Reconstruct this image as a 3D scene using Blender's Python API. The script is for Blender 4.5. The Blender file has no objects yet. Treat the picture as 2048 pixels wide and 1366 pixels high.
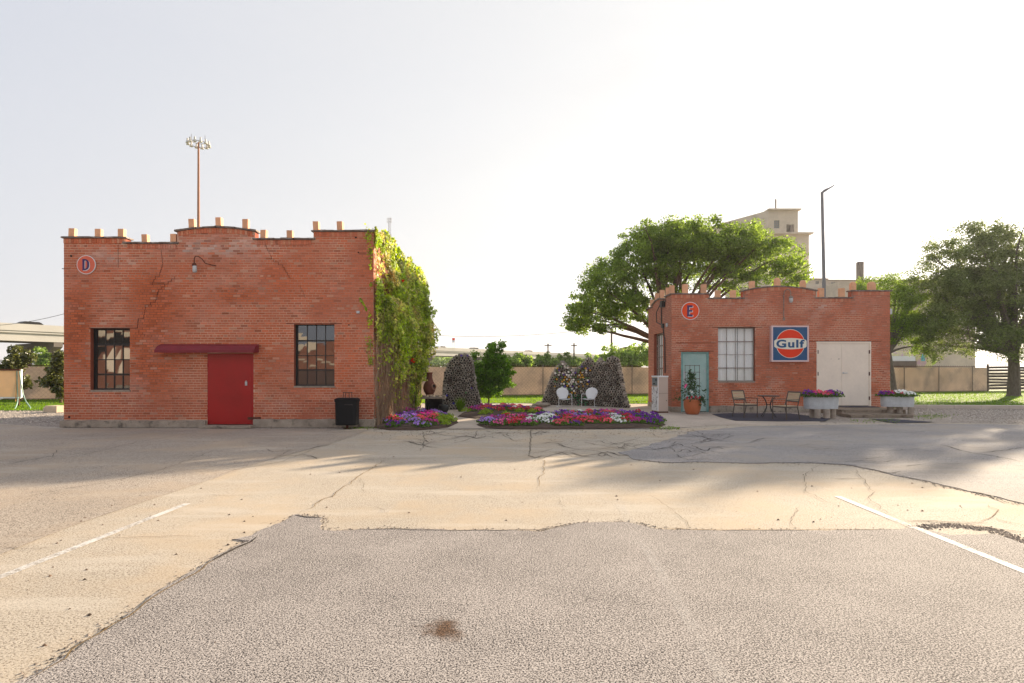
import bpy, math, random
import numpy as np
from mathutils import Vector, noise as mnoise
R = math.radians
rng = np.random.default_rng(7)
rnd = random.Random(11)
SC = bpy.context.scene
COL = SC.collection

# ------------------------------------------------------------------ camera
F = 1150.0            # focal length in pixels of the 2048 px wide photograph
HOR = 741.0           # row of the horizon
EYE = 1.6
cam = bpy.data.cameras.new('camera')
cam.sensor_width = 36.0
cam.lens = F / 2048 * 36
cam.shift_y = (HOR - 683) / 2048
cam.clip_start = 0.05
cam.clip_end = 6000
camo = bpy.data.objects.new('camera', cam)
camo.location = (0, 0, EYE)
camo.rotation_euler = (R(90), 0, 0)
COL.objects.link(camo)
SC.camera = camo

# ------------------------------------------------------------------ light
SUN_AZ = 44.5         # degrees clockwise from straight ahead
SUN_EL = 15.6
wd = bpy.data.worlds.new('World')
SC.world = wd
wd.use_nodes = True
nt = wd.node_tree
for n in list(nt.nodes):
    nt.nodes.remove(n)
wo = nt.nodes.new('ShaderNodeOutputWorld')
bg = nt.nodes.new('ShaderNodeBackground')
sky = nt.nodes.new('ShaderNodeTexSky')
sky.sky_type = 'NISHITA'
sky.sun_disc = False
sky.sun_elevation = R(SUN_EL)
sky.sun_rotation = R(SUN_AZ)
sky.altitude = 0
sky.air_density = 1.0
sky.dust_density = 2.5
sky.ozone_density = 1.0
# thin bright haze with faint cloud structure
tc = nt.nodes.new('ShaderNodeTexCoord')
mp = nt.nodes.new('ShaderNodeMapping')
mp.inputs['Scale'].default_value = (1.2, 1.2, 4.0)
nz = nt.nodes.new('ShaderNodeTexNoise')
nz.inputs['Scale'].default_value = 2.2
nz.inputs['Detail'].default_value = 6
nz.inputs['Roughness'].default_value = 0.55
mr = nt.nodes.new('ShaderNodeMapRange')
mr.inputs['From Min'].default_value = 0.35
mr.inputs['From Max'].default_value = 0.75
mr.inputs['To Min'].default_value = 0.86
mr.inputs['To Max'].default_value = 0.97
hsv = nt.nodes.new('ShaderNodeHueSaturation')
hsv.inputs['Saturation'].default_value = 0.35
mix = nt.nodes.new('ShaderNodeMix')
mix.data_type = 'RGBA'
mix.inputs[7].default_value = (5.6, 5.55, 5.7, 1)
nt.links.new(tc.outputs['Generated'], mp.inputs['Vector'])
nt.links.new(mp.outputs[0], nz.inputs['Vector'])
nt.links.new(nz.outputs['Fac'], mr.inputs['Value'])
nt.links.new(sky.outputs[0], hsv.inputs['Color'])
nt.links.new(hsv.outputs[0], mix.inputs[6])
nt.links.new(mr.outputs[0], mix.inputs[0])
sdir = (math.sin(R(SUN_AZ)) * math.cos(R(SUN_EL)), math.cos(R(SUN_AZ)) * math.cos(R(SUN_EL)), math.sin(R(SUN_EL)))
vn = nt.nodes.new('ShaderNodeVectorMath'); vn.operation = 'NORMALIZE'
vd = nt.nodes.new('ShaderNodeVectorMath'); vd.operation = 'DOT_PRODUCT'; vd.inputs[1].default_value = sdir
nt.links.new(tc.outputs['Generated'], vn.inputs[0]); nt.links.new(vn.outputs[0], vd.inputs[0])
gl = nt.nodes.new('ShaderNodeMapRange')
for k_, v_ in zip(('From Min', 'From Max', 'To Min', 'To Max'), (0.0, 0.95, 0, 1)): gl.inputs[k_].default_value = v_
nt.links.new(vd.outputs['Value'], gl.inputs['Value'])
sx_ = nt.nodes.new('ShaderNodeSeparateXYZ'); nt.links.new(vn.outputs[0], sx_.inputs[0])
hz = nt.nodes.new('ShaderNodeMapRange')
for k_, v_ in zip(('From Min', 'From Max', 'To Min', 'To Max'), (0.0, 0.45, 0.45, 0)): hz.inputs[k_].default_value = v_
nt.links.new(sx_.outputs['Z'], hz.inputs['Value'])
ad = nt.nodes.new('ShaderNodeMath'); ad.operation = 'ADD'; ad.use_clamp = True
nt.links.new(gl.outputs[0], ad.inputs[0]); nt.links.new(hz.outputs[0], ad.inputs[1])
hc = nt.nodes.new('ShaderNodeMix'); hc.data_type = 'RGBA'
hc.inputs[6].default_value = (2.30, 2.43, 2.78, 1)
hc.inputs[7].default_value = (3.10, 3.08, 3.04, 1)
nt.links.new(ad.outputs[0], hc.inputs[0]); nt.links.new(hc.outputs[2], mix.inputs[7])
nt.links.new(mix.outputs[2], bg.inputs['Color'])
bg.inputs['Strength'].default_value = 0.094
nt.links.new(bg.outputs[0], wo.inputs['Surface'])

sl = bpy.data.lights.new('sun', 'SUN')
sl.energy = 4.9
sl.angle = R(0.6)
sl.color = (1.0, 0.82, 0.60)
so = bpy.data.objects.new('sun', sl)
sd = Vector((math.sin(R(SUN_AZ)) * math.cos(R(SUN_EL)), math.cos(R(SUN_AZ)) * math.cos(R(SUN_EL)), math.sin(R(SUN_EL))))
so.rotation_euler = sd.to_track_quat('Z', 'Y').to_euler()
so.location = (40, 20, 40)
COL.objects.link(so)
SC.view_settings.view_transform = 'Standard'
SC.view_settings.look = 'None'
SC.view_settings.gamma = 1
SC.view_settings.use_curve_mapping = False
SC.view_settings.exposure = 1.58
SC.cycles.max_bounces = 8
SC.cycles.transparent_max_bounces = 16

# ------------------------------------------------------------------ helpers
def W(px, py, Y):
    """point at depth Y that the photograph shows at px, py"""
    return Vector(((px - 1024) * Y / F, Y, EYE + (HOR - py) * Y / F))

def G(px, py, z=0.0):
    """point on the ground (height z) that the photograph shows at px, py"""
    Y = (EYE - z) * F / (py - HOR)
    return Vector(((px - 1024) * Y / F, Y, z))

MATS = {}
def nodes_of(m):
    return m.node_tree.nodes, m.node_tree.links

def mat(name, col, rough=0.8, var=0.15, vscale=3.0, bump=0.0, bscale=60.0, spec=0.3, metal=0.0,
        col2=None, mix_lo=0.4, mix_hi=0.6, mscale=2.0, trans=0.0, island=0.0, attr=None, fine=0.0, fscale=120.0, squash=(1, 1, 1), objrand=0.0):
    m = bpy.data.materials.new(name)
    m.use_nodes = True
    N, L = nodes_of(m)
    for n in list(N):
        N.remove(n)
    out = N.new('ShaderNodeOutputMaterial')
    p = N.new('ShaderNodeBsdfPrincipled')
    p.inputs['Roughness'].default_value = rough
    p.inputs['Metallic'].default_value = metal
    p.inputs['Specular IOR Level'].default_value = spec
    t = N.new('ShaderNodeTexCoord')
    mpn = N.new('ShaderNodeMapping')
    mpn.inputs['Scale'].default_value = squash
    L.new(t.outputs['Object'], mpn.inputs['Vector'])
    vec = mpn.outputs[0]
    def noise(scale, detail=4, rough_=0.55):
        n = N.new('ShaderNodeTexNoise')
        n.inputs['Scale'].default_value = scale
        n.inputs['Detail'].default_value = detail
        n.inputs['Roughness'].default_value = rough_
        L.new(vec, n.inputs['Vector'])
        return n.outputs['Fac']
    def rangef(src, a, b, c, d):
        q = N.new('ShaderNodeMapRange')
        for k, v in zip(('From Min', 'From Max', 'To Min', 'To Max'), (a, b, c, d)):
            q.inputs[k].default_value = v
        L.new(src, q.inputs['Value'])
        return q.outputs[0]
    def mixc(fac, a, b, mode='MIX'):
        q = N.new('ShaderNodeMix')
        q.data_type = 'RGBA'
        q.blend_type = mode
        for i, s in ((0, fac), (6, a), (7, b)):
            if hasattr(s, 'links') or isinstance(s, bpy.types.NodeSocket):
                L.new(s, q.inputs[i])
            elif i == 0:
                q.inputs[0].default_value = s
            else:
                q.inputs[i].default_value = (*s[:3], 1)
        return q.outputs[2]
    if attr:
        a = N.new('ShaderNodeAttribute')
        a.attribute_name = attr
        c = a.outputs['Color']
    else:
        c = N.new('ShaderNodeRGB')
        c.outputs[0].default_value = (*col, 1)
        c = c.outputs[0]
    if col2 is not None:
        c = mixc(rangef(noise(mscale, 6, 0.6), mix_lo, mix_hi, 0, 1), c, col2)
    def bright(cc, fac):
        q = N.new('ShaderNodeVectorMath')
        q.operation = 'SCALE'
        L.new(cc, q.inputs[0])
        L.new(fac, q.inputs['Scale'])
        return q.outputs[0]
    if var:
        c = bright(c, rangef(noise(vscale), 0.25, 0.75, 1 - var, 1 + var))
    if fine:
        c = bright(c, rangef(noise(fscale, 3, 0.7), 0.3, 0.7, 1 - fine, 1 + fine))
    if island:
        g = N.new('ShaderNodeNewGeometry')
        c = bright(c, rangef(g.outputs['Random Per Island'], 0, 1, 1 - island, 1 + island))
    if objrand:
        g = N.new('ShaderNodeObjectInfo')
        c = bright(c, rangef(g.outputs['Random'], 0, 1, 1 - objrand, 1 + objrand))
    L.new(c, p.inputs['Base Color'])
    if bump:
        b = N.new('ShaderNodeBump')
        b.inputs['Strength'].default_value = bump
        b.inputs['Distance'].default_value = 0.01
        L.new(noise(bscale, 4, 0.6), b.inputs['Height'])
        L.new(b.outputs[0], p.inputs['Normal'])
    if trans:
        tr = N.new('ShaderNodeBsdfTranslucent')
        g2 = N.new('ShaderNodeHueSaturation')
        g2.inputs['Hue'].default_value = 0.485
        g2.inputs['Saturation'].default_value = 1.1
        g2.inputs['Value'].default_value = 2.2
        L.new(c, g2.inputs['Color'])
        L.new(g2.outputs[0], tr.inputs['Color'])
        mx = N.new('ShaderNodeMixShader')
        mx.inputs[0].default_value = trans
        L.new(p.outputs[0], mx.inputs[1])
        L.new(tr.outputs[0], mx.inputs[2])
        L.new(mx.outputs[0], out.inputs['Surface'])
    else:
        L.new(p.outputs[0], out.inputs['Surface'])
    MATS[name] = m
    return m

class MB:
    """collects faces for one mesh"""
    def __init__(self):
        self.v = []; self.f = []; self.c = []
    def face(self, pts, c=None):
        i = len(self.v)
        self.v.extend([tuple(p) for p in pts])
        self.f.append(tuple(range(i, i + len(pts))))
        self.c.append(c)
    def box(self, x0, x1, y0, y1, z0, z1, c=None, skip=()):
        p = [(x0, y0, z0), (x1, y0, z0), (x1, y1, z0), (x0, y1, z0), (x0, y0, z1), (x1, y0, z1), (x1, y1, z1), (x0, y1, z1)]
        i = len(self.v)
        self.v.extend(p)
        fs = {'bottom': (0, 3, 2, 1), 'top': (4, 5, 6, 7), 'front': (0, 1, 5, 4), 'right': (1, 2, 6, 5), 'back': (2, 3, 7, 6), 'left': (3, 0, 4, 7)}
        for k, q in fs.items():
            if k in skip:
                continue
            self.f.append(tuple(i + a for a in q)); self.c.append(c)
    def obox(self, o, ex, ey, ez, c=None):
        """box from corner o with edge vectors"""
        o = Vector(o); ex = Vector(ex); ey = Vector(ey); ez = Vector(ez)
        p = [o, o + ex, o + ex + ey, o + ey, o + ez, o + ex + ez, o + ex + ey + ez, o + ey + ez]
        i = len(self.v)
        self.v.extend([tuple(a) for a in p])
        for q in ((0, 3, 2, 1), (4, 5, 6, 7), (0, 1, 5, 4), (1, 2, 6, 5), (2, 3, 7, 6), (3, 0, 4, 7)):
            self.f.append(tuple(i + a for a in q)); self.c.append(c)
    def prism(self, pts, d, c=None):
        """polygon pts (3d, ordered) extruded by vector d, capped"""
        pts = [Vector(p) for p in pts]; d = Vector(d)
        n = len(pts); i = len(self.v)
        self.v.extend([tuple(p) for p in pts]); self.v.extend([tuple(p + d) for p in pts])
        self.f.append(tuple(range(i, i + n))[::-1]); self.c.append(c)
        self.f.append(tuple(range(i + n, i + 2 * n))); self.c.append(c)
        for k in range(n):
            j = (k + 1) % n
            self.f.append((i + k, i + j, i + n + j, i + n + k)); self.c.append(c)
    def tube(self, pts, r, sides=6, c=None, cap=True):
        pts = [Vector(p) for p in pts]
        if not hasattr(r, '__len__'):
            r = [r] * len(pts)
        rings = []
        prev = None
        for k, p in enumerate(pts):
            d = (pts[min(k + 1, len(pts) - 1)] - pts[max(k - 1, 0)])
            d = d.normalized() if d.length > 1e-9 else Vector((0, 0, 1))
            if prev is None:
                a = d.cross(Vector((0, 0, 1)))
                if a.length < 0.1:
                    a = d.cross(Vector((1, 0, 0)))
            else:
                a = prev - d * prev.dot(d)
            a.normalize(); prev = a
            b = d.cross(a)
            i = len(self.v)
            for s in range(sides):
                t = 2 * math.pi * s / sides
                self.v.append(tuple(p + (a * math.cos(t) + b * math.sin(t)) * r[k]))
            rings.append(i)
        for k in range(len(rings) - 1):
            for s in range(sides):
                s2 = (s + 1) % sides
                self.f.append((rings[k] + s, rings[k] + s2, rings[k + 1] + s2, rings[k + 1] + s)); self.c.append(c)
        if cap:
            self.f.append(tuple(rings[0] + s for s in range(sides))[::-1]); self.c.append(c)
            self.f.append(tuple(rings[-1] + s for s in range(sides))); self.c.append(c)
    def lathe(self, prof, sides=24, cx=0, cy=0, c=None, sx=1, sy=1):
        i = len(self.v)
        for r_, z in prof:
            for s in range(sides):
                t = 2 * math.pi * s / sides
                self.v.append((cx + r_ * sx * math.cos(t), cy + r_ * sy * math.sin(t), z))
        for k in range(len(prof) - 1):
            for s in range(sides):
                s2 = (s + 1) % sides
                self.f.append((i + k * sides + s, i + k * sides + s2, i + (k + 1) * sides + s2, i + (k + 1) * sides + s)); self.c.append(c)
    def disc(self, cx, cz, r, y, t, sides=48, c=None):
        self.prism([(cx + r * math.cos(2 * math.pi * k / sides), y, cz + r * math.sin(2 * math.pi * k / sides)) for k in range(sides)], (0, -t, 0), c)
    def build(self, name, m, parent=None, smooth=False, stuff=False, colors=False, point=False):
        me = bpy.data.meshes.new(name)
        me.from_pydata(self.v, [], self.f)
        if colors:
            at = me.color_attributes.new('bcol', 'FLOAT_COLOR', 'CORNER')
            buf = []
            for f, c in zip(self.f, self.c):
                buf.extend([c[0], c[1], c[2], 1.0] * len(f))
            at.data.foreach_set('color', buf)
        if m:
            me.materials.append(m)
        if smooth:
            me.polygons.foreach_set('use_smooth', [True] * len(me.polygons))
        me.update()
        o = bpy.data.objects.new(name, me)
        COL.objects.link(o)
        if parent is not None:
            o.parent = parent
            o.location = -Vector(parent_origin(parent))
        if stuff:
            o['kind'] = 'stuff'
        return o

ORI = {}
def parent_origin(p):
    return ORI.get(p.name, (0, 0, 0))

def thing(name, label, cat, loc=(0, 0, 0), group=None, local=False):
    """Empty at the thing's base. Parts are written in world coordinates unless local."""
    o = bpy.data.objects.new(name, None)
    o.empty_display_size = 0.2
    COL.objects.link(o)
    o.location = loc
    o['label'] = label; o['category'] = cat
    if group:
        o['group'] = group
    ORI[o.name] = (0, 0, 0) if local else tuple(loc)
    return o

def sub(o):
    """mark a part as origin-less so its own children are in the same coordinates"""
    ORI[o.name] = (0, 0, 0)
    return o

def tag(o, label=None, cat=None, group=None, kind=None):
    if label: o['label'] = label
    if cat: o['category'] = cat
    if group: o['group'] = group
    if kind: o['kind'] = kind
    return o

def clone(o, parent=None):
    c = o.copy()
    COL.objects.link(c)
    if parent is not None:
        c.parent = parent
    for ch in list(o.children):
        clone(ch, c)
    return c

def npmesh(name, verts, quads, m, parent=None, stuff=True, tri=False):
    k = 3 if tri else 4
    me = bpy.data.meshes.new(name)
    me.vertices.add(len(verts))
    me.vertices.foreach_set('co', np.asarray(verts, dtype=np.float32).ravel())
    me.loops.add(len(quads) * k)
    me.loops.foreach_set('vertex_index', np.asarray(quads, dtype=np.int32).ravel())
    me.polygons.add(len(quads))
    me.polygons.foreach_set('loop_start', np.arange(0, len(quads) * k, k, dtype=np.int32))
    me.update(calc_edges=True)
    me.materials.append(m)
    o = bpy.data.objects.new(name, me)
    COL.objects.link(o)
    if parent is not None:
        o.parent = parent
        o.location = -Vector(parent_origin(parent))
    if stuff:
        o['kind'] = 'stuff'
    return o

def leaves(name, centers, size, m, parent=None, jitter=0.35, aspect=0.55, normal=None, spread=1.0, stuff=True):
    """kite shaped leaf faces, folded a little along the middle by random tilt"""
    c = np.asarray(centers, dtype=float)
    n = len(c)
    u = rng.normal(size=(n, 3))
    if normal is not None:
        nn = np.asarray(normal, float) + rng.normal(size=(n, 3)) * spread
        nn /= np.linalg.norm(nn, axis=1)[:, None]
        u = u - nn * (u * nn).sum(1)[:, None]
        u /= np.linalg.norm(u, axis=1)[:, None]
        v = np.cross(nn, u)
    else:
        u /= np.linalg.norm(u, axis=1)[:, None]
        v = rng.normal(size=(n, 3))
        v -= u * (u * v).sum(1)[:, None]
        v /= np.linalg.norm(v, axis=1)[:, None]
    s = size * (1 + jitter * rng.uniform(-1, 1, size=(n, 1)))
    a = u * s * 0.5; b = v * s * 0.5 * aspect
    V = np.stack([c - a, c - a * 0.1 + b, c + a, c - a * 0.1 - b], axis=1).reshape(-1, 3)
    Q = np.arange(n * 4).reshape(-1, 4)
    return npmesh(name, V, Q, m, parent, stuff)

def fbm(x, y, z=0.0, s=1.0):
    return mnoise.fractal(Vector((x * s, y * s, z * s)), 0.6, 2.0, 4)

# ------------------------------------------------------------------ materials
M_brick = mat('brick_clay', (0.4, 0.1, 0.06), 0.85, var=0.10, vscale=14, bump=0.35, bscale=90, attr='bcol', fine=0.10, fscale=160)
M_mortar = mat('mortar', (0.5, 0.3, 0.2), 0.95, var=0.12, vscale=20, bump=0.4, bscale=120, attr='bcol')
M_core = mat('brick_core', (0.30, 0.085, 0.05), 0.9, var=0.2, vscale=6)
M_terra = mat('clay_block', (0.72, 0.39, 0.23), 0.8, var=0.14, vscale=5, bump=0.2, bscale=80, fine=0.08, fscale=70, objrand=0.12)
M_coping = mat('weathered_coping', (0.17, 0.13, 0.11), 0.7, var=0.3, vscale=7, col2=(0.36, 0.31, 0.28), mix_lo=0.5, mix_hi=0.72, mscale=9, bump=0.4, bscale=40)
M_found = mat('old_concrete', (0.33, 0.28, 0.225), 0.95, var=0.28, vscale=3, col2=(0.13, 0.11, 0.09), mix_lo=0.52, mix_hi=0.70, mscale=5, bump=0.8, bscale=35, fine=0.18, fscale=60)
M_roof = mat('roof_felt', (0.20, 0.18, 0.17), 0.95)
M_redpaint = mat('red_door_paint', (0.33, 0.006, 0.008), 0.38, var=0.16, vscale=1.6, spec=0.4, bump=0.06, bscale=8, fine=0.05, fscale=30)
M_awning = mat('maroon_awning_paint', (0.20, 0.022, 0.032), 0.55, var=0.2, vscale=3, bump=0.2, bscale=14)
M_blackmetal = mat('black_metal', (0.018, 0.019, 0.02), 0.5, var=0.3, vscale=9, spec=0.4)
M_blackbin = mat('black_bin_paint', (0.008, 0.009, 0.011), 0.6, var=0.25, vscale=4, spec=0.2, bump=0.12, bscale=6)
M_rust = mat('rusty_steel', (0.10, 0.035, 0.022), 0.8, var=0.35, vscale=12, bump=0.3)
M_greysteel = mat('weathered_steel', (0.26, 0.23, 0.20), 0.6, var=0.3, vscale=14, col2=(0.17, 0.09, 0.06), mix_lo=0.5, mix_hi=0.65, mscale=20)
M_galv = mat('galvanized_steel', (0.50, 0.53, 0.55), 0.5, var=0.14, vscale=5, metal=0.15, bump=0.1, bscale=15, fine=0.06, fscale=25)
M_white = mat('white_paint', (0.78, 0.79, 0.80), 0.45, var=0.05, vscale=4)
M_cream = mat('cream_door_paint', (0.86, 0.76, 0.64), 0.5, var=0.05, vscale=2, fine=0.03, fscale=12, bump=0.05, bscale=6)
M_teal = mat('teal_paint', (0.33, 0.50, 0.47), 0.6, var=0.09, vscale=2.5, fine=0.05, fscale=20, col2=(0.40, 0.52, 0.49), mix_lo=0.45, mix_hi=0.65, mscale=1.5)
M_tealdark = mat('teal_frame_paint', (0.17, 0.36, 0.34), 0.6, var=0.2, vscale=7)
M_curtain = mat('white_curtain', (0.92, 0.92, 0.91), 0.9, var=0.04, vscale=2)
M_dark = mat('dark_interior', (0.02, 0.018, 0.016), 0.9, var=0.2)
M_signblue = mat('sign_blue', (0.022, 0.09, 0.22), 0.55, var=0.05, fine=0.04)
M_signorange = mat('sign_orange_red', (0.80, 0.04, 0.006), 0.6, var=0.04)
M_signcream = mat('sign_cream', (0.80, 0.77, 0.66), 0.45, var=0.03)
M_signrim = mat('sign_rim_pinkish', (0.72, 0.55, 0.55), 0.45, var=0.05)
M_roundorange = mat('round_sign_orange', (0.82, 0.07, 0.008), 0.6, var=0.06)
M_roundfaded = mat('round_sign_faded_orange', (0.70, 0.15, 0.085), 0.45, var=0.06)
M_purple = mat('letter_purple', (0.055, 0.03, 0.13), 0.5, var=0.05)
M_lettershade = mat('letter_pale_grey', (0.72, 0.68, 0.70), 0.5, var=0.04)
M_beige = mat('beige_panel_paint', (0.56, 0.45, 0.38), 0.5, var=0.07, vscale=2)
M_peeling = mat('peeling_white_paint', (0.68, 0.68, 0.68), 0.6, var=0.06, col2=(0.09, 0.07, 0.06), mix_lo=0.55, mix_hi=0.60, mscale=11)
M_pot = mat('orange_glazed_pot', (0.46, 0.13, 0.045), 0.42, var=0.12, vscale=5, spec=0.45, fine=0.05, fscale=18)
M_chim = mat('dark_terracotta', (0.16, 0.055, 0.035), 0.7, var=0.3, vscale=6, bump=0.2)
M_wood = mat('pale_teak_slat', (0.45, 0.34, 0.22), 0.7, var=0.15, vscale=6, squash=(1, 1, 8))
M_chairmetal = mat('taupe_metal', (0.09, 0.075, 0.065), 0.5, var=0.15)
M_bark = mat('bark', (0.13, 0.09, 0.065), 0.95, var=0.35, vscale=6, bump=0.8, bscale=25, squash=(3, 3, 0.7))
M_barkgrey = mat('grey_bark', (0.16, 0.13, 0.11), 0.95, var=0.35, vscale=6, bump=0.8, bscale=25, squash=(3, 3, 0.7))
M_leaf = mat('tree_leaf', (0.13, 0.20, 0.036), 0.55, var=0.35, vscale=0.9, island=0.45, trans=0.50)
M_leafdark = mat('oak_leaf', (0.135, 0.175, 0.055), 0.6, var=0.35, vscale=0.8, island=0.45, trans=0.30)
M_leafmaple = mat('maple_leaf', (0.10, 0.21, 0.022), 0.5, var=0.35, vscale=3, island=0.4, trans=0.35)
M_leafmag = mat('magnolia_leaf', (0.09, 0.10, 0.025), 0.28, var=0.4, vscale=2, island=0.6, trans=0.2, spec=0.6)
M_leaffar = mat('far_leaf', (0.15, 0.23, 0.05), 0.7, var=0.3, vscale=0.5, island=0.4, trans=0.45)
M_ivy = mat('ivy_leaf', (0.28, 0.38, 0.035), 0.5, var=0.45, vscale=1.6, island=0.55, trans=0.35, col2=(0.56, 0.46, 0.20), mix_lo=0.48, mix_hi=0.70, mscale=1.7)
M_vine = mat('dry_vine', (0.30, 0.21, 0.14), 0.95, var=0.35, vscale=6)
M_plantleaf = mat('potted_leaf', (0.030, 0.075, 0.020), 0.4, var=0.3, vscale=9, island=0.4, trans=0.25)
M_petleaf = mat('petunia_leaf', (0.075, 0.15, 0.025), 0.6, var=0.3, vscale=6, island=0.35, trans=0.3)
M_limeleaf = mat('lime_leaf', (0.22, 0.33, 0.025), 0.6, var=0.2, vscale=6, island=0.3, trans=0.3)
M_grass = mat('grass_blade', (0.10, 0.19, 0.012), 0.7, var=0.3, vscale=1.5, island=0.35, trans=0.45)
M_lawn = mat('lawn_turf', (0.075, 0.13, 0.015), 0.95, var=0.35, vscale=2.0, fine=0.3, fscale=40)
M_mulch = mat('mulch', (0.075, 0.048, 0.036), 0.98, var=0.35, vscale=8, bump=1.0, bscale=45, fine=0.4, fscale=50)
M_tube = mat('fired_clay_tube', (0.40, 0.355, 0.30), 0.9, var=0.3, vscale=2, island=0.42, fine=0.1, fscale=60)
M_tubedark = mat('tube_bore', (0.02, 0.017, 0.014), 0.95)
M_paint = None
M_mat = mat('dark_rubber_mat', (0.045, 0.045, 0.065), 0.9, var=0.2, vscale=4, fine=0.2, fscale=60)
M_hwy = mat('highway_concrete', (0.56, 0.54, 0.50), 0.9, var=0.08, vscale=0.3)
M_hwyshade = mat('highway_concrete_shaded', (0.19, 0.165, 0.145), 0.9, var=0.1, vscale=0.4)  # darker copy of the highway concrete, shade under the deck put into its colour
M_tower = mat('old_stucco', (0.56, 0.47, 0.37), 0.9, var=0.12, vscale=0.12, fine=0.08, fscale=0.9, col2=(0.38, 0.32, 0.26), mix_lo=0.55, mix_hi=0.8, mscale=0.25)
M_stack = mat('dark_stack_brick', (0.16, 0.12, 0.10), 0.9, var=0.2, vscale=1)
M_farwin = mat('far_window_glass', (0.16, 0.19, 0.20), 0.4)
M_mast = mat('rusty_mast', (0.36, 0.16, 0.085), 0.7, var=0.15, vscale=1)
M_lampwhite = mat('lamp_housing_white', (0.62, 0.60, 0.56), 0.5, var=0.1)
M_pole = mat('grey_pole', (0.22, 0.21, 0.24), 0.5, var=0.1)
M_tan = mat('tan_fence_panel', (0.50, 0.44, 0.37), 0.9, var=0.16, vscale=0.8, col2=(0.36, 0.32, 0.28), mix_lo=0.45, mix_hi=0.65, mscale=1.1, fine=0.12, fscale=25, trans=0.24)
M_plank = mat('weathered_plank', (0.14, 0.11, 0.09), 0.9, var=0.3, vscale=4, squash=(1, 1, 6), objrand=0.3)
M_panel = mat('tan_sheet_panel', (0.66, 0.53, 0.34), 0.7, var=0.08, vscale=3, trans=0.15)
M_hose = mat('pale_teal_hose', (0.28, 0.42, 0.36), 0.5)
M_limestone = mat('pale_cut_stone', (0.60, 0.50, 0.36), 0.9, var=0.15, vscale=6, bump=0.4)
M_cinder = mat('concrete_block', (0.40, 0.34, 0.28), 0.95, var=0.22, vscale=5, bump=0.6, bscale=50)
M_backbrick = mat('warehouse_brick', (0.24, 0.11, 0.075), 0.9, var=0.2, vscale=1)
M_backcream = mat('warehouse_cream_band', (0.62, 0.56, 0.46), 0.8, var=0.08)
M_stone = mat('stone_slab', (0.30, 0.25, 0.20), 0.9, var=0.25, vscale=6, bump=0.4)

def glass_mat(name, refl, base=(0.015, 0.016, 0.018), through=False, rough=0.02):
    m = bpy.data.materials.new(name)
    m.use_nodes = True
    N, L = nodes_of(m)
    for n in list(N): N.remove(n)
    out = N.new('ShaderNodeOutputMaterial')
    gl = N.new('ShaderNodeBsdfGlossy'); gl.inputs['Roughness'].default_value = rough
    gl.inputs['Color'].default_value = (0.9, 0.9, 0.92, 1)
    t = N.new('ShaderNodeTexCoord')
    nn = N.new('ShaderNodeTexNoise'); nn.inputs['Scale'].default_value = 1.8; nn.inputs['Detail'].default_value = 1
    L.new(t.outputs['Object'], nn.inputs['Vector'])
    b = N.new('ShaderNodeBump'); b.inputs['Strength'].default_value = 0.02; b.inputs['Distance'].default_value = 0.05
    L.new(nn.outputs['Fac'], b.inputs['Height'])
    L.new(b.outputs[0], gl.inputs['Normal'])
    if through:
        o2 = N.new('ShaderNodeBsdfTransparent'); o2.inputs['Color'].default_value = (0.95, 0.96, 0.955, 1)
    else:
        o2 = N.new('ShaderNodeBsdfDiffuse'); o2.inputs['Color'].default_value = (*base, 1)
    mx = N.new('ShaderNodeMixShader'); mx.inputs[0].default_value = refl
    L.new(o2.outputs[0], mx.inputs[1]); L.new(gl.outputs[0], mx.inputs[2])
    L.new(mx.outputs[0], out.inputs['Surface'])
    return m
M_glass = glass_mat('dark_reflective_glass', 0.15)
M_glassdull = glass_mat('dusty_black_glass', 0.06, (0.03, 0.028, 0.028), rough=0.15)
M_glassclear = glass_mat('clear_glass', 0.06, through=True)

def bottle_mat(name, col):
    return mat(name, col, 0.12, var=0.1, spec=0.8, island=0.35)
M_b_white = bottle_mat('bottle_white', (0.72, 0.72, 0.66))
M_b_amber = bottle_mat('bottle_amber', (0.55, 0.30, 0.02))
M_b_green = bottle_mat('bottle_green', (0.04, 0.17, 0.07))
M_b_blue = bottle_mat('bottle_blue', (0.06, 0.05, 0.33))

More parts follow.
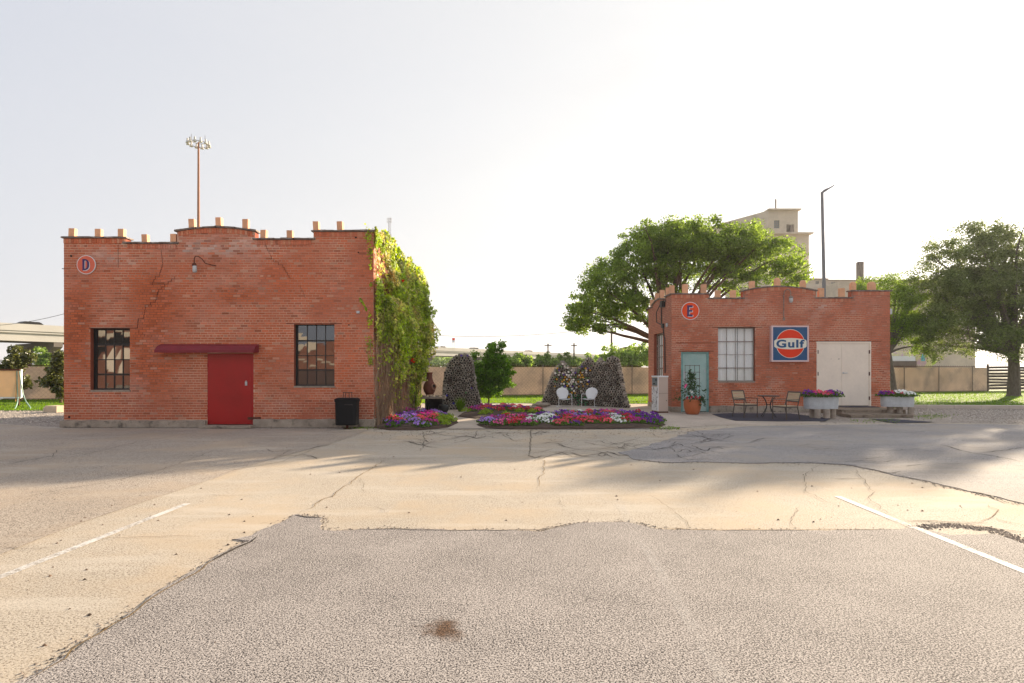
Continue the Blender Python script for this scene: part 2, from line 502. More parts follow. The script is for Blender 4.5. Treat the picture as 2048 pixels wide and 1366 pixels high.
# ------------------------------------------------------------------ ground materials
def ground_mat(name, base, light, dark, pit_scale, pit_lo, pit_hi, bump, patch_scale=0.5, patch=0.12, warm=None, stain=None, contrast=1.0, dist=0.006, flecks=0.0, streak=None):
    m = bpy.data.materials.new(name)
    m.use_nodes = True
    N, L = nodes_of(m)
    for n in list(N): N.remove(n)
    out = N.new('ShaderNodeOutputMaterial')
    p = N.new('ShaderNodeBsdfPrincipled')
    p.inputs['Roughness'].default_value = 0.92
    p.inputs['Specular IOR Level'].default_value = 0.2
    t = N.new('ShaderNodeTexCoord')
    vec = t.outputs['Object']
    def noise(scale, detail=4, r=0.55, v=None):
        n = N.new('ShaderNodeTexNoise')
        n.inputs['Scale'].default_value = scale; n.inputs['Detail'].default_value = detail; n.inputs['Roughness'].default_value = r
        L.new(v or vec, n.inputs['Vector'])
        return n
    def mr_(src, a, b, c, d, smooth=False):
        q = N.new('ShaderNodeMapRange')
        if smooth: q.interpolation_type = 'SMOOTHSTEP'
        for k, vv in zip(('From Min', 'From Max', 'To Min', 'To Max'), (a, b, c, d)):
            q.inputs[k].default_value = vv
        L.new(src, q.inputs['Value']); return q.outputs[0]
    def mixc(fac, a, b):
        q = N.new('ShaderNodeMix'); q.data_type = 'RGBA'
        for i, s in ((0, fac), (6, a), (7, b)):
            if isinstance(s, bpy.types.NodeSocket): L.new(s, q.inputs[i])
            elif i == 0: q.inputs[0].default_value = s
            else: q.inputs[i].default_value = (*s[:3], 1)
        return q.outputs[2]
    def mathn(op, a, b):
        q = N.new('ShaderNodeMath'); q.operation = op
        for i, s in ((0, a), (1, b)):
            if isinstance(s, bpy.types.NodeSocket): L.new(s, q.inputs[i])
            else: q.inputs[i].default_value = s
        return q.outputs[0]
    vor = N.new('ShaderNodeTexVoronoi')
    vor.inputs['Scale'].default_value = pit_scale * 1.15
    vor.feature = 'F1'
    L.new(vec, vor.inputs['Vector'])
    sep = N.new('ShaderNodeSeparateColor')
    L.new(vor.outputs['Color'], sep.inputs[0])
    # stones of differing tone
    c = mixc(mr_(sep.outputs[0], 0, 1, 0, 1), base, light)
    big = noise(patch_scale, 5, 0.6)
    mid = noise(pit_scale * 0.9, 3, 0.7)
    lf = noise(patch_scale * 4, 4, 0.6)
    pit = mathn('ADD', mid.outputs['Fac'], mr_(lf.outputs['Fac'], 0.3, 0.7, -0.025, 0.02))
    pit = mathn('ADD', pit, mr_(vor.outputs['Distance'], 0.0, 0.8, -0.05, 0.07))
    fine_ = noise(pit_scale * 2.1, 2, 0.6)
    pit = mathn('ADD', pit, mr_(fine_.outputs['Fac'], 0.3, 0.7, -0.05, 0.05))
    pf = mr_(pit, pit_lo, pit_hi, 0, contrast, True)
    c = mixc(pf, c, dark)
    grain = noise(pit_scale * 2.6, 2, 0.7)
    gs = N.new('ShaderNodeVectorMath'); gs.operation = 'SCALE'
    L.new(c, gs.inputs[0]); L.new(mr_(grain.outputs['Fac'], 0.3, 0.7, 0.80, 1.20), gs.inputs['Scale']); c = gs.outputs[0]
    if warm:
        wf = noise(patch_scale * 1.7, 5, 0.6)
        c = mixc(mr_(wf.outputs['Fac'], 0.42, 0.68, 0, 0.75, True), c, warm)
    sc = N.new('ShaderNodeVectorMath'); sc.operation = 'SCALE'
    L.new(c, sc.inputs[0]); L.new(mr_(big.outputs['Fac'], 0.3, 0.7, 1 - patch, 1 + patch), sc.inputs['Scale'])
    c = sc.outputs[0]
    if flecks:
        fk = noise(23, 4, 0.65)
        c = mixc(mr_(fk.outputs['Fac'], 0.635, 0.70, 0, flecks, True), c, dark)
        fk2 = noise(7.5, 6, 0.7)
        c = mixc(mr_(fk2.outputs['Fac'], 0.60, 0.72, 0, flecks * 0.55, True), c, dark)
    if streak:
        mp_s = N.new('ShaderNodeMapping'); mp_s.inputs['Scale'].default_value = (0.35, 1.6, 1)
        L.new(vec, mp_s.inputs['Vector'])
        sk = noise(1.3, 6, 0.62, mp_s.outputs[0])
        c = mixc(mr_(sk.outputs['Fac'], 0.50, 0.70, 0, 0.42, True), c, streak)
    if stain:
        for (sx, sy, sr, scol, amt) in stain:
            d = N.new('ShaderNodeVectorMath'); d.operation = 'DISTANCE'
            L.new(vec, d.inputs[0]); d.inputs[1].default_value = (sx, sy, 0.0)
            wob = noise(6.0, 5, 0.65)
            dd = mathn('ADD', d.outputs['Value'], mr_(wob.outputs['Fac'], 0.2, 0.8, -sr * 0.8, sr * 0.8))
            c0 = c; c = mixc(mr_(dd, sr * 0.25, sr * 1.1, amt, 0, True), c, scol); c.node.blend_type = 'MULTIPLY'
    L.new(c, p.inputs['Base Color'])
    b = N.new('ShaderNodeBump')
    b.inputs['Strength'].default_value = bump
    b.inputs['Distance'].default_value = dist
    L.new(mathn('MULTIPLY', pit, -1.0), b.inputs['Height'])
    L.new(b.outputs[0], p.inputs['Normal'])
    L.new(p.outputs[0], out.inputs['Surface'])
    return m

st = G(890, 1262)
M_asphalt = ground_mat('worn_coarse_asphalt', (0.33, 0.30, 0.28), (0.52, 0.475, 0.445), (0.042, 0.038, 0.040), 106, 0.505, 0.575, 0.45,
                       patch_scale=0.35, patch=0.06, stain=[(st.x, st.y, 0.155, (0.36, 0.23, 0.15), 1.0)], dist=0.008)
M_concrete = ground_mat('sunlit_old_concrete', (0.43, 0.375, 0.30), (0.53, 0.47, 0.39), (0.12, 0.09, 0.07), 78, 0.54, 0.63, 0.35,
                        flecks=0.55, streak=(0.56, 0.51, 0.44),
                        patch_scale=0.35, patch=0.12, warm=(0.47, 0.37, 0.26), contrast=0.85)
M_concbrown = ground_mat('exposed_aggregate_concrete', (0.37, 0.315, 0.26), (0.48, 0.42, 0.355), (0.10, 0.078, 0.062), 74, 0.53, 0.63, 0.5,
                         patch_scale=0.4, patch=0.15, warm=(0.42, 0.335, 0.25), flecks=0.5, streak=(0.46, 0.41, 0.35))
M_asphgrey = ground_mat('grey_fine_asphalt', (0.29, 0.27, 0.265), (0.40, 0.38, 0.37), (0.07, 0.065, 0.068), 84, 0.53, 0.64, 0.4,
                        patch_scale=0.35, patch=0.15, warm=(0.33, 0.29, 0.25), flecks=0.4, streak=(0.38, 0.36, 0.34))
M_path = ground_mat('path_concrete', (0.42, 0.35, 0.29), (0.50, 0.43, 0.36), (0.2, 0.16, 0.13), 40, 0.6, 0.75, 0.4, patch_scale=0.8, patch=0.15)
M_gravel = ground_mat('loose_gravel', (0.36, 0.31, 0.26), (0.52, 0.46, 0.40), (0.11, 0.09, 0.08), 30, 0.5, 0.64, 1.0, patch_scale=0.5, patch=0.15, dist=0.02)
M_dirt = mat('dry_ground', (0.16, 0.17, 0.07), 0.95, var=0.3, vscale=0.1)
M_crack = mat('crack_fill', (0.045, 0.036, 0.03), 0.95, var=0.4, vscale=12, fine=0.4, fscale=60)
M_crackmoss = mat('crack_dirt', (0.17, 0.11, 0.045), 0.95, var=0.4, vscale=12, fine=0.5, fscale=60)
M_kerb = mat('kerb_concrete', (0.55, 0.48, 0.41), 0.9, var=0.15, vscale=1.5, bump=0.3)

def worn_paint(name, lo, hi, base=0.0):
    m = bpy.data.materials.new(name); m.use_nodes = True
    N, L = nodes_of(m)
    p = N['Principled BSDF']; out = N['Material Output']
    p.inputs['Base Color'].default_value = (0.66, 0.64, 0.61, 1); p.inputs['Roughness'].default_value = 0.8
    t = N.new('ShaderNodeTexCoord')
    n = N.new('ShaderNodeTexNoise'); n.inputs['Scale'].default_value = 30; n.inputs['Detail'].default_value = 8; n.inputs['Roughness'].default_value = 0.85
    L.new(t.outputs['Object'], n.inputs['Vector'])
    n2 = N.new('ShaderNodeTexNoise'); n2.inputs['Scale'].default_value = 1.6; n2.inputs['Detail'].default_value = 4
    L.new(t.outputs['Object'], n2.inputs['Vector'])
    ad = N.new('ShaderNodeMath'); ad.operation = 'MULTIPLY_ADD'; ad.inputs[1].default_value = 0.7
    L.new(n2.outputs['Fac'], ad.inputs[0]); L.new(n.outputs['Fac'], ad.inputs[2])
    r_ = N.new('ShaderNodeMapRange')
    r_.inputs['To Min'].default_value = base; r_.inputs['From Min'].default_value = lo; r_.inputs['From Max'].default_value = hi
    L.new(ad.outputs[0], r_.inputs['Value'])
    tr = N.new('ShaderNodeBsdfTransparent')
    mx = N.new('ShaderNodeMixShader')
    L.new(r_.outputs[0], mx.inputs[0]); L.new(p.outputs[0], mx.inputs[1]); L.new(tr.outputs[0], mx.inputs[2])
    L.new(mx.outputs[0], out.inputs['Surface'])
    return m
M_line = worn_paint('worn_white_line', 0.86, 1.04, 0.10)
M_linefaded = worn_paint('nearly_gone_white_line', 0.70, 0.92, 0.76)

# ------------------------------------------------------------------ ground
def sheet(name, pts, z, m, kind='structure', wobble=0.0, lip=0.0, step=0.25, parent=None):
    """flat polygon given by ground points; edges may wobble; lip gives it a vertical edge"""
    P = []
    n = len(pts)
    for i in range(n):
        a = Vector(pts[i]); b = Vector(pts[(i + 1) % n])
        L_ = (b - a).length
        k = max(1, min(80, int(L_ / step))) if wobble else 1
        d = (b - a).normalized() if L_ > 0 else Vector((1, 0, 0))
        nn = Vector((-d.y, d.x, 0))
        for j in range(k):
            q = a.lerp(b, j / k)
            if wobble and L_ < 40:
                q = q + nn * (mnoise.noise(Vector((q.x * 2.1, q.y * 2.1, 5.0))) * wobble + mnoise.noise(Vector((q.x * 9, q.y * 9, 2.0))) * wobble * 0.35)
            P.append(q)
    mb = MB()
    mb.face([(q.x, q.y, z) for q in P])
    if lip:
        for i in range(len(P)):
            a = P[i]; b = P[(i + 1) % len(P)]
            mb.face([(a.x, a.y, z), (b.x, b.y, z), (b.x, b.y, z - lip), (a.x, a.y, z - lip)])
    o = mb.build(name, m, parent)
    if kind and parent is None: o['kind'] = kind
    return o

mb = MB(); mb.face([(-2500, -600, -0.02), (2500, -600, -0.02), (2500, 4500, -0.02), (-2500, 4500, -0.02)])
tag(mb.build('ground', M_dirt), kind='structure')
# gravel yard around and between everything
sheet('gravel_yard', [(-60, -30, 0), (60, -30, 0), (60, 34, 0), (-60, 34, 0)], -0.010, M_gravel)
# concrete
conc = [(-60, -30), (-60, 16.4), (-3.0, 15.9)] 
cpts = [Vector((-60, -30, 0)), Vector((-60, 17.6, 0)), G(0, 848), G(130, 856), G(748, 859), G(1335, 859), G(1420, 850), G(1600, 846), G(1900, 846), Vector((24, 16, 0)), Vector((24, 4, 0)), Vector((10, 1, 0)), Vector((10, -30, 0))]
sheet('concrete_lot', cpts, 0.0, M_concrete)
# browner slabs in front of building D
b1 = [Vector((-60, 3, 0)), Vector((-60, 17.3, 0)), G(0, 849), G(130, 858), G(744, 858), G(640, 893), G(520, 925), G(430, 957), G(300, 1000), G(150, 1050), G(0, 1110), Vector((-20, 1.5, 0))]
sheet('aggregate_slab', b1, 0.004, M_concbrown)
# grey asphalt on the right
ga = [G(1268, 919), G(1330, 926), G(1420, 924), G(1500, 927), G(1620, 926), G(1700, 931), G(1790, 949), G(1880, 971), G(1950, 986), G(2048, 1012), G(2400, 1130), Vector((40, 3.5, 0)), Vector((40, 17.0, 0)), G(2048, 850), G(1890, 848), G(1650, 850), G(1500, 853), G(1390, 862), G(1320, 885), G(1240, 905)]
sheet('grey_asphalt', ga, 0.009, M_asphgrey, wobble=0.12, lip=0.009, step=0.09)
# coarse asphalt in the foreground
fa = [G(35, 1366), G(200, 1268), G(350, 1170), G(428, 1122), G(470, 1095), G(498, 1084), G(462, 1080), G(500, 1073), G(540, 1056), G(592, 1030), G(604, 1035), G(642, 1036), G(634, 1052), G(640, 1062),
      G(700, 1063), G(780, 1057), G(900, 1063), G(1080, 1062), G(1160, 1048), G(1250, 1045), G(1310, 1059), G(1400, 1062), G(1600, 1062), G(1800, 1061), G(1830, 1056),
      G(1900, 1072), G(1990, 1070), G(2048, 1090), G(2400, 1180), Vector((14, -8, 0)), Vector((-8, -8, 0)), Vector((-4.2, 0.5, 0)), G(-250, 1560)]
sheet('coarse_asphalt', fa, 0.010, M_asphalt, wobble=0.085, lip=0.010, step=0.035)
# concrete path and yard paving
pp = [G(748, 858), G(748, 815), G(880, 806), G(1000, 803), G(1100, 801), G(1300, 803), G(1340, 822), G(1362, 828), G(1640, 832), G(1640, 846), G(1420, 851), G(1345, 857)]
sheet('paved_path', pp, 0.006, M_path)

def ribbon(name, pts, w, z, m, parent=None, taper=True, jit=0.0, seg=0.10, kind='structure'):
    """thin irregular strip along ground points"""
    P = [Vector(p) for p in pts]
    Q = []
    for a, b in zip(P[:-1], P[1:]):
        k = max(1, int((b - a).length / seg))
        for j in range(k):
            Q.append(a.lerp(b, j / k))
    Q.append(P[-1])
    n = len(Q)
    L_, R_ = [], []
    for i, q in enumerate(Q):
        d = (Q[min(i + 1, n - 1)] - Q[max(i - 1, 0)]).normalized()
        nn = Vector((-d.y, d.x, 0))
        off = nn * (mnoise.noise(Vector((q.x * 5, q.y * 5, 1))) * jit * 1.6 + rnd.uniform(-1, 1) * jit * 0.5)
        ww = w * (0.75 + 0.5 * rnd.random() if jit else 1)
        if taper:
            ww *= min(1, (min(i, n - 1 - i) + 0.6) / (n * 0.12 + 1))
        L_.append(q + off + nn * ww / 2); R_.append(q + off - nn * ww / 2)
    mb = MB()
    for i in range(n - 1):
        mb.face([(L_[i].x, L_[i].y, z), (R_[i].x, R_[i].y, z), (R_[i + 1].x, R_[i + 1].y, z), (L_[i + 1].x, L_[i + 1].y, z)])
    o = mb.build(name, m, parent)
    if kind and parent is None: o['kind'] = kind
    return o

CR = [  # (points, width, moss?)
    ([(0, 1004), (110, 983), (230, 962), (330, 938), (430, 900)], 0.016, 0),
    ([(775, 918), (735, 942), (690, 975), (650, 1000), (600, 1028)], 0.022, 1),
    ([(0, 932), (90, 915), (180, 905), (255, 901)], 0.03, 0),
    ([(60, 897), (150, 898), (255, 900)], 0.026, 0),
    ([(90, 920), (160, 912), (210, 900), (290, 882), (410, 862)], 0.02, 0),
    ([(105, 915), (112, 903), (118, 898)], 0.02, 0),
    ([(400, 961), (470, 940), (560, 925), (620, 902), (700, 875), (742, 859)], 0.016, 0),
    ([(620, 899), (640, 893), (660, 890)], 0.035, 0),
    ([(530, 896), (545, 905), (580, 900), (560, 912), (540, 922)], 0.02, 0),
    ([(545, 912), (570, 912), (605, 912), (640, 918)], 0.022, 0),
    ([(600, 908), (625, 913), (635, 920)], 0.03, 0),
    ([(680, 920), (800, 918), (940, 917), (1000, 915), (1060, 914)], 0.02, 0),
    ([(1062, 858), (1061, 880), (1060, 914)], 0.03, 0),
    ([(1075, 912), (1090, 925), (1088, 938), (1080, 958), (1078, 975)], 0.02, 1),
    ([(955, 861), (948, 875), (925, 883), (900, 888)], 0.03, 0),
    ([(845, 862), (850, 880), (845, 895), (840, 905)], 0.022, 0),
    ([(800, 866), (850, 868), (900, 872), (945, 876)], 0.02, 0),
    ([(1045, 912), (1055, 910), (1070, 916), (1085, 912), (1120, 915), (1160, 912), (1180, 915)], 0.045, 0),
    ([(1092, 886), (1115, 888), (1135, 895), (1160, 893)], 0.04, 0),
    ([(1115, 870), (1140, 874), (1180, 872), (1250, 870)], 0.028, 0),
    ([(1110, 908), (1140, 905), (1165, 913), (1200, 908), (1215, 903), (1240, 912), (1290, 908)], 0.045, 0),
    ([(1150, 900), (1200, 898), (1260, 902), (1330, 899)], 0.03, 0),
    ([(1060, 925), (1090, 915), (1130, 903), (1180, 897)], 0.025, 0),
    ([(1250, 880), (1300, 884), (1350, 880), (1400, 882)], 0.025, 0),
    ([(1380, 858), (1408, 870), (1420, 872), (1432, 868)], 0.028, 0),
    ([(1500, 884), (1530, 877), (1560, 878)], 0.05, 0),
    ([(1490, 888), (1520, 882), (1600, 884)], 0.03, 0),
    ([(1880, 890), (1930, 904), (1990, 914), (2048, 925)], 0.055, 0),
    ([(1950, 984), (1985, 993), (2010, 1006), (2048, 1010)], 0.05, 0),
    ([(1640, 930), (1620, 945), (1607, 955), (1612, 975), (1615, 985), (1650, 1003), (1680, 1015)], 0.014, 0),
    ([(1710, 938), (1730, 965), (1745, 985), (1738, 1000), (1760, 1015), (1790, 1038)], 0.014, 0),
    ([(1812, 1042), (1870, 1043), (1920, 1046), (1975, 1046)], 0.035, 0),
    ([(1900, 1046), (1940, 1050), (1990, 1058), (2048, 1065)], 0.04, 0),
    ([(1935, 1050), (1950, 1060), (1985, 1062)], 0.035, 0),
    ([(1960, 1045), (1985, 1035), (1995, 1020), (1975, 1010)], 0.02, 1),
    ([(1985, 1036), (2020, 1045), (2048, 1052)], 0.02, 1),
    ([(1348, 1025), (1365, 1038), (1380, 1055)], 0.012, 0),
    ([(1300, 990), (1348, 1025)], 0.008, 0),
    ([(1115, 1000), (1130, 1016)], 0.010, 0),
    ([(720, 955), (725, 975), (730, 988)], 0.010, 0),
    ([(750, 1013), (768, 1025)], 0.010, 0),
    ([(155, 1078), (250, 1076), (330, 1074), (400, 1075)], 0.012, 0),
    ([(385, 990), (440, 991), (520, 993)], 0.010, 0),
    ([(0, 1096), (60, 1097), (110, 1098)], 0.012, 0),
    ([(960, 990), (985, 997), (1005, 1003)], 0.008, 0),
    ([(1480, 925), (1560, 928), (1640, 925)], 0.02, 0),
    ([(1600, 1015), (1580, 1045), (1605, 1060)], 0.010, 0),
]
for pts, w, moss in CR:
    ribbon('pavement_crack', [G(*p) for p in pts], w * 0.45, 0.0140 if (len(pts) and pts[0][0] > 1240 and pts[0][1] < 1000) else 0.0085, M_crackmoss if moss else M_crack, jit=0.03)
# fine alligator cracking between the slabs
rk = random.Random(77)
for _ in range(75):
    x = rk.uniform(1062, 1420) if _ % 3 else rk.uniform(780, 1060); y = rk.uniform(864, 914) if x > 1060 else rk.uniform(862, 885)
    P = [(x, y)]
    for k in range(rk.randint(2, 5)):
        x += rk.uniform(8, 26); y += rk.uniform(-7, 7); y = max(861, y); P.append((x, y))
    ribbon('pavement_crack', [G(*p) for p in P], rk.uniform(0.008, 0.02), 0.0140 if P[-1][0] > 1230 else 0.0085, M_crack, jit=0.03)
for _ in range(26):
    x = rk.uniform(1450, 2048); y = rk.uniform(858, 960) if x > 1650 else rk.uniform(860, 915); P = [(x, y)]
    for k in range(rk.randint(1, 3)):
        x += rk.uniform(20, 50); y += rk.uniform(-5, 5); P.append((x, y))
    ribbon('pavement_crack', [G(*p) for p in P], rk.uniform(0.008, 0.018), 0.0140, M_crack, jit=0.03)
# dirt gathered along the lips of the asphalt
ribbon('joint_dirt', [G(60, 1362), G(200, 1269), G(350, 1171), G(430, 1122), G(470, 1096)], 0.010, 0.0135, M_crackmoss, jit=0.03)
ribbon('joint_dirt', [G(425, 1124), G(470, 1100), G(500, 1086), G(515, 1076)], 0.03, 0.0138, M_crack, jit=0.02)
ribbon('joint_dirt', [G(592, 1032), G(615, 1036), G(642, 1037)], 0.03, 0.0135, M_crack, jit=0.012)
ribbon('joint_dirt', [G(690, 1061), G(720, 1062), G(800, 1060), G(900, 1063), G(1080, 1062), G(1160, 1048)], 0.014, 0.0135, M_crack, jit=0.012)
ribbon('joint_dirt', [G(1300, 1058), G(1400, 1062), G(1600, 1062), G(1800, 1061)], 0.014, 0.0135, M_crackmoss, jit=0.012)
ribbon('joint_dirt', [G(1268, 919), G(1330, 926), G(1500, 927), G(1620, 926), G(1700, 931), G(1790, 949), G(1880, 971), G(1950, 986)], 0.012, 0.0135, M_crack, jit=0.02)

# parking lines
def line(name, a, b, w, m, z):
    o = ribbon(name, [a, b], w, z, m, taper=False, seg=0.3)
    return o
line('parking_line', G(375, 1008), G(-120, 1203), 0.085, M_line, 0.0075)
line('parking_line', G(1675, 993), G(1828, 1056), 0.085, M_line, 0.0045)
line('parking_line', G(1829, 1056.5), G(2300, 1248), 0.085, M_line, 0.0128)
line('parking_line', G(790, 1003), G(765, 1026), 0.12, M_linefaded, 0.0045)
line('parking_line', G(1232, 997), G(1265, 1049), 0.12, M_linefaded, 0.0045)
line('parking_line', G(1275, 1070), G(1500, 1450), 0.085, M_linefaded, 0.0128)

# lawn strips
M_lawnpts = [Vector((-60, 25.8, 0)), Vector((60, 27.5, 0)), Vector((60, 60, 0)), Vector((-60, 44, 0))]
sheet('lawn', [Vector((-60, 24.2, 0)), G(0, 822), G(128, 822), Vector((-13, 26.5, 0)), Vector((-3.5, 28.4, 0)), G(900, 808), G(1040, 807), G(1085, 808), G(1260, 808), G(1330, 809), Vector((15, 26.2, 0)), G(1810, 816.5), G(2290, 819), Vector((60, 23.5, 0)), Vector((60, 50, 0)), Vector((-60, 26.8 + 8, 0))], 0.012, M_lawn)
def grass_field(n, fx, size=(0.05, 0.10)):
    P = fx(n)
    n = len(P)
    h = rng.uniform(size[0], size[1], n)
    ang = rng.uniform(0, math.pi, n)
    w = 0.012
    dx = np.cos(ang) * w; dy = np.sin(ang) * w
    lean = rng.normal(size=(n, 2)) * 0.025
    V = np.stack([np.stack([P[:, 0] - dx, P[:, 1] - dy, np.full(n, 0.01)], 1), np.stack([P[:, 0] + dx, P[:, 1] + dy, np.full(n, 0.01)], 1),
                  np.stack([P[:, 0] + lean[:, 0], P[:, 1] + lean[:, 1], h], 1)], axis=1).reshape(-1, 3)
    return V, np.arange(n * 3).reshape(-1, 3)
def lawn_pts(n):
    X = rng.uniform(-30, 44, n)
    fy = 36.8 + 0.2 * X - 0.25
    lo = np.where(X < -12.5, 23.0, np.where(X < 15, 28.2, 24.3))
    lo = np.where((X > 1) & (X < 15), 27.6, lo)
    Y = lo + (fy - lo) * rng.uniform(0, 1, n) ** 1.3
    return np.stack([X, Y], 1)
V, Q = grass_field(90000, lawn_pts)
o = npmesh('grass', V, Q, M_grass, tri=True)
tag(o, 'short sunlit green grass in front of the perimeter fence', 'grass')

# kerb at the right
mb = MB()
ka, kb = G(1800, 817.5), G(2300, 820)
for i in range(9):
    a = ka.lerp(kb, i / 9 + 0.001); b = ka.lerp(kb, (i + 1) / 9 - 0.001)
    mb.prism([(a.x, a.y, 0), (b.x, b.y, 0), (b.x, b.y + 0.38, 0), (a.x, a.y + 0.38, 0)][::-1], (0, 0, 0.15))
tag(mb.build('kerb', M_kerb), kind='structure')
# loose stones
def pebbles(name, n, fx, s0, s1, m, label):
    P = fx(n); n = len(P)
    base = np.array([(1, 0, 0), (-0.5, 0.87, 0), (-0.5, -0.87, 0), (0.1, 0, 0.8)])
    s = rng.uniform(s0, s1, (n, 1, 1)); a = rng.uniform(0, 6.28, n)
    ca, sa = np.cos(a), np.sin(a)
    B = np.zeros((n, 4, 3))
    B[:, :, 0] = base[:, 0] * ca[:, None] - base[:, 1] * sa[:, None]
    B[:, :, 1] = base[:, 0] * sa[:, None] + base[:, 1] * ca[:, None]
    B[:, :, 2] = base[:, 2]
    V = (B * s + np.concatenate([P, np.zeros((n, 1))], 1)[:, None, :]).reshape(-1, 3)
    t = np.array([(0, 1, 3), (1, 2, 3), (2, 0, 3)])
    Q = (t[None] + np.arange(n)[:, None, None] * 4).reshape(-1, 3)
    o = npmesh(name, V, Q, m, tri=True)
    tag(o, label, 'gravel')
M_peb = mat('gravel_stone', (0.42, 0.37, 0.32), 0.9, var=0.1, island=0.5)
pebbles('gravel', 16000, lambda n: np.stack([rng.uniform(14.8, 34, n), rng.uniform(16.6, 25, n)], 1), 0.01, 0.035, M_peb, 'loose grey gravel strip along the kerb by the grass')
pebbles('gravel', 7000, lambda n: np.stack([rng.uniform(-26, -12.9, n), rng.uniform(17.6, 23.2, n)], 1), 0.01, 0.035, M_peb, 'pale loose gravel beside the larger brick building')

o = None
def litter(n):
    P = []
    for _ in range(n):
        k = rk.random()
        if k < 0.4: q = G(rk.uniform(745, 1420), 859 + abs(rk.gauss(0, 9)))
        elif k < 0.7: q = G(rk.uniform(1400, 2040), 846 + abs(rk.gauss(0, 12)))
        else: q = G(rk.uniform(20, 2030), rk.uniform(870, 1300))
        P.append((q.x, q.y))
    return np.array(P)
M_lit = mat('dry_litter', (0.12, 0.08, 0.055), 0.9, island=0.6)
pebbles('litter', 900, litter, 0.006, 0.02, M_lit, 'tiny dry leaf and stone litter scattered over the lot')
bpy.data.objects['litter']['category'] = 'litter'; bpy.data.objects['litter']['label'] = 'tiny dry leaf and stone litter scattered over the lot'
SEAMS = [[G(*p) for p in q] for q in ([(60, 1362), (200, 1269), (350, 1171), (430, 1122), (498, 1084), (592, 1031), (642, 1036), (640, 1062), (780, 1058), (900, 1063), (1080, 1062), (1160, 1048), (1250, 1045), (1310, 1059), (1400, 1062), (1600, 1062), (1800, 1061)],
          [(1268, 919), (1330, 926), (1420, 924), (1500, 927), (1620, 926), (1700, 931), (1790, 949), (1880, 971), (1950, 986), (2048, 1012)], [(1830, 1056), (1900, 1050), (1990, 1060), (2048, 1085)])]
def seam_pts(n):
    P = []
    for _ in range(n):
        q = rk.choice([SEAMS[0], SEAMS[0], SEAMS[1], SEAMS[2]]); i = rk.randrange(len(q) - 1); p = q[i].lerp(q[i + 1], rk.random())
        P.append((p.x + rk.gauss(0, 0.05), p.y + rk.gauss(0, 0.05)))
    return np.array(P)
M_crumb = mat('crumbled_asphalt', (0.22, 0.18, 0.15), 0.95, island=0.7)
pebbles('crumbs', 4200, seam_pts, 0.004, 0.014, M_crumb, 'crumbled asphalt bits along the paving seams')
def weed_pts(n):
    P = []
    for _ in range(n):
        k = rk.random()
        if k < 0.35: q = G(rk.gauss(1860, 22), rk.gauss(833, 3))
        elif k < 0.55: q = G(rk.uniform(1700, 1800), rk.gauss(842, 2))
        elif k < 0.8: q = G(rk.uniform(1300, 1360), rk.gauss(857, 2))
        else: q = G(rk.uniform(690, 760), rk.gauss(856, 1.5))
        P.append((q.x, q.y))
    return np.array(P)
V, Q = grass_field(900, weed_pts, (0.02, 0.06))
tag(npmesh('weeds', V, Q, M_grass, tri=True), 'sparse short weeds at the edges of the paving', 'weeds')
# ------------------------------------------------------------------ brick buildings
CH = 0.0705     # course height
BL = 0.203      # brick length with joint
JT = 0.0135

def brick_field(L_, z0, ztop, openings, colf, mapf, nrm, seed):
    """bricks of one wall as a list of (8 corners, colour, centre)"""
    r_ = random.Random(seed)
    out = []
    zmax = max(ztop(u * L_ / 200) for u in range(201))
    nc = int((zmax - z0) / CH) + 1
    for k in range(nc):
        za = z0 + k * CH; zb = za + CH - JT
        head = (k % 6 == 3)
        bl = BL / 2 if head else BL
        off = -(0.25 * BL if head else (0.5 * BL if k % 2 else 0.0))
        u = off + r_.uniform(-0.01, 0.01)
        zc = 0.5 * (za + zb)
        while u < L_:
            ua, ub = max(0, u), min(L_, u + bl - JT * 0.9)
            u += bl
            if ub - ua < 0.02: continue
            segs = [(ua, ub)]
            for (o0, o1, p0, p1) in openings:
                if za + 0.02 < p1 and zb - 0.02 > p0:
                    ns = []
                    for a, b in segs:
                        if b <= o0 or a >= o1: ns.append((a, b)); continue
                        if a < o0: ns.append((a, o0))
                        if b > o1: ns.append((o1, b))
                    segs = ns
            for a, b in segs:
                if b - a < 0.025: continue
                zt = min(ztop(a + 0.002), ztop(b - 0.002))
                zbb = min(zb, zt)
                if zbb - za < 0.02: continue
                c = colf(0.5 * (a + b), zc, r_)
                pr = 0.007 + r_.uniform(-0.002, 0.003)
                out.append((a, b, za + r_.uniform(-.0012, .0012), zbb + r_.uniform(-.0012, .0012), pr, c))
    res = []
    for (a, b, za, zb, pr, c) in out:
        P = []
        for d in (0.0, pr):
            for (uu, zz) in ((a, za), (b, za), (b, zb), (a, zb)):
                e = 0.0015 if d else 0
                uu2 = uu + (e if uu == a else -e); zz2 = zz + (e if zz == za else -e)
                P.append(Vector(mapf(uu2, zz2)) + nrm * d)
        res.append((P, c))
    return res
BF = ((4, 5, 6, 7), (0, 1, 5, 4), (1, 2, 6, 5), (2, 3, 7, 6), (3, 0, 4, 7))
def add_brick(mb, P, c):
    i = len(mb.v)
    mb.v.extend([tuple(p) for p in P])
    for q in BF:
        mb.f.append(tuple(i + a for a in q)); mb.c.append(c)

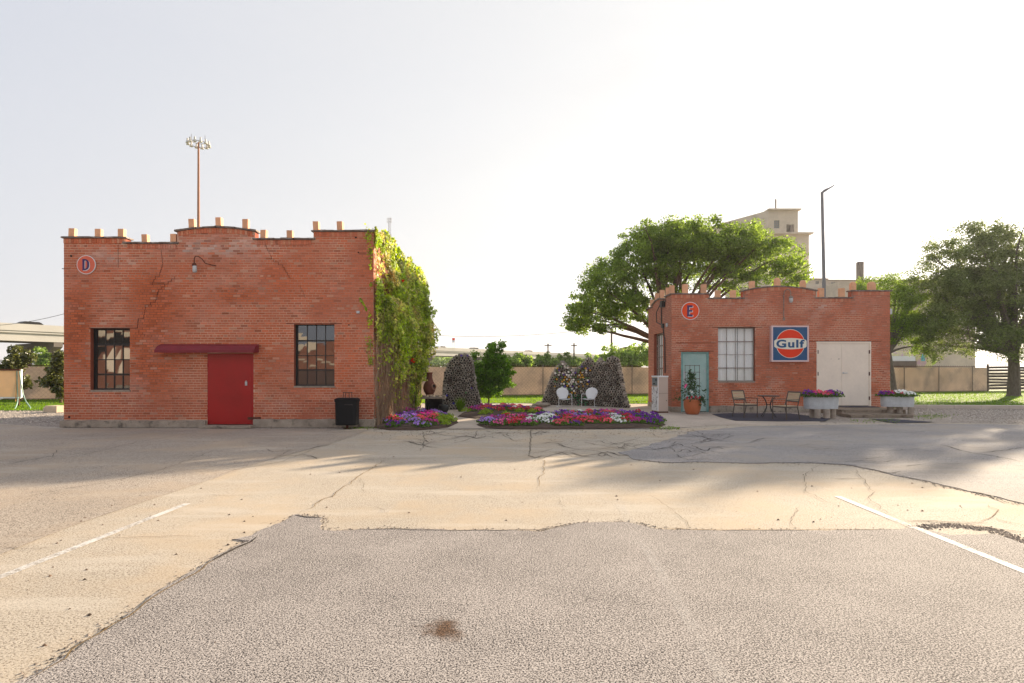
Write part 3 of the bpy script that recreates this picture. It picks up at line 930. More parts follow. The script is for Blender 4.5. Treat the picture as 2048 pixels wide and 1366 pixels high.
def wall_core(mb, L_, ztop, openings, mapf, thick, nrm, cuts):
    """solid wall behind the bricks with real openings"""
    us = sorted(set([0, L_] + [o for op in openings for o in op[:2]] + list(cuts)))
    for a, b in zip(us[:-1], us[1:]):
        if b - a < 1e-4: continue
        m_ = 0.5 * (a + b)
        iv = [(0.0, None)]
        blocks = sorted([(p0, p1) for (o0, o1, p0, p1) in openings if o0 <= m_ <= o1])
        z = 0.0; segs = []
        for p0, p1 in blocks:
            if p0 > z + 1e-4: segs.append((z, z, p0, p0))
            z = p1
        segs.append((z, z, ztop(a + 1e-4), ztop(b - 1e-4)))
        for (la, lb, ta, tb) in segs:
            pts = [Vector(mapf(a, la)), Vector(mapf(b, lb)), Vector(mapf(b, tb)), Vector(mapf(a, ta))]
            mb.prism(pts, -nrm * thick)

def mortar_sheet(L_, ztop, openings, colf, mapf, nrm, cuts, step=0.28):
    """mortar face 1 mm in front of the core, with colour varying over the wall"""
    us = sorted(set([0, L_] + [o for op in openings for o in op[:2]] + list(cuts) + [i * step for i in range(1, int(L_ / step) + 1)]))
    zmax = max(ztop(u * L_ / 200) for u in range(201))
    zs = sorted(set([0] + [o for op in openings for o in op[2:]] + [i * step for i in range(1, int(zmax / step) + 2)]))
    verts, faces, cols = [], [], []
    for a, b in zip(us[:-1], us[1:]):
        if b - a < 1e-4: continue
        m_ = 0.5 * (a + b)
        ta, tb = ztop(a + 1e-4), ztop(b - 1e-4)
        for z0, z1 in zip(zs[:-1], zs[1:]):
            if z1 - z0 < 1e-4: continue
            zc = 0.5 * (z0 + z1)
            if any(o0 <= m_ <= o1 and p0 <= zc <= p1 for (o0, o1, p0, p1) in openings): continue
            za1, zb1 = min(z1, ta), min(z1, tb)
            if za1 <= z0 + 1e-4 and zb1 <= z0 + 1e-4: continue
            i = len(verts)
            q = [(a, z0), (b, z0), (b, max(zb1, z0)), (a, max(za1, z0))]
            for (uu, zz) in q:
                verts.append(tuple(Vector(mapf(uu, zz)) + nrm * 0.001))
                cols.extend([*colf(uu, zz), 1.0])
            faces.append((i, i + 1, i + 2, i + 3))
    return verts, faces, cols

def mesh_pointcol(name, verts, faces, cols, m, parent):
    me = bpy.data.meshes.new(name)
    me.from_pydata(verts, [], faces)
    at = me.color_attributes.new('bcol', 'FLOAT_COLOR', 'POINT')
    at.data.foreach_set('color', cols)
    me.materials.append(m)
    o = bpy.data.objects.new(name, me); COL.objects.link(o)
    o.parent = parent; o.location = -Vector(parent_origin(parent))
    return o

def lerp3(a, b, t):
    t = max(0, min(1, t))
    return tuple(x + (y - x) * t for x, y in zip(a, b))

def brick_color(zone, light, u, z, r_):
    """zone 0..1 = orange raw brick, light 0..1 = pale film"""
    base = lerp3((0.53, 0.145, 0.066), (0.50, 0.165, 0.092), 0.5 + 0.9 * fbm(u, z, 3, 0.7))
    base = lerp3(base, (0.52, 0.13, 0.05), zone)
    v = r_.gauss(1.0, 0.075)
    if r_.random() < 0.06: v *= 0.74
    if r_.random() < 0.04: base = lerp3(base, (0.50, 0.30, 0.21), 0.6)
    base = lerp3(base, (0.58, 0.44, 0.39), light * r_.uniform(0.1, 1.0))
    return tuple(max(0.01, c * v) for c in base)

# ---- building D
DY = 16.22
DS = F / DY
def dX(px): return (px - 1024) / DS
def dZ(py): return EYE + (HOR - py) / DS
DX0, DX1 = dX(128), dX(747)
DL = DX1 - DX0
DYB = 23.9
def du(px): return dX(px) - DX0
d_steps = [du(251), du(354), du(510), du(627)]
def d_top(u):
    if u < d_steps[0]: return dZ(477)
    if u < d_steps[1]: return dZ(488)
    if u < d_steps[2]:
        t = (u - d_steps[0 + 1]) / (d_steps[2] - d_steps[1])
        return dZ(464) + (dZ(456) - dZ(464)) * (1 - (2 * t - 1) ** 2)
    if u < d_steps[3]: return dZ(480)
    return dZ(464)
D_OPEN = [(du(181), du(260), dZ(780), dZ(657)), (du(588), du(669), dZ(772), dZ(648)), (du(415), du(507), 0.06, dZ(707))]
def d_zone(u, z):
    # raw orange brick with dark joints: band around the crack and the left window
    x = u + DX0
    a = math.exp(-(((x + 10.15) / 0.75) ** 2)) * (1 if z < 3.9 else math.exp(-(z - 3.9) ** 2 * 4))
    b = math.exp(-(((x + 12.3) / 0.6) ** 2)) * (1 / (1 + math.exp((z - 3.6) * 5))) * (1 / (1 + math.exp(-(z - 1.5) * 5)))
    c = math.exp(-(((x + 7.6) / 1.1) ** 2)) * math.exp(-((z - 3.75) / 0.25) ** 2)
    s = max(a, b, c) * (1 / (1 + math.exp(-(z - 1.0) * 6)))
    return max(0, min(0.85, (s + 0.35 * fbm(x, z, 1, 1.3) - 0.25) * 1.5))
def d_light(u, z):
    x = u + DX0
    a = math.exp(-(((x + 8.35) / 1.3) ** 2)) * math.exp(-((z - 5.05) / 0.28) ** 2)
    b = math.exp(-(((x + 11.4) / 0.8) ** 2)) * math.exp(-((z - 4.8) / 0.3) ** 2) * 0.6
    e = 0.30 * max(0, fbm(x, z, 9, 1.5) - 0.05)
    return max(0, min(1, 1.25 * max(a, b) * (0.75 + 1.2 * fbm(x, z, 4, 3.0)) + e))
def d_bcol(u, z, r_): 
    c = brick_color(d_zone(u, z), d_light(u, z), u, z, r_)
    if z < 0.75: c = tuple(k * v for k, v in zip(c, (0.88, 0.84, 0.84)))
    return c
def d_mcol(u, z):
    lt = lerp3((0.70, 0.50, 0.37), (0.58, 0.34, 0.24), 0.5 + 1.3 * fbm(u, z, 6, 0.9))
    lt = lerp3(lt, (0.42, 0.17, 0.11), max(0, min(1, (fbm(u, z, 12, 0.8) + 0.0) * 1.6)))
    c = lerp3(lt, (0.20, 0.07, 0.04), d_zone(u, z))
    return lerp3(c, (0.6, 0.5, 0.44), d_light(u, z) * 0.6)

def make_walls(parent, L_, z0, ztop, openings, bcol, mcol, mapf, nrm, cuts, thick, seed, singles=0, core_mat=None):
    mb = MB(); wall_core(mb, L_, ztop, openings, mapf, thick, nrm, cuts)
    mb.build('wall', M_core, parent)
    v, f, c = mortar_sheet(L_, ztop, openings, mcol, mapf, nrm, cuts)
    mesh_pointcol('mortar', v, f, c, M_mortar, parent)
    bs = brick_field(L_, z0, ztop, openings, bcol, mapf, nrm, seed)
    if singles:
        bs.sort(key=lambda t: -((t[0][5] - t[0][4]).length / (t[0][4] - Vector((0, 0, EYE))).length))
        for P, cc in bs[:singles]:
            mb = MB(); add_brick(mb, P, cc); mb.build('brick', M_brick, parent, colors=True)
    mb = MB()
    for P, cc in bs[singles:]:
        add_brick(mb, P, cc)
    mb.build('brick', M_brick, parent, colors=True, stuff=True)

D = thing('brick_building', 'larger red brick building with red door, stepped parapet and ivy on its side wall', 'building', ((DX0 + DX1) / 2, DY, 0))
arch_cuts = [d_steps[1] + (d_steps[2] - d_steps[1]) * i / 10 for i in range(1, 10)]
dmap = lambda u, z: (DX0 + u, DY, z)
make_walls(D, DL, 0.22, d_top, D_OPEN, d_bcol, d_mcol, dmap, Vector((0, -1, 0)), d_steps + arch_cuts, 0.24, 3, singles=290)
# right side wall (behind the ivy)
DSL = DYB - DY
def ds_top(u):
    if u < 2.3: return dZ(464)
    if u < 4.2: return dZ(464) - 0.12
    if u < 6.4: return dZ(464) - 0.05
    return dZ(464) - 0.02
def ds_bcol(u, z, r_): return brick_color(0.1, 0.25 + 0.4 * max(0, fbm(u, z, 2, 1.1)), u, z, r_)
def ds_mcol(u, z): return (0.50, 0.34, 0.25)
make_walls(D, DSL, 0.22, ds_top, [], ds_bcol, ds_mcol, lambda u, z: (DX1, DY + u, z), Vector((1, 0, 0)), [2.3, 4.2, 6.4], 0.24, 5)
mb = MB()  # left and rear walls, roof
mb.box(DX0, DX0 + 0.24, DY + 0.241, DYB, 0, dZ(477)); mb.box(DX0 + 0.241, DX1 - 0.241, DYB - 0.24, DYB, 0, 4.9)
mb.build('wall', M_core, D)
mb = MB(); mb.box(DX0 + 0.242, DX1 - 0.242, DY + 0.242, DYB - 0.242, 4.55, 4.62); mb.build('roof', M_roof, D)
# soldier course and coping
def soldier(parent, L_, ztop, mapf, nrm, colf, seed, skip=lambda u: False, n_single=0):
    r_ = random.Random(seed); mb = MB(); u = 0.0; w = 0.072
    while u < L_ - 0.02:
        a, b = u, min(L_, u + w - 0.009); u += w
        ta, tb = ztop(a + 1e-3), ztop(b - 1e-3)
        if abs(ta - tb) > 0.05: continue
        P = []
        for d in (0.008, 0.022):
            for (uu, zz) in ((a, ta - 0.135), (b, tb - 0.135), (b, tb - 0.004), (a, ta - 0.004)):
                P.append(Vector(mapf(uu, zz)) + nrm * d)
        c = colf(0.5 * (a + b), ta - 0.05, r_)
        c = tuple(v * 1.08 for v in c)
        if r_.random() < 0.25: c = lerp3(c, (0.62, 0.33, 0.2), 0.5)
        add_brick(mb, P, c)
    mb.build('soldier_brick', M_brick, parent, colors=True, stuff=True)
soldier(D, DL, d_top, dmap, Vector((0, -1, 0)), d_bcol, 8)

def coping(parent, L_, ztop, mapf, nrm, steps, seed, thick=0.24, over=0.06, h=0.045, segl=0.62):
    """overlapping uneven coping pieces, each its own part"""
    r_ = random.Random(seed)
    ed = [0] + list(steps) + [L_]
    for a0, b0 in zip(ed[:-1], ed[1:]):
        n = max(1, round((b0 - a0) / segl))
        for i in range(n):
            a = a0 + (b0 - a0) * i / n - (0.05 if i == 0 else 0.01); b = a0 + (b0 - a0) * (i + 1) / n + (0.05 if i == n - 1 else 0.02)
            aa = min(max(a, a0 + 1e-3), b0 - 1e-3); bb = min(max(b, a0 + 1e-3), b0 - 1e-3)
            mb = MB()
            za, zb = ztop(aa), ztop(bb)
            k = 3
            for j in range(k):
                u0 = a + (b - a) * j / k; u1 = a + (b - a) * (j + 1) / k
                z0 = za + (zb - za) * j / k + r_.uniform(0, 0.008) + 0.002; z1 = z0 + (zb - za) / k
                q = [Vector(mapf(u0, z0)) + nrm * over, Vector(mapf(u1, z1)) + nrm * over, Vector(mapf(u1, z1)) - nrm * (thick + 0.04), Vector(mapf(u0, z0)) - nrm * (thick + 0.04)]
                hh = h * r_.uniform(0.8, 1.15)
                mb.prism([p for p in q][::-1], (0, 0, hh))
            mb.build('coping', M_coping, parent)
coping(D, DL, d_top, dmap, Vector((0, -1, 0)), d_steps, 21)
coping(D, DSL, ds_top, lambda u, z: (DX1, DY + u, z), Vector((1, 0, 0)), [2.3, 4.2, 6.4], 22)
# clay blocks on the parapet
def merlon(parent, cx, cy, z, w, h, d=0.13, r_=rnd, rounded=0.0):
    mb = MB()
    a = r_.uniform(-0.12, 0.12); tx = r_.uniform(-0.015, 0.015)
    ca, sa = math.cos(a), math.sin(a)
    q = [(-w / 2, -d / 2), (w / 2, -d / 2), (w / 2, d / 2), (-w / 2, d / 2)]
    B = [Vector((cx + x * ca - y * sa, cy + x * sa + y * ca, z)) for x, y in q]
    levels = [(0, 1.0), (0.97, 1.0), (1.0, 0.94)] if not rounded else [(0, 1.0), (0.7, 1.0), (0.88, 0.85), (1.0, 0.45)]
    rings = []
    for t, s in levels:
        rings.append([Vector((cx + (p.x - cx) * s + tx * t, cy + (p.y - cy) * s, z + h * t)) for p in B])
    for r0, r1 in zip(rings[:-1], rings[1:]):
        for k in range(4):
            j = (k + 1) % 4
            mb.face([r0[k], r0[j], r1[j], r1[k]])
    mb.face(rings[-1])
    mb.build('merlon', M_terra, parent)
for px, py0, py1 in [(142, 474, 457), (195, 473, 457), (241, 471, 455), (289, 484, 468), (346, 483, 466), (383, 456, 438), (437, 452, 434), (490, 454, 435), (526, 477, 460), (579, 476, 460), (632, 462, 444), (680, 461, 443)]:
    u = du(px)
    merlon(D, dX(px), DY + 0.06, d_top(u) + 0.04, 0.155, (py0 - py1) / DS + 0.01)
for i in range(5):
    merlon(D, DX1 - 0.08, DY + 1.4 + i * 1.7, ds_top(1.4 + i * 1.7) + 0.04, 0.15, 0.24)
# stepped side faces catch the sun: small return coping bricks (already solid wall)
# foundation
mb = MB()
def rough_block(mb, x0, x1, y0, y1, z0, z1, n, amp):
    xs = [x0 + (x1 - x0) * i / n for i in range(n + 1)]
    T = [z1 + amp * mnoise.noise(Vector((x * 3, 1, 2))) for x in xs]
    Yf = [y0 + amp * 0.6 * mnoise.noise(Vector((x * 4, 7, 2))) for x in xs]
    for i in range(n):
        mb.face([(xs[i], Yf[i], z0), (xs[i + 1], Yf[i + 1], z0), (xs[i + 1], Yf[i + 1] + 0.01, T[i + 1] - 0.02), (xs[i], Yf[i] + 0.01, T[i] - 0.02)])
        mb.face([(xs[i], Yf[i] + 0.01, T[i] - 0.02), (xs[i + 1], Yf[i + 1] + 0.01, T[i + 1] - 0.02), (xs[i + 1], y1, T[i + 1]), (xs[i], y1, T[i])])
    mb.face([(x0, Yf[0], z0), (x0, y1, z0), (x0, y1, T[0]), (x0, Yf[0] + 0.01, T[0] - 0.02)][::-1])
    mb.face([(x1, Yf[-1], z0), (x1, y1, z0), (x1, y1, T[-1]), (x1, Yf[-1] + 0.01, T[-1] - 0.02)])
rough_block(mb, DX0 - 0.05, dX(413), DY - 0.10, DY - 0.001, 0, 0.20, 40, 0.03)
mb.build('foundation', M_found, D); mb = MB()
rough_block(mb, dX(509), DX1 + 0.05, DY - 0.10, DY - 0.001, 0, 0.235, 40, 0.02)
mb.build('foundation', M_found, D)
mb = MB(); mb.box(DX1 + 0.001, DX1 + 0.05, DY - 0.02, DYB, 0, 0.235); mb.build('foundation', M_found, D)
mb = MB()
for a, b in ((411, 446), (446.5, 474), (474.5, 512)):
    mb.box(dX(a), dX(b), DY - 0.34, DY - 0.102, 0, 0.075 + rnd.uniform(-0.006, 0.006))
mb.build('doorstep', M_found, D)
mb = MB(); mb.box(dX(416), dX(506), DY - 0.10, DY + 0.24, 0, 0.062); mb.build('threshold', M_found, D)

def win(parent, x0, x1, z0, z1, y, cols, rows, fm, pane_mat, fw=0.022, thick_rows=(), depth=0.03, dull=(), sillm=None, axis='x', jit=0.004, rowz=None):
    """steel sash window: frame, muntins, one pane each"""
    mb = MB()
    if axis == 'x':
        bx = lambda a, b, c, d, e, f: mb.box(a, b, c, d, e, f)
    else:
        bx = lambda a, b, c, d, e, f: mb.box(c, d, a, b, e, f)
    bx(x0, x1, y, y + depth, z1 - fw * 1.6, z1); bx(x0, x1, y, y + depth, z0, z0 + fw * 1.6)
    bx(x0, x0 + fw * 1.6, y, y + depth, z0 + fw * 1.6, z1 - fw * 1.6); bx(x1 - fw * 1.6, x1, y, y + depth, z0 + fw * 1.6, z1 - fw * 1.6)
    zi0, zi1 = z0 + fw * 1.6, z1 - fw * 1.6; xi0, xi1 = x0 + fw * 1.6, x1 - fw * 1.6
    xs = [xi0 + (xi1 - xi0) * i / cols for i in range(cols + 1)]
    zs = [zi0 + (zi1 - zi0) * i / rows for i in range(rows + 1)]
    if rowz:
        zs = [zi0] + list(rowz) + [zi1]
    for x in xs[1:-1]:
        bx(x - fw / 2, x + fw / 2, y + 0.004, y + depth - 0.003, zi0, zi1)
    for k, z in enumerate(zs[1:-1]):
        w = fw * (2.0 if (k + 1) in thick_rows else 1.0)
        bx(xi0, xi1, y + 0.0055, y + depth - 0.0045, z - w / 2, z + w / 2)
    fo = sub(mb.build('window', fm, parent))
    fo.location = -Vector(parent_origin(parent)); 
    for i in range(cols):
        for j in range(rows):
            m2 = MB(); a, b = xs[i], xs[i + 1]; c, d = zs[j], zs[j + 1]
            yy = y + depth * 0.55
            t1, t2 = rnd.uniform(-jit, jit), rnd.uniform(-jit, jit)
            pts = [(a, yy + t1, c), (b, yy + t2, c), (b, yy + t2 - t1 * 0.5, d), (a, yy - t2 * 0.5, d)]
            if axis != 'x': pts = [(p[1], p[0], p[2]) for p in pts]
            m2.face(pts)
            q = m2.build('pane', M_glassdull if (i, j) in dull or j in dull else pane_mat)
            q.parent = fo
    if sillm:
        m3 = MB()
        if axis == 'x': m3.box(x0 - 0.03, x1 + 0.03, DY_sill(y), y + depth, z0 - 0.05, z0 - 0.001)
        else: m3.box(DY_sill(y), y + depth, x0 - 0.03, x1 + 0.03, z0 - 0.05, z0 - 0.001)
        q = m3.build('sill', sillm); q.parent = fo
    return fo
def DY_sill(y): return y - 0.15
(a, b, c, d) = D_OPEN[0]
win(D, DX0 + a + 0.045, DX0 + b - 0.002, c + 0.002, d - 0.002, DY + 0.13, 4, 4, M_blackmetal, M_glass, fw=0.026, thick_rows=(1, 3), rowz=[dZ(749), dZ(719), dZ(689)], sillm=M_found)
(a, b, c, d) = D_OPEN[1]
win(D, DX0 + a + 0.03, DX0 + b - 0.002, c + 0.002, d - 0.002, DY + 0.13, 4, 4, M_blackmetal, M_glass, fw=0.022, thick_rows=(1, 3), dull=(0,), rowz=[dZ(740), dZ(711), dZ(681)], sillm=M_found)
mb = MB(); mb.box(DX0 + D_OPEN[0][0] + 0.001, DX0 + D_OPEN[0][0] + 0.044, DY + 0.12, DY + 0.18, D_OPEN[0][2], D_OPEN[0][3])
mb.build('window_jamb', M_blackmetal, D); mb = MB()
mb.box(DX0 + D_OPEN[1][0] + 0.001, DX0 + D_OPEN[1][0] + 0.029, DY + 0.12, DY + 0.18, D_OPEN[1][2], D_OPEN[1][3])
mb.build('window_jamb', M_blackmetal, D)
mb = MB()
for (a, b, c, d) in D_OPEN[:2]:
    mb.box(DX0 + a - 0.02, DX0 + b + 0.02, DY + 0.235, DY + 0.60, c - 0.02, d + 0.02, skip=('front',))
mb.build('interior', M_dark, D)
# steel lintels
mb = MB()
mb.box(dX(185) - 0.1, dX(276), DY - 0.012, DY + 0.1, dZ(657), dZ(657) + 0.018)
mb.box(dX(572), dX(684), DY - 0.012, DY + 0.1, dZ(648), dZ(648) + 0.018)
mb.build('lintel', M_rust, D)
# red door
mb = MB(); x0, x1 = dX(415) + 0.004, dX(507) - 0.004
mb.box(x0 + 0.02, x1 - 0.05, DY - 0.010, DY + 0.035, 0.085, dZ(707) - 0.004)
door = sub(mb.build('door', M_redpaint, D)); 
def sp(mb, name, m, par, **k):
    o = mb.build(name, m, **k); o.parent = par; return o
mb = MB(); mb.box(x1 - 0.05, x1, DY - 0.003, DY + 0.05, 0.07, dZ(707) - 0.004); mb.box(x0, x0 + 0.02, DY - 0.003, DY + 0.05, 0.07, dZ(707) - 0.004)
mb.build('door_frame', M_redpaint, D)
mb = MB(); mb.box(dX(491), dX(495), DY - 0.035, DY - 0.0105, dZ(771), dZ(763)); mb.tube([(dX(492), DY - 0.025, dZ(763)), (dX(492.3), DY - 0.025, dZ(761)), (dX(494), DY - 0.025, dZ(761)), (dX(494.3), DY - 0.025, dZ(763))], 0.004)
sp(mb, 'padlock', M_galv, door)
mb = MB(); mb.box(dX(496), dX(522), DY - 0.028, DY - 0.0115, dZ(839), dZ(834)); sp(mb, 'latch_bar', M_rust, door)
mb = MB()
for zc in (0.45, 1.75): mb.tube([(x0 + 0.012, DY - 0.018, zc - 0.06), (x0 + 0.012, DY - 0.018, zc + 0.06)], 0.012)
sp(mb, 'hinge', M_redpaint, door)
mb = MB(); mb.tube([(x0 - 0.03, DY - 0.12, 0.0), (x0 - 0.03, DY - 0.12, 0.2)], 0.03, 8); mb.build('post_stub', M_found, D)
# awning: shallow sloping box hood
mb = MB()
ax0, ax1, zt, zb = dX(323), dX(518), dZ(689), dZ(706)
N_ = 24
fr = [(ax0 + (ax1 - ax0) * i / N_) for i in range(N_ + 1)]
for i in range(N_):
    a, b = fr[i], fr[i + 1]
    w1 = 0.012 * mnoise.noise(Vector((a * 2, 3, 3))); w2 = 0.012 * mnoise.noise(Vector((b * 2, 3, 3)))
    A = [(a, DY - 0.012, zt + w1 + 0.01), (b, DY - 0.012, zt + w2 + 0.01)]
    Bm = [(a, DY - 0.20, zt - 0.05 + w1), (b, DY - 0.20, zt - 0.05 + w2)]
    Bq = [(a - 0.02, DY - 0.30, zb + 0.07 + w1), (b - 0.02, DY - 0.30, zb + 0.07 + w2)]
    Cq = [(a - 0.02, DY - 0.30, zb + w1), (b - 0.02, DY - 0.30, zb + w2)]
    Dq = [(a, DY - 0.012, zb + 0.02), (b, DY - 0.012, zb + 0.02)]
    for p, q in ((A, Bm), (Bm, Bq), (Bq, Cq), (Cq, Dq)):
        mb.face([p[0], q[0], q[1], p[1]])
mb.face([(ax0, DY - 0.012, zt + 0.01), (ax0, DY - 0.012, zb + 0.02), (ax0 - 0.02, DY - 0.30, zb), (ax0 - 0.02, DY - 0.30, zb + 0.07), (ax0, DY - 0.2, zt - 0.05)])
mb.face([(ax1, DY - 0.012, zt + 0.01), (ax1, DY - 0.2, zt - 0.05), (ax1 - 0.02, DY - 0.30, zb + 0.07), (ax1 - 0.02, DY - 0.30, zb), (ax1, DY - 0.012, zb + 0.02)])
mb.build('awning', M_awning, D)
# settlement cracks in the brickwork: open joints standing as dark recessed strips
M_crackred = mat('open_brick_joint', (0.075, 0.028, 0.02), 0.95, var=0.4, vscale=8)
def wall_crack(parent, pts, S, cx, w=0.012, y=DY):
    w *= 0.75
    P = [(dX(p[0]), dZ(p[1])) for p in pts]
    mb = MB(); r_ = random.Random(4)
    cur = P[0]
    for t in P[1:]:
        n = max(1, int(abs(t[1] - cur[1]) / CH))
        dx = (t[0] - cur[0]) / n; dz = (t[1] - cur[1]) / n
        x, z = cur
        for i in range(n):
            ww = w * r_.uniform(0.7, 1.3)
            zl, zh = sorted((z, z + dz))
            mb.box(x - ww / 2, x + ww / 2, y - 0.0135, y - 0.0095, zl - 0.003, zh + 0.003)
            xl, xh = sorted((x, x + dx))
            mb.box(xl - ww / 2, xh + ww / 2, y - 0.0145, y - 0.0095, z + dz - ww * 0.35, z + dz + ww * 0.35)
            x += dx; z += dz
        cur = t
    mb.build('wall_crack', M_crackred, parent)
wall_crack(D, [(323, 500), (326, 525), (320, 545), (311, 553), (303, 570)], 0, 0, 0.012)
wall_crack(D, [(350, 553), (330, 568), (318, 578), (311, 600), (292, 610), (288, 630), (277, 637), (275, 655)], 0, 0, 0.016)
wall_crack(D, [(531, 487), (543, 512), (548, 518), (566, 530), (575, 545), (582, 556)], 0, 0, 0.009)
wall_crack(D, [(601, 570), (607, 583), (612, 595)], 0, 0, 0.006)
wall_crack(D, [(278, 660), (290, 668), (305, 672)], 0, 0, 0.008)
wall_crack(D, [(237, 490), (237, 535)], 0, 0, 0.008)
# little fittings and holes
mb = MB()
for px, py, r_ in ((143, 512, 0.03), (712, 475, 0.03), (717, 505, 0.022), (717, 625, 0.035), (698, 650, 0.02), (139, 834, 0.03)):
    mb.disc(dX(px), dZ(py), r_, DY - 0.008, 0.01, 8)
mb.build('anchor_hole', M_dark, D)
mb = MB(); mb.tube([(DX0 - 0.13, DY + 0.1, dZ(536)), (DX0 + 0.03, DY + 0.1, dZ(538))], 0.012); mb.build('pipe_stub', M_blackmetal, D)
mb = MB(); mb.box(dX(714), dX(720), DY - 0.07, DY - 0.012, dZ(627), dZ(622)); mb.build('pipe_stub', M_galv, D)

# ---- building E
EY = 22.2
ES = F / EY
def eX(px): return (px - 1024) / ES
def eZ(py): return EYE + (HOR - py) / ES
EX0, EX1 = eX(1343), eX(1780)
EL = EX1 - EX0
EYB = 25.95
def eu(px): return eX(px) - EX0
e_steps = [eu(1418), eu(1486), eu(1632), eu(1703)]
def e_top(u):
    if u < e_steps[0]: return eZ(589)
    if u < e_steps[1]: return eZ(598)
    if u < e_steps[2]:
        t = (u - e_steps[1]) / (e_steps[2] - e_steps[1])
        return eZ(583) + (eZ(574) - eZ(583)) * (1 - (2 * t - 1) ** 2)
    if u < e_steps[3]: return eZ(597)
    return eZ(583)
E_OPEN = [(eu(1362), eu(1418), 0.0, eZ(703)), (eu(1436), eu(1510), eZ(764), eZ(655)), (eu(1633), eu(1742), eZ(812), eZ(683))]
def e_light(u, z):
    x = u
    v = 0
    for (px, py, rx, rz, a) in ((1500, 605, 0.8, 0.22, 0.7), (1640, 615, 0.5, 0.35, 0.8), (1525, 640, 0.25, 0.25, 0.7), (1720, 625, 0.7, 0.12, 0.5), (1470, 622, .5, .2, .4)):
        v = max(v, 1.3 * a * math.exp(-((x - eu(px)) / rx) ** 2 - ((z - eZ(py)) / rz) ** 2))
    return max(0, min(1, v * (0.4 + 1.6 * fbm(x, z, 14, 3.0)) + 0.22 * max(0, fbm(x, z, 8, 1.2))))
def e_bcol(u, z, r_):
    c = brick_color(0.0, e_light(u, z), u, z + 20, r_)
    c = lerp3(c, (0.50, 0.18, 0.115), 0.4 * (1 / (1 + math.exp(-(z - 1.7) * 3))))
    return c
def e_mcol(u, z):
    lt = lerp3((0.34, 0.14, 0.09), (0.66, 0.45, 0.33), max(0, min(1, 0.45 + 2.4 * fbm(u, z, 31, 0.9) - 0.15 * max(0, z - 3.4))))
    return lerp3(lt, (0.6, 0.5, 0.44), e_light(u, z) * 0.5)
E = thing('brick_building', 'smaller red brick building with teal door, cream double doors and stepped parapet', 'building', ((EX0 + EX1) / 2, EY, 0))
emap = lambda u, z: (EX0 + u, EY, z)
arch_cuts = [e_steps[1] + (e_steps[2] - e_steps[1]) * i / 10 for i in range(1, 10)]
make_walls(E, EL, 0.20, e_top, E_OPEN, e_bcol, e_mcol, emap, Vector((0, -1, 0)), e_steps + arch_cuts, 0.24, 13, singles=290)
ESL = EYB - EY
es_steps = [0.85, 1.15, 3.0]
def es_top(u):
    if u < es_steps[0]: return eZ(589)
    if u < es_steps[1]: return 4.36
    if u < es_steps[2]: return 4.58 - 0.12 * ((u - 2.0) / 0.9) ** 2
    return 4.36
def Yat(px): return EY * 319 / (px - 1024)
ES_OPEN = [(Yat(1326) - EY, Yat(1308) - EY, 1.15, 3.17)]
esmap = lambda u, z: (EX0, EY + u, z)
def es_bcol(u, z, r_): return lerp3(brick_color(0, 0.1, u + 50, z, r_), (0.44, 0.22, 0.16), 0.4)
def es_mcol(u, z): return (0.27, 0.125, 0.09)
make_walls(E, ESL, 0.20, es_top, ES_OPEN, es_bcol, es_mcol, lambda u, z: (EX0, EY + u, z), Vector((-1, 0, 0)), es_steps + [1.5, 1.9, 2.4], 0.24, 15)
soldier(E, EL, e_top, emap, Vector((0, -1, 0)), e_bcol, 9)
coping(E, EL, e_top, emap, Vector((0, -1, 0)), e_steps, 31)
coping(E, ESL, es_top, lambda u, z: (EX0, EY + u, z), Vector((-1, 0, 0)), es_steps, 32)
mb = MB(); mb.box(EX1 - 0.24, EX1, EY + 0.241, EYB, 0, 4.55); mb.box(EX0 + 0.241, EX1 - 0.241, EYB - 0.24, EYB, 0, 4.3); mb.build('wall', M_core, E)
mb = MB(); mb.box(EX0 + 0.242, EX1 - 0.242, EY + 0.242, EYB - 0.242, 3.95, 4.0); mb.build('roof', M_roof, E)
for px, h, rd in [(1371, 18, 0), (1408, 18, 0), (1436, 15, 0), (1467, 15, 0), (1505, 14, 0), (1556, 16, 1), (1607, 15, 1), (1643, 18, 0), (1685, 18, 0), (1707, 17, 1), (1745, 17, 1)]:
    merlon(E, eX(px), EY + 0.06, e_top(eu(px)) + 0.035, 0.20 if px < 1740 else 0.28, (h + 1) / ES, rounded=rd)
for u in (0.15, 0.75, 1.6, 2.5, 3.3):
    merlon(E, EX0 + 0.08, EY + u + 0.05, es_top(u) + 0.035, 0.17, 0.34)
for px in (1655, 1674): merlon(E, eX(px), EYB - 0.15, 4.3, 0.2, 0.3, rounded=1)
mb = MB()
rough_block(mb, EX0 - 0.03, eX(1361), EY - 0.06, EY - 0.001, 0, 0.21, 6, 0.02)
mb.build('foundation', M_found, E); mb = MB()
rough_block(mb, eX(1419), eX(1632), EY - 0.10, EY - 0.001, 0, 0.24, 24, 0.04)
mb.build('foundation', M_found, E)
mb = MB(); mb.box(EX0 - 0.04, EX0 - 0.001, EY - 0.02, EYB, 0, 0.20); mb.build('foundation', M_found, E)
mb = MB()
mb.box(eX(1357), eX(1427), EY - 0.025, EY + 0.05, eZ(703), eZ(703) + 0.02)
mb.box(eX(1352), eX(1431), EY - 0.0150, EY - 0.003, eZ(686.5), eZ(685.3))
mb.box(eX(1424), eX(1524), EY - 0.018, EY + 0.05, eZ(655), eZ(655) + 0.018)
mb.box(eX(1618), eX(1762), EY - 0.018, EY + 0.05, eZ(683), eZ(683) + 0.02)
mb.build('lintel', M_rust, E)
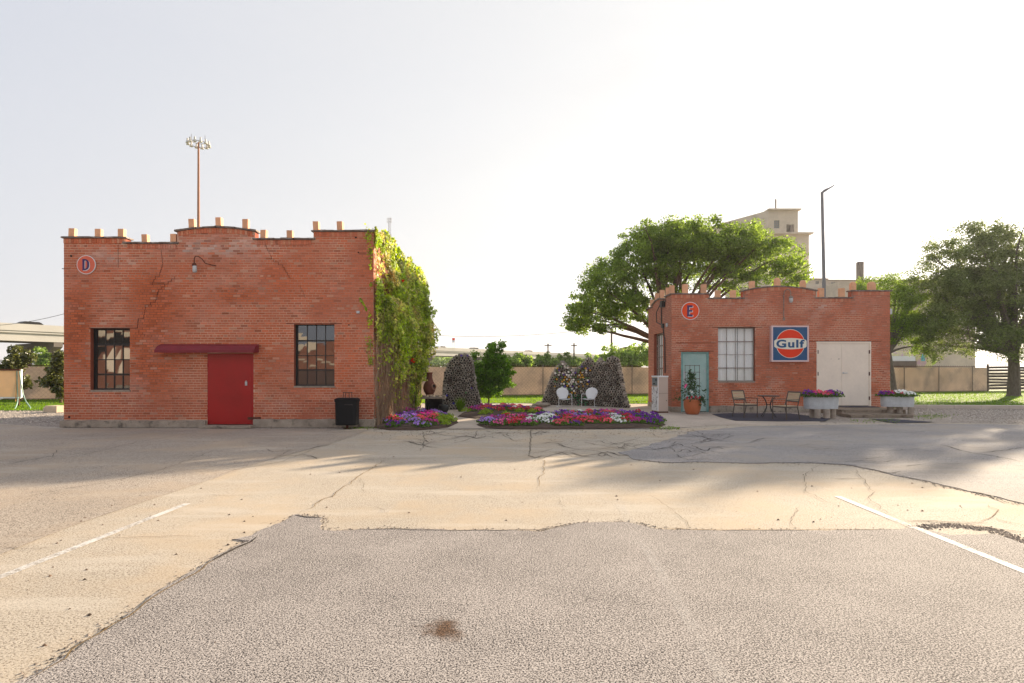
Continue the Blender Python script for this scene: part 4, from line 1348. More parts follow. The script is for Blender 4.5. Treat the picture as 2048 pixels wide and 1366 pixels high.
# teal door
x0, x1, zt = eX(1362), eX(1418), eZ(703)
mb = MB()
mb.box(x0 + 0.002, x0 + 0.07, EY + 0.01, EY + 0.10, 0, zt - 0.002); mb.box(x1 - 0.07, x1 - 0.002, EY + 0.01, EY + 0.10, 0, zt - 0.002); mb.box(x0 + 0.07, x1 - 0.07, EY + 0.01, EY + 0.10, zt - 0.075, zt - 0.002)
mb.build('door_frame', M_tealdark, E)
mb = MB(); mb.box(x0 + 0.072, x1 - 0.072, EY + 0.05, EY + 0.09, 0.02, zt - 0.077)
td = sub(mb.build('door', M_teal, E)); td['label'] = 'teal painted door'
mb = MB(); mb.box(x1 - 0.16, x1 - 0.13, EY + 0.03, EY + 0.049, 1.52, 1.64); sp(mb, 'lock_plate', M_galv, td)
mb = MB(); mb.box(x0, x1, EY + 0.12, EY + 0.2, 0, zt); mb.build('interior', M_dark, E)
# curtain window
a, b, c, d = E_OPEN[1]; x0, x1 = EX0 + a, EX0 + b
win(E, x0 + 0.002, x1 - 0.002, c + 0.03, d - 0.002, EY + 0.10, 4, 4, M_greysteel, M_glassclear, fw=0.017, thick_rows=(1, 3), rowz=[eZ(736), eZ(709), eZ(683)])
mb = MB(); mb.box(x0, x1, EY - 0.02, EY + 0.16, c - 0.025, c + 0.028); mb.build('window_sill', M_found, E)
mb = MB(); n = 120; pv = None
for side, (ca, cb) in enumerate(((x0, x0 + (x1 - x0) * 0.555), (x0 + (x1 - x0) * 0.575, x1))):
    pv = None
    for i in range(n + 1):
        t = i / n
        xx = ca + (cb - ca) * t; yy = EY + 0.165 + 0.018 * math.sin(t * 47 + 1.7 * math.sin(t * 9)) + 0.008 * math.sin(t * 130)
        if pv: mb.face([(pv[0], pv[1], c), (xx, yy, c), (xx, yy, d), (pv[0], pv[1], d)])
        pv = (xx, yy)
mb.build('curtain', M_curtain, E, smooth=True)
mb = MB(); mb.box(x0 - 0.02, x1 + 0.02, EY + 0.241, EY + 0.8, c - 0.02, d + 0.02, skip=('front',)); mb.build('interior', M_dark, E)
# side window with pale blinds
yy0, yy1 = EY + ES_OPEN[0][0], EY + ES_OPEN[0][1]
win(E, yy0 + 0.002, yy1 - 0.002, 1.17, 3.168, EX0 + 0.12, 4, 4, M_greysteel, M_glassclear, fw=0.028, thick_rows=(1, 3), axis='y')
mb = MB()
for i in range(6):
    t = yy0 + 0.08 + i * (yy1 - yy0) / 6.2
    mb.box(EX0 + 0.19, EX0 + 0.20, t, t + 0.14 + 0.03 * (i % 2), 1.17, 3.1)
mb.build('curtain', M_curtain, E)
mb = MB(); mb.box(EX0 + 0.242, EX0 + 0.9, yy0, yy1, 1.1, 3.2, skip=('left',)); mb.build('interior', M_dark, E)
# cream double doors
a, b, c, d = E_OPEN[2]; x0, x1 = EX0 + a, EX0 + b; xm = eX(1683.5)
mb = MB(); mb.box(x0 + 0.002, x0 + 0.05, EY - 0.012, EY + 0.08, c, d - 0.002); mb.box(x1 - 0.06, x1 - 0.002, EY - 0.012, EY + 0.08, c, d - 0.002); mb.box(x0 + 0.05, x1 - 0.06, EY - 0.012, EY + 0.08, d - 0.06, d - 0.002)
mb.build('door_frame', M_cream, E)
for i, (p, q) in enumerate(((x0 + 0.053, xm - 0.004), (xm + 0.004, x1 - 0.063))):
    mb = MB(); mb.box(p, q, EY + 0.012, EY + 0.055, c + 0.02, d - 0.063)
    dr = sub(mb.build('door', M_cream, E))
    if i == 1:
        mb = MB(); mb.tube([(p + 0.06, EY + 0.011, eZ(746)), (p + 0.06, EY - 0.04, eZ(746)), (p + 0.19, EY - 0.045, eZ(746))], 0.014, 8); mb.disc(p + 0.06, eZ(746), 0.035, EY + 0.011, 0.012, 12); sp(mb, 'handle', M_galv, dr)
    else:
        mb = MB(); mb.disc(q - 0.10, eZ(718), 0.018, EY + 0.0115, 0.004, 10); mb.disc(q - 0.40, eZ(718), 0.01, EY + 0.0115, 0.004, 10); sp(mb, 'bolt_hole', M_dark, dr)
    for zc in (c + 0.3, 0.5 * (c + d), d - 0.4):
        hx = p if i == 0 else q
        mb = MB(); mb.box(hx - 0.016, hx + 0.016, EY - 0.018, EY + 0.0115, zc - 0.07, zc + 0.07); sp(mb, 'hinge', M_rust, dr)
mb = MB(); mb.box(x0, x1, EY - 0.10, EY + 0.10, c - 0.05, c - 0.002); mb.build('threshold', M_found, E)
mb = MB(); mb.box(x0, x1, EY + 0.10, EY + 0.2, c, d); mb.build('interior', M_dark, E)
# downspout scupper and cables on the side wall
mb = MB(); mb.box(EX0 - 0.16, EX0 - 0.012, EY + 0.86, EY + 1.14, 4.16, 4.40); mb.build('gutter_box', M_blackmetal, E)
mb = MB()
mb.tube([(EX0 - 0.10, EY + 1.3, 4.3), (EX0 - 0.16, EY + 1.7, 4.0), (EX0 - 0.14, EY + 1.7, 3.6), (EX0 - 0.06, EY + 1.15, 3.45), (EX0 - 0.05, EY + 1.1, 3.4)], 0.02, 5)
mb.tube([(EX0 - 0.05, EY + 1.35, 4.2), (EX0 - 0.05, EY + 1.3, 3.5), (EX0 - 0.05, EY + 1.1, 3.42), (EX0 - 0.03, EY + 1.0, 3.0), (EX0 - 0.04, EY + 0.85, 2.9), (EX0 - 0.04, EY + 0.8, 1.5)], 0.025, 5)
mb.box(EX0 - 0.09, EX0 - 0.012, EY + 1.0, EY + 1.2, 3.32, 3.5)
mb.build('cable', M_blackmetal, E)
mb = MB(); mb.box(EX0 - 0.06, EX0 - 0.012, EY + 0.45, EY + 0.62, 3.33, 3.47); mb.build('meter_box', M_galv, E)
mb = MB(); mb.box(EX1 + 0.002, EX1 + 0.1, EY + 0.02, EY + 0.1, eZ(628), eZ(617)); mb.build('meter_box', M_galv, E)

# ------------------------------------------------------------------ signs and lamps on the walls
def poly_letter(mb, rects, y, t):
    for (x0, x1, z0, z1) in rects: mb.box(x0, x1, y - t, y, z0, z1)
def round_sign(kind, cx, cz, r_, y, m, label):
    s = thing('round_sign', label, 'sign', (cx, y, cz))
    mb = MB(); mb.disc(cx, cz, r_, y - 0.012, 0.02, 56); mb.build('rim', M_white, s)
    mb = MB(); mb.disc(cx, cz, r_ * 0.935, y - 0.0325, 0.003, 56); mb.build('board', m, s)
    w = r_
    def letter(dx, dz, yy, mm, nm, slab):
        mb = MB()
        if kind == 'E':
            x0, x1 = cx - 0.36 * w + dx, cx + 0.24 * w + dx; z0, z1 = cz - 0.62 * w + dz, cz + 0.62 * w + dz; b = 0.24 * w
            mb.box(x0, x0 + b, yy - 0.003, yy, z0, z1)
            mb.box(x0 + b, x1, yy - 0.003, yy, z1 - b * 0.9, z1); mb.box(x0 + b, x1, yy - 0.003, yy, z0, z0 + b * 0.9); mb.box(x0 + b, x1 - b * 0.15, yy - 0.003, yy, cz + dz - b * 0.42, cz + dz + b * 0.42)
        else:
            x0 = cx - 0.36 * w + dx; z0, z1 = cz - 0.60 * w + dz, cz + 0.60 * w + dz; H = z1 - z0; ow = 0.72 * w; b = 0.22 * w
            def outl(o_x0, o_x1, o_z0, o_z1):
                rr = min((o_z1 - o_z0) / 2, (o_x1 - o_x0)) * 0.85
                P = [(o_x0, o_z0), (o_x1 - rr, o_z0)]
                P += [(o_x1 - rr + rr * math.sin(t), o_z0 + rr - rr * math.cos(t)) for t in [math.pi / 2 * k / 7 for k in range(1, 8)]]
                P += [(o_x1 - rr + rr * math.cos(t), o_z1 - rr + rr * math.sin(t)) for t in [math.pi / 2 * k / 7 for k in range(0, 8)]]
                P += [(o_x0, o_z1)]
                return P
            O = outl(x0, x0 + ow, z0, z1); I = outl(x0 + b, x0 + ow - b, z0 + b * 0.8, z1 - b * 0.8)
            n = len(O)
            for k in range(n):
                j = (k + 1) % n
                mb.prism([(O[k][0], yy, O[k][1]), (O[j][0], yy, O[j][1]), (I[j][0], yy, I[j][1]), (I[k][0], yy, I[k][1])][::-1], (0, -0.003, 0))
        mb.build(nm, mm, s)
    for k in ():
        letter(0.05 * w * (k + 1), -0.045 * w * (k + 1), y - 0.036 - 0.0004 * (3 - k) , M_lettershade, 'letter_shadow', 1) if k == 2 else None
    letter(0.07 * w, -0.06 * w, y - 0.0380, M_lettershade, 'letter_shadow', 1)
    letter(0, 0, y - 0.0425, M_purple, 'letter', 1)
    return s
round_sign('D', dX(174.5), dZ(530), 0.265, DY - 0.012, M_roundfaded, 'round faded orange sign with a purple letter D high on brick')
round_sign('E', eX(1380), eZ(622), 0.345, EY - 0.012, M_roundorange, 'round bright orange sign with a purple letter E above teal door')

gx0, gx1, gz0, gz1 = eX(1539), eX(1613), eZ(723.5), eZ(652)
gs = thing('square_sign', 'square blue sign with an orange disc reading Gulf on the smaller brick building', 'sign', ((gx0 + gx1) / 2, EY, gz0))
yb = EY - 0.16
mb = MB(); mb.box(gx0, gx1, yb, EY - 0.012, gz0, gz1); mb.build('cabinet', M_signrim, gs)
fw = 0.055
mb = MB(); mb.box(gx0, gx1, yb - 0.02, yb - 0.001, gz1 - fw, gz1); mb.box(gx0, gx1, yb - 0.02, yb - 0.001, gz0, gz0 + fw); mb.box(gx0, gx0 + fw, yb - 0.02, yb - 0.001, gz0 + fw, gz1 - fw); mb.box(gx1 - fw, gx1, yb - 0.02, yb - 0.001, gz0 + fw, gz1 - fw)
mb.build('rim', M_signrim, gs)
mb = MB(); mb.box(gx0 + fw, gx1 - fw, yb - 0.006, yb - 0.001, gz0 + fw, gz1 - fw); mb.build('board', M_signblue, gs)
gcx, gcz = (gx0 + gx1) / 2 + 0.01, (gz0 + gz1) / 2; gr = (gx1 - gx0) * 0.388
mb = MB(); mb.disc(gcx, gcz, gr, yb - 0.007, 0.002, 64); mb.build('disc_outline', M_signcream, gs)
mb = MB(); mb.disc(gcx, gcz, gr - 0.018, yb - 0.010, 0.002, 64); mb.build('disc', M_signorange, gs)
# cream band, bulged top and bottom, blunt ends
hw = (gx1 - gx0) * 0.435; hb = 0.215
top = []
for k in range(25):
    t = -1 + 2 * k / 24
    z = hb * (0.66 + 0.34 * (1 - t * t)) if abs(t) < 0.93 else hb * 0.70 * (1 if abs(t) < 0.985 else 0.72)
    top.append((t * hw, z))
P = [(gcx + x, yb - 0.013, gcz + z) for x, z in top] + [(gcx + x, yb - 0.013, gcz - z) for x, z in reversed(top)]
mb = MB(); mb.prism(P[::-1], (0, -0.002, 0)); mb.build('band', M_signcream, gs)
def text_mesh(name, body, size, cx, cz, y, m, parent, bold=0.0, sx=1.0, ext=0.001):
    cu = bpy.data.curves.new(name, 'FONT'); cu.body = body; cu.size = size; cu.offset = bold; cu.extrude = ext
    cu.align_x = 'CENTER'; cu.align_y = 'CENTER'; cu.space_character = 1.14
    ob = bpy.data.objects.new(name, cu); COL.objects.link(ob)
    bpy.context.view_layer.update()
    dg = bpy.context.evaluated_depsgraph_get()
    me = bpy.data.meshes.new_from_object(ob.evaluated_get(dg))
    COL.objects.unlink(ob); bpy.data.objects.remove(ob)
    co = [v.co.copy() for v in me.vertices]
    xs = [c.x for c in co]; zs = [c.y for c in co]
    mx, mz = (min(xs) + max(xs)) / 2, (min(zs) + max(zs)) / 2
    for v in me.vertices:
        c = v.co
        v.co = Vector((cx + (c.x - mx) * sx, y - c.z, cz + (c.y - mz)))
    me.materials.clear(); me.materials.append(m)
    o = bpy.data.objects.new(name, me); COL.objects.link(o); o.parent = parent; o.location = -Vector(parent_origin(parent))
    return o
text_mesh('lettering', 'Gulf', 0.40, gcx, gcz, yb - 0.018, M_signblue, gs, bold=0.014, sx=1.36)

# wall lamp D
L1 = thing('wall_lamp', 'caged white jar lamp hanging from a red bent conduit above the red door', 'lamp', (dX(397), DY - 0.2, dZ(540)))
mb = MB(); mb.tube([(dX(433), DY - 0.01, dZ(532)), (dX(425), DY - 0.06, dZ(531)), (dX(415), DY - 0.12, dZ(528)), (dX(410), DY - 0.16, dZ(520)), (dX(404), DY - 0.18, dZ(515.5)), (dX(398), DY - 0.18, dZ(515)), (dX(395.5), DY - 0.18, dZ(519)), (dX(395.5), DY - 0.18, dZ(529))], 0.014, 6); mb.build('conduit', M_rust, L1)
mb = MB(); mb.lathe([(0.0, 0.05), (0.035, 0.05), (0.06, 0.0), (0.055, -0.03)], 12); 
o = mb.build('lamp_cap', M_rust, L1); o.location = Vector((dX(395.5), DY - 0.18, dZ(532))) - Vector(L1.location)
mb = MB(); mb.lathe([(0.05, 0), (0.058, -0.10), (0.055, -0.16), (0.03, -0.19), (0, -0.195)], 12); o = mb.build('lamp_glass', M_galv, L1, smooth=True); o.location = Vector((dX(396.5), DY - 0.18, dZ(534))) - Vector(L1.location)
# wall lamp E
L2 = thing('wall_lamp', 'gooseneck wall lamp on a thin conduit above the Gulf sign', 'lamp', (eX(1577), EY - 0.2, eZ(600)))
mb = MB(); mb.tube([(eX(1567), EY - 0.02, eZ(638)), (eX(1567), EY - 0.02, eZ(590)), (eX(1567.5), EY - 0.06, eZ(583)), (eX(1571), EY - 0.12, eZ(579.5)), (eX(1575), EY - 0.16, eZ(581)), (eX(1577), EY - 0.18, eZ(586)), (eX(1577), EY - 0.18, eZ(594))], 0.016, 6)
mb.box(eX(1565.5), eX(1569), EY - 0.05, EY - 0.012, eZ(641), eZ(635)); mb.build('conduit', M_greysteel, L2)
mb = MB(); mb.lathe([(0, 0.05), (0.05, 0.05), (0.085, 0.01), (0.085, -0.02), (0.07, -0.03)], 12); o = mb.build('lamp_cap', M_greysteel, L2); o.location = Vector((eX(1577.5), EY - 0.18, eZ(596))) - Vector(L2.location)
mb = MB(); mb.lathe([(0.065, 0), (0.075, -0.09), (0.05, -0.16), (0, -0.18)], 12); o = mb.build('lamp_glass', M_galv, L2, smooth=True); o.location = Vector((eX(1577.5), EY - 0.18, eZ(597.5))) - Vector(L2.location)

# ------------------------------------------------------------------ ivy on the side wall of building D
ivy = thing('ivy', 'thick yellow green ivy covering the side wall of the larger brick building', 'climbing plant', (DX1 + 0.2, (DY + DYB) / 2, 0))
n = 62000
Uy = DY + rng.uniform(-0.04, DSL - 0.1, n); Zz = rng.uniform(0.2, 5.8, n)
keep = np.zeros(n, bool); Xo = np.zeros(n)
for i in range(n):
    u = Uy[i] - DY; z = Zz[i]
    low = 2.25 + 0.55 * math.sin(u * 1.5 + 0.6) + 0.6 * mnoise.noise(Vector((u * 1.5, 4, 1)))
    low -= 1.9 / (1 + math.exp(-(u - 4.6) * 3))
    topz = ds_top(min(max(u, 0.01), DSL - 0.2)) + 0.14 + 0.22 * mnoise.noise(Vector((u * 2.2, 9, 1)))
    big_ = mnoise.noise(Vector((u * 0.85, z * 0.75, 3.0)))
    sm_ = mnoise.noise(Vector((u * 2.6, z * 2.4, 8.0)))
    dens = big_ + 0.6 * sm_
    k = 1.0 if z > low else math.exp(-(low - z) * 2.6) * 0.55
    th = -0.16 - 0.18 * max(0.0, min(1.0, (z - 4.2)))
    if dens < th: k *= 0.12
    if dens < th + 0.08: k *= 0.6
    clump = max(0.0, 0.35 + 1.1 * big_ + 0.7 * sm_)
    zp = math.exp(-((z - 3.0) / 1.5) ** 2)
    bulge = 0.10 + (0.14 + 0.5 * clump) * (0.25 + 0.75 * zp)
    if z < 1.2: bulge *= 0.5
    if u > 5: bulge *= 1.35
    keep[i] = rng.uniform() < k and z < topz
    edge = min(1.0, 0.25 + u * 1.0)
    Xo[i] = DX1 + 0.02 + max(0.03, bulge) * edge * rng.uniform(0.1, 1.0) ** 0.6 + 0.03
pts = np.stack([Xo, Uy, Zz], 1)[keep]
leaves('foliage', pts, 0.10, M_ivy, ivy, normal=np.tile([1.0, -0.25, 0.25], (len(pts), 1)), spread=0.55, aspect=0.75)
# trailing outer sprays
C = []
for k in range(120):
    u = rnd.uniform(1.5, DSL - 0.4); z = rnd.uniform(1.2, 4.4)
    p = Vector((DX1 + 0.30, DY + u, z)); d = Vector((rnd.uniform(0.3, 0.9), rnd.uniform(-0.2, 0.3), rnd.uniform(-0.5, 0.5)))
    for t in range(10):
        p = p + d * 0.055; d.z -= 0.06
        C.append(p + Vector([rnd.gauss(0, 0.025) for _ in range(3)]))
leaves('foliage', [tuple(c) for c in C], 0.08, M_ivy, ivy, aspect=0.7)
# a few leaves creeping round onto the front
C = []
for (px, py, s, k) in ((738, 470, 7, 60), (741, 505, 5, 40), (742, 530, 3, 20), (743, 570, 3, 14), (741, 640, 6, 40), (740, 690, 7, 70), (742, 720, 5, 50)):
    for _ in range(k):
        C.append((dX(px + rnd.gauss(0, s * 0.5)), DY - 0.02 - rnd.random() * 0.07, dZ(py + rnd.gauss(0, s * 1.3))))
for _ in range(50):
    t = rnd.random(); C.append((dX(720 + 14 * t + rnd.gauss(0, 1)), DY - 0.02, dZ(597 + 24 * t + rnd.gauss(0, 1.5))))
leaves('foliage', C, 0.06, M_ivy, ivy, normal=np.tile([0.1, -1.0, 0.1], (len(C), 1)), spread=0.5, aspect=0.8)
mb = MB()
for k in range(230):
    u = abs(rnd.gauss(1.2, 1.6)) if k % 3 else rnd.uniform(0.1, 8.6)
    u = min(u, 7.4)
    z = 0.05; p = Vector((DX1 + 0.05 + rnd.random() * 0.12, DY + u, z)); P = [p.copy()]
    top = rnd.uniform(1.4, 3.6)
    while p.z < top:
        p = p + Vector((rnd.gauss(0, 0.025), rnd.gauss(0, 0.06), rnd.uniform(0.12, 0.24)))
        p.x = min(max(p.x, DX1 + 0.02), DX1 + 0.30)
        P.append(p.copy())
    r0 = rnd.uniform(0.004, 0.014)
    mb.tube(P, [r0 * (1 - 0.6 * i / len(P)) for i in range(len(P))], 3, cap=False)
mb.build('stem', M_vine, ivy, stuff=True)
# orange trumpet blossoms on the ivy
mb = MB()
for (u, z) in ((3.6, 1.9), (3.8, 1.95), (4.0, 1.86), (2.0, 4.4), (2.6, 3.9)):
    mb.lathe([(0.015, 0), (0.05, 0.05), (0.07, 0.07)], 7, DX1 + 0.45, DY + u); 
    for i in range(len(mb.v) - 21, len(mb.v)): x, y, zz = mb.v[i]; mb.v[i] = (x, y, zz + z)
mb.build('blossom', M_signorange, ivy)

# ------------------------------------------------------------------ trees
def tree(name, label, cat, base, crown, trunk_r, fork_z, leaf_m, n_clump, per, leaf_size, bark=M_bark, group=None, seed=1, clump_r=(0.35, 0.7), limbs=6, flat=0.65, bend=None, aspect=0.55, shell=0.55):
    """crown = list of ellipsoids (cx, cy, cz, rx, ry, rz); clumps of leaves hang on limbs that reach each clump"""
    r_ = random.Random(seed); nr = np.random.default_rng(seed)
    base = Vector(base)
    t = thing(name, label, cat, tuple(base), group)
    vol = [c[3] * c[4] * c[5] for c in crown]; tot = sum(vol)
    cl = []
    for c, v in zip(crown, vol):
        k = max(3, int(n_clump * v / tot))
        for _ in range(k):
            d = Vector([r_.gauss(0, 1) for _ in range(3)]).normalized()
            q = r_.uniform(shell, 1.0) ** 0.7
            cl.append(Vector((c[0] + d.x * c[3] * q, c[1] + d.y * c[4] * q, c[2] + d.z * c[5] * q)))
    # limbs
    fork = Vector((base.x, base.y, base.z + fork_z)) + (Vector(bend) if bend else Vector((0, 0, 0)))
    mb = MB()
    mid = base.lerp(fork, 0.5) + Vector((r_.uniform(-.05, .05), 0, 0))
    mb.tube([base - Vector((0, 0, 0.05)), base + Vector((0, 0, 0.12)), mid, fork], [trunk_r * 1.45, trunk_r * 1.05, trunk_r * 0.9, trunk_r * 0.8], 10)
    nodes = [(fork, trunk_r * 0.7)]
    cc = Vector((sum(c[0] * v for c, v in zip(crown, vol)) / tot, sum(c[1] * v for c, v in zip(crown, vol)) / tot, sum(c[2] * v for c, v in zip(crown, vol)) / tot))
    for c in crown:
        for k in range(max(1, int(limbs * c[3] * c[4] * c[5] / tot + 0.5))):
            tgt = Vector((c[0] + r_.uniform(-.6, .6) * c[3], c[1] + r_.uniform(-.6, .6) * c[4], c[2] + r_.uniform(-0.3, .5) * c[5]))
            P = []; n_ = 8; ctrl = fork.lerp(tgt, 0.45) + Vector((0, 0, (tgt - fork).length * r_.uniform(0.02, 0.16)))
            for i in range(n_ + 1):
                s = i / n_
                p = fork * (1 - s) ** 2 + ctrl * 2 * s * (1 - s) + tgt * s * s
                p = p + Vector([r_.gauss(0, 0.035 * (tgt - fork).length * 0.4) * (s if s < 1 else 1) for _ in range(3)])
                P.append(p)
            rr = [trunk_r * 0.55 * (1 - 0.85 * i / n_) for i in range(n_ + 1)]
            mb.tube(P, rr, 6)
            nodes += [(p, q) for p, q in zip(P[2:], rr[2:])]
    for p in cl:
        bn, br = min(nodes, key=lambda nd: (nd[0] - p).length)
        if (bn - p).length > 0.15:
            m_ = bn.lerp(p, 0.5) + Vector([r_.gauss(0, 0.12) * (bn - p).length * 0.4 for _ in range(3)])
            r0 = min(br * 0.7, 0.012 + 0.012 * (bn - p).length)
            mb.tube([bn, m_, p], [r0, r0 * 0.65, r0 * 0.3], 4, cap=False)
            nodes.append((m_, r0 * 0.65))
    mb.build('trunk', bark, t)
    pts = []
    for p in cl:
        rad = r_.uniform(*clump_r); k = int(per * r_.uniform(0.6, 1.3))
        g = nr.normal(size=(k, 3)); g /= np.linalg.norm(g, axis=1)[:, None]
        g *= (nr.uniform(0, 1, (k, 1)) ** 0.45) * rad
        g[:, 2] *= flat
        pts.append(g + np.array(p))
    pts = np.concatenate(pts)
    leaves('crown', pts, leaf_size, leaf_m, t, aspect=aspect)
    return t
def blob(px, py, rx, ry, Y, dY=None):
    s = Y / F; c = W(px, py, Y)
    return (c.x, c.y, c.z, rx * s, (dY if dY else rx * s * 0.9), ry * s)

Yt = 31.0
crown = [blob(1185, 610, 58, 42, Yt, 2.2), blob(1215, 560, 58, 45, Yt, 2.5), blob(1270, 520, 60, 45, Yt + .5, 2.8), blob(1300, 475, 55, 32, Yt, 2.6), blob(1345, 500, 70, 60, Yt + 1, 3.2),
         blob(1390, 480, 60, 40, Yt, 3), blob(1430, 520, 65, 50, Yt + 1, 3), blob(1480, 490, 62, 42, Yt, 2.8), blob(1530, 520, 60, 42, Yt, 2.6), blob(1570, 550, 42, 36, Yt, 2), blob(1155, 650, 34, 22, Yt, 1.2), blob(1245, 600, 55, 35, Yt, 2),
         blob(1330, 560, 55, 35, Yt, 2.2), blob(1460, 560, 60, 30, Yt, 2.2), blob(1290, 650, 34, 24, Yt, .9), blob(1172, 640, 44, 34, Yt, 1.8), blob(1225, 645, 38, 20, Yt, 1.4), blob(1262, 615, 46, 30, Yt, 1.8)]
b = W(1318, 790, Yt)
tree('shade_tree', 'broad spreading green tree growing behind the smaller brick building', 'tree', (b.x + 0.3, Yt, 0), crown, 0.24, 2.9, M_leaf, 1020, 105, 0.125, seed=5, limbs=34, clump_r=(0.28, 0.62), bend=(0.1, 0, 0), shell=0.25, flat=0.55)
# big dark tree at the right
Yt = 35.5
crown = [blob(1905, 515, 62, 45, Yt, 2.5), blob(1870, 560, 40, 36, Yt, 2), blob(1960, 470, 50, 30, Yt, 2.2), blob(1985, 490, 62, 50, Yt, 3), blob(2045, 520, 60, 60, Yt, 3), blob(1900, 600, 62, 45, Yt, 2.5), blob(1960, 590, 80, 60, Yt + .5, 3), blob(2040, 620, 70, 60, Yt, 3),
         blob(1850, 645, 65, 40, Yt, 2.2), blob(1930, 560, 70, 45, Yt, 2.8), blob(2000, 555, 70, 45, Yt, 2.8), blob(1940, 670, 72, 40, Yt, 2.5), blob(2020, 690, 70, 35, Yt, 2.5), blob(2090, 600, 60, 80, Yt, 2.5), blob(1875, 700, 40, 22, Yt, 1.5)]
b = G(1992, 791)
tree('oak_tree', 'large dark oak at the right edge standing on the sunlit lawn', 'tree', (b.x, Yt, 0), crown, 0.34, 2.6, M_leafdark, 1050, 115, 0.135, M_barkgrey, seed=9, limbs=30, clump_r=(0.32, 0.7), shell=0.2, aspect=0.42)
# slim tree just behind the right end of building E
Yt = 36.0
crown = [blob(1765, 575, 42, 26, Yt, 1.4), blob(1800, 610, 42, 38, Yt, 1.6), blob(1790, 655, 46, 34, Yt, 1.6), blob(1830, 650, 42, 38, Yt, 1.6), blob(1830, 600, 26, 22, Yt, 1.2), blob(1800, 560, 22, 22, Yt, 1), blob(1740, 565, 30, 18, Yt, 1), blob(1850, 690, 30, 18, Yt, 1)]
tree('oak_tree', 'slim leafy tree with a thin leaning trunk beside the smaller brick building', 'tree', (W(1789, 790, Yt).x, Yt, 0), crown, 0.17, 2.7, M_leaf, 300, 95, 0.12, M_barkgrey, seed=12, limbs=14, clump_r=(0.28, 0.6), bend=(-0.35, 0, 0), shell=0.2, aspect=0.42)
# little maple in the flower bed
Yt = 25.0
mb_ = [blob(986, 702, 18, 16, Yt, .5), blob(976, 742, 40, 26, Yt, .8), blob(990, 722, 26, 18, Yt, .6), blob(952, 762, 24, 16, Yt, .6), blob(1002, 758, 26, 16, Yt, .6), blob(980, 784, 36, 13, Yt, .6), blob(1020, 771, 14, 6, Yt, .3), blob(1016, 742, 14, 12, Yt, .3), blob(952, 710, 9, 12, Yt, .3), blob(1000, 690, 8, 8, Yt, .3), blob(966, 770, 30, 18, Yt, .6)]
tree('maple_tree', 'small bushy green maple growing at the back of the flower beds', 'tree', (W(977, 812, Yt).x, Yt, 0.03), mb_, 0.045, 0.55, M_leafmaple, 330, 90, 0.085, seed=3, limbs=12, clump_r=(0.14, 0.28), flat=0.6, shell=0.1, aspect=0.7)
# magnolias at the left
Yt = 29.5
tree('magnolia_tree', 'glossy magnolia bush with golden leaves behind the tan sheet panel', 'tree', (W(40, 800, Yt).x, Yt, 0), [blob(35, 722, 22, 28, Yt, .7), blob(48, 765, 14, 22, Yt, .5), blob(15, 735, 20, 25, Yt, .6)], 0.06, 0.6, M_leafmag, 60, 60, 0.17, seed=21, limbs=6, clump_r=(0.16, 0.32), flat=0.9, shell=0.1)
Yt = 28.0
tree('magnolia_tree', 'glossy magnolia bush against the left edge of the larger brick building', 'tree', (W(122, 803, Yt).x, Yt, 0), [blob(120, 725, 16, 28, Yt, .6), blob(112, 755, 20, 22, Yt, .6), blob(126, 775, 18, 18, Yt, .5), blob(96, 762, 12, 7, Yt, .3)], 0.06, 0.5, M_leafmag, 75, 60, 0.17, seed=22, limbs=6, clump_r=(0.14, 0.28), flat=0.9, shell=0.1)
# trees beyond the fence
far = [(1040, 722, 24, 16, 58, 0), (1085, 724, 28, 18, 66, 1), (1125, 723, 30, 17, 70, 1), (1180, 728, 34, 18, 64, 1), (1235, 715, 36, 28, 50, 2), (1280, 712, 34, 28, 52, 2), (1010, 728, 14, 12, 62, 0), (92, 716, 28, 22, 60, 3), (1150, 735, 40, 14, 80, 1), (1700, 700, 60, 40, 70, 2), (1845, 715, 20, 16, 60, 2), (1215, 732, 26, 16, 58, 0)]
fu = ['first small tree right of the maple beyond the fence', 'leafy tree beyond the fence left of the small utility pole', 'leafy tree beyond the fence behind the small utility pole', 'leafy tree beyond the fence behind the glass bottle peak', 'tall loose green tree at the taller utility pole beyond the fence', 'tall green tree beyond the fence just left of the smaller building', 'small round tree directly behind the maple beyond the fence', 'pale green tree seen under the highway overpass', 'low distant tree behind the gap in the clay tube wall', 'green tree hidden mostly behind the smaller brick building', 'pale tree beyond the fence next to the painted white building', 'low bushy tree beyond the fence behind the rounded tube peaks']
fl = ['round yellow green tree beside the overpass beyond the fence', 'soft green tree in the row beyond the fence', 'tall loose green tree beyond the fence behind the clay tube wall', 'pale green tree seen under the highway overpass']
for i, (px, py, rx, ry, Y, k) in enumerate(far):
    c = blob(px, py, rx, ry, Y, rx * Y / F * 0.8)
    c2 = blob(px - rx * 0.45, py + ry * 0.35, rx * 0.7, ry * 0.7, Y - 1, rx * Y / F * 0.6); c3 = blob(px + rx * 0.45, py + ry * 0.3, rx * 0.7, ry * 0.75, Y + 1, rx * Y / F * 0.6)
    tree('distant_tree', fu[i], 'tree', (c[0], c[1], 0), [c, c2, c3], 0.12, max(0.4, c[2] - c[5] * 0.8), M_leaffar, 60, 60, 0.0045 * Y, seed=40 + i, limbs=5, clump_r=(0.10 * ry * Y / F + 0.15, 0.25 * ry * Y / F + 0.2), flat=0.8, group='trees beyond the fence', shell=0.2)

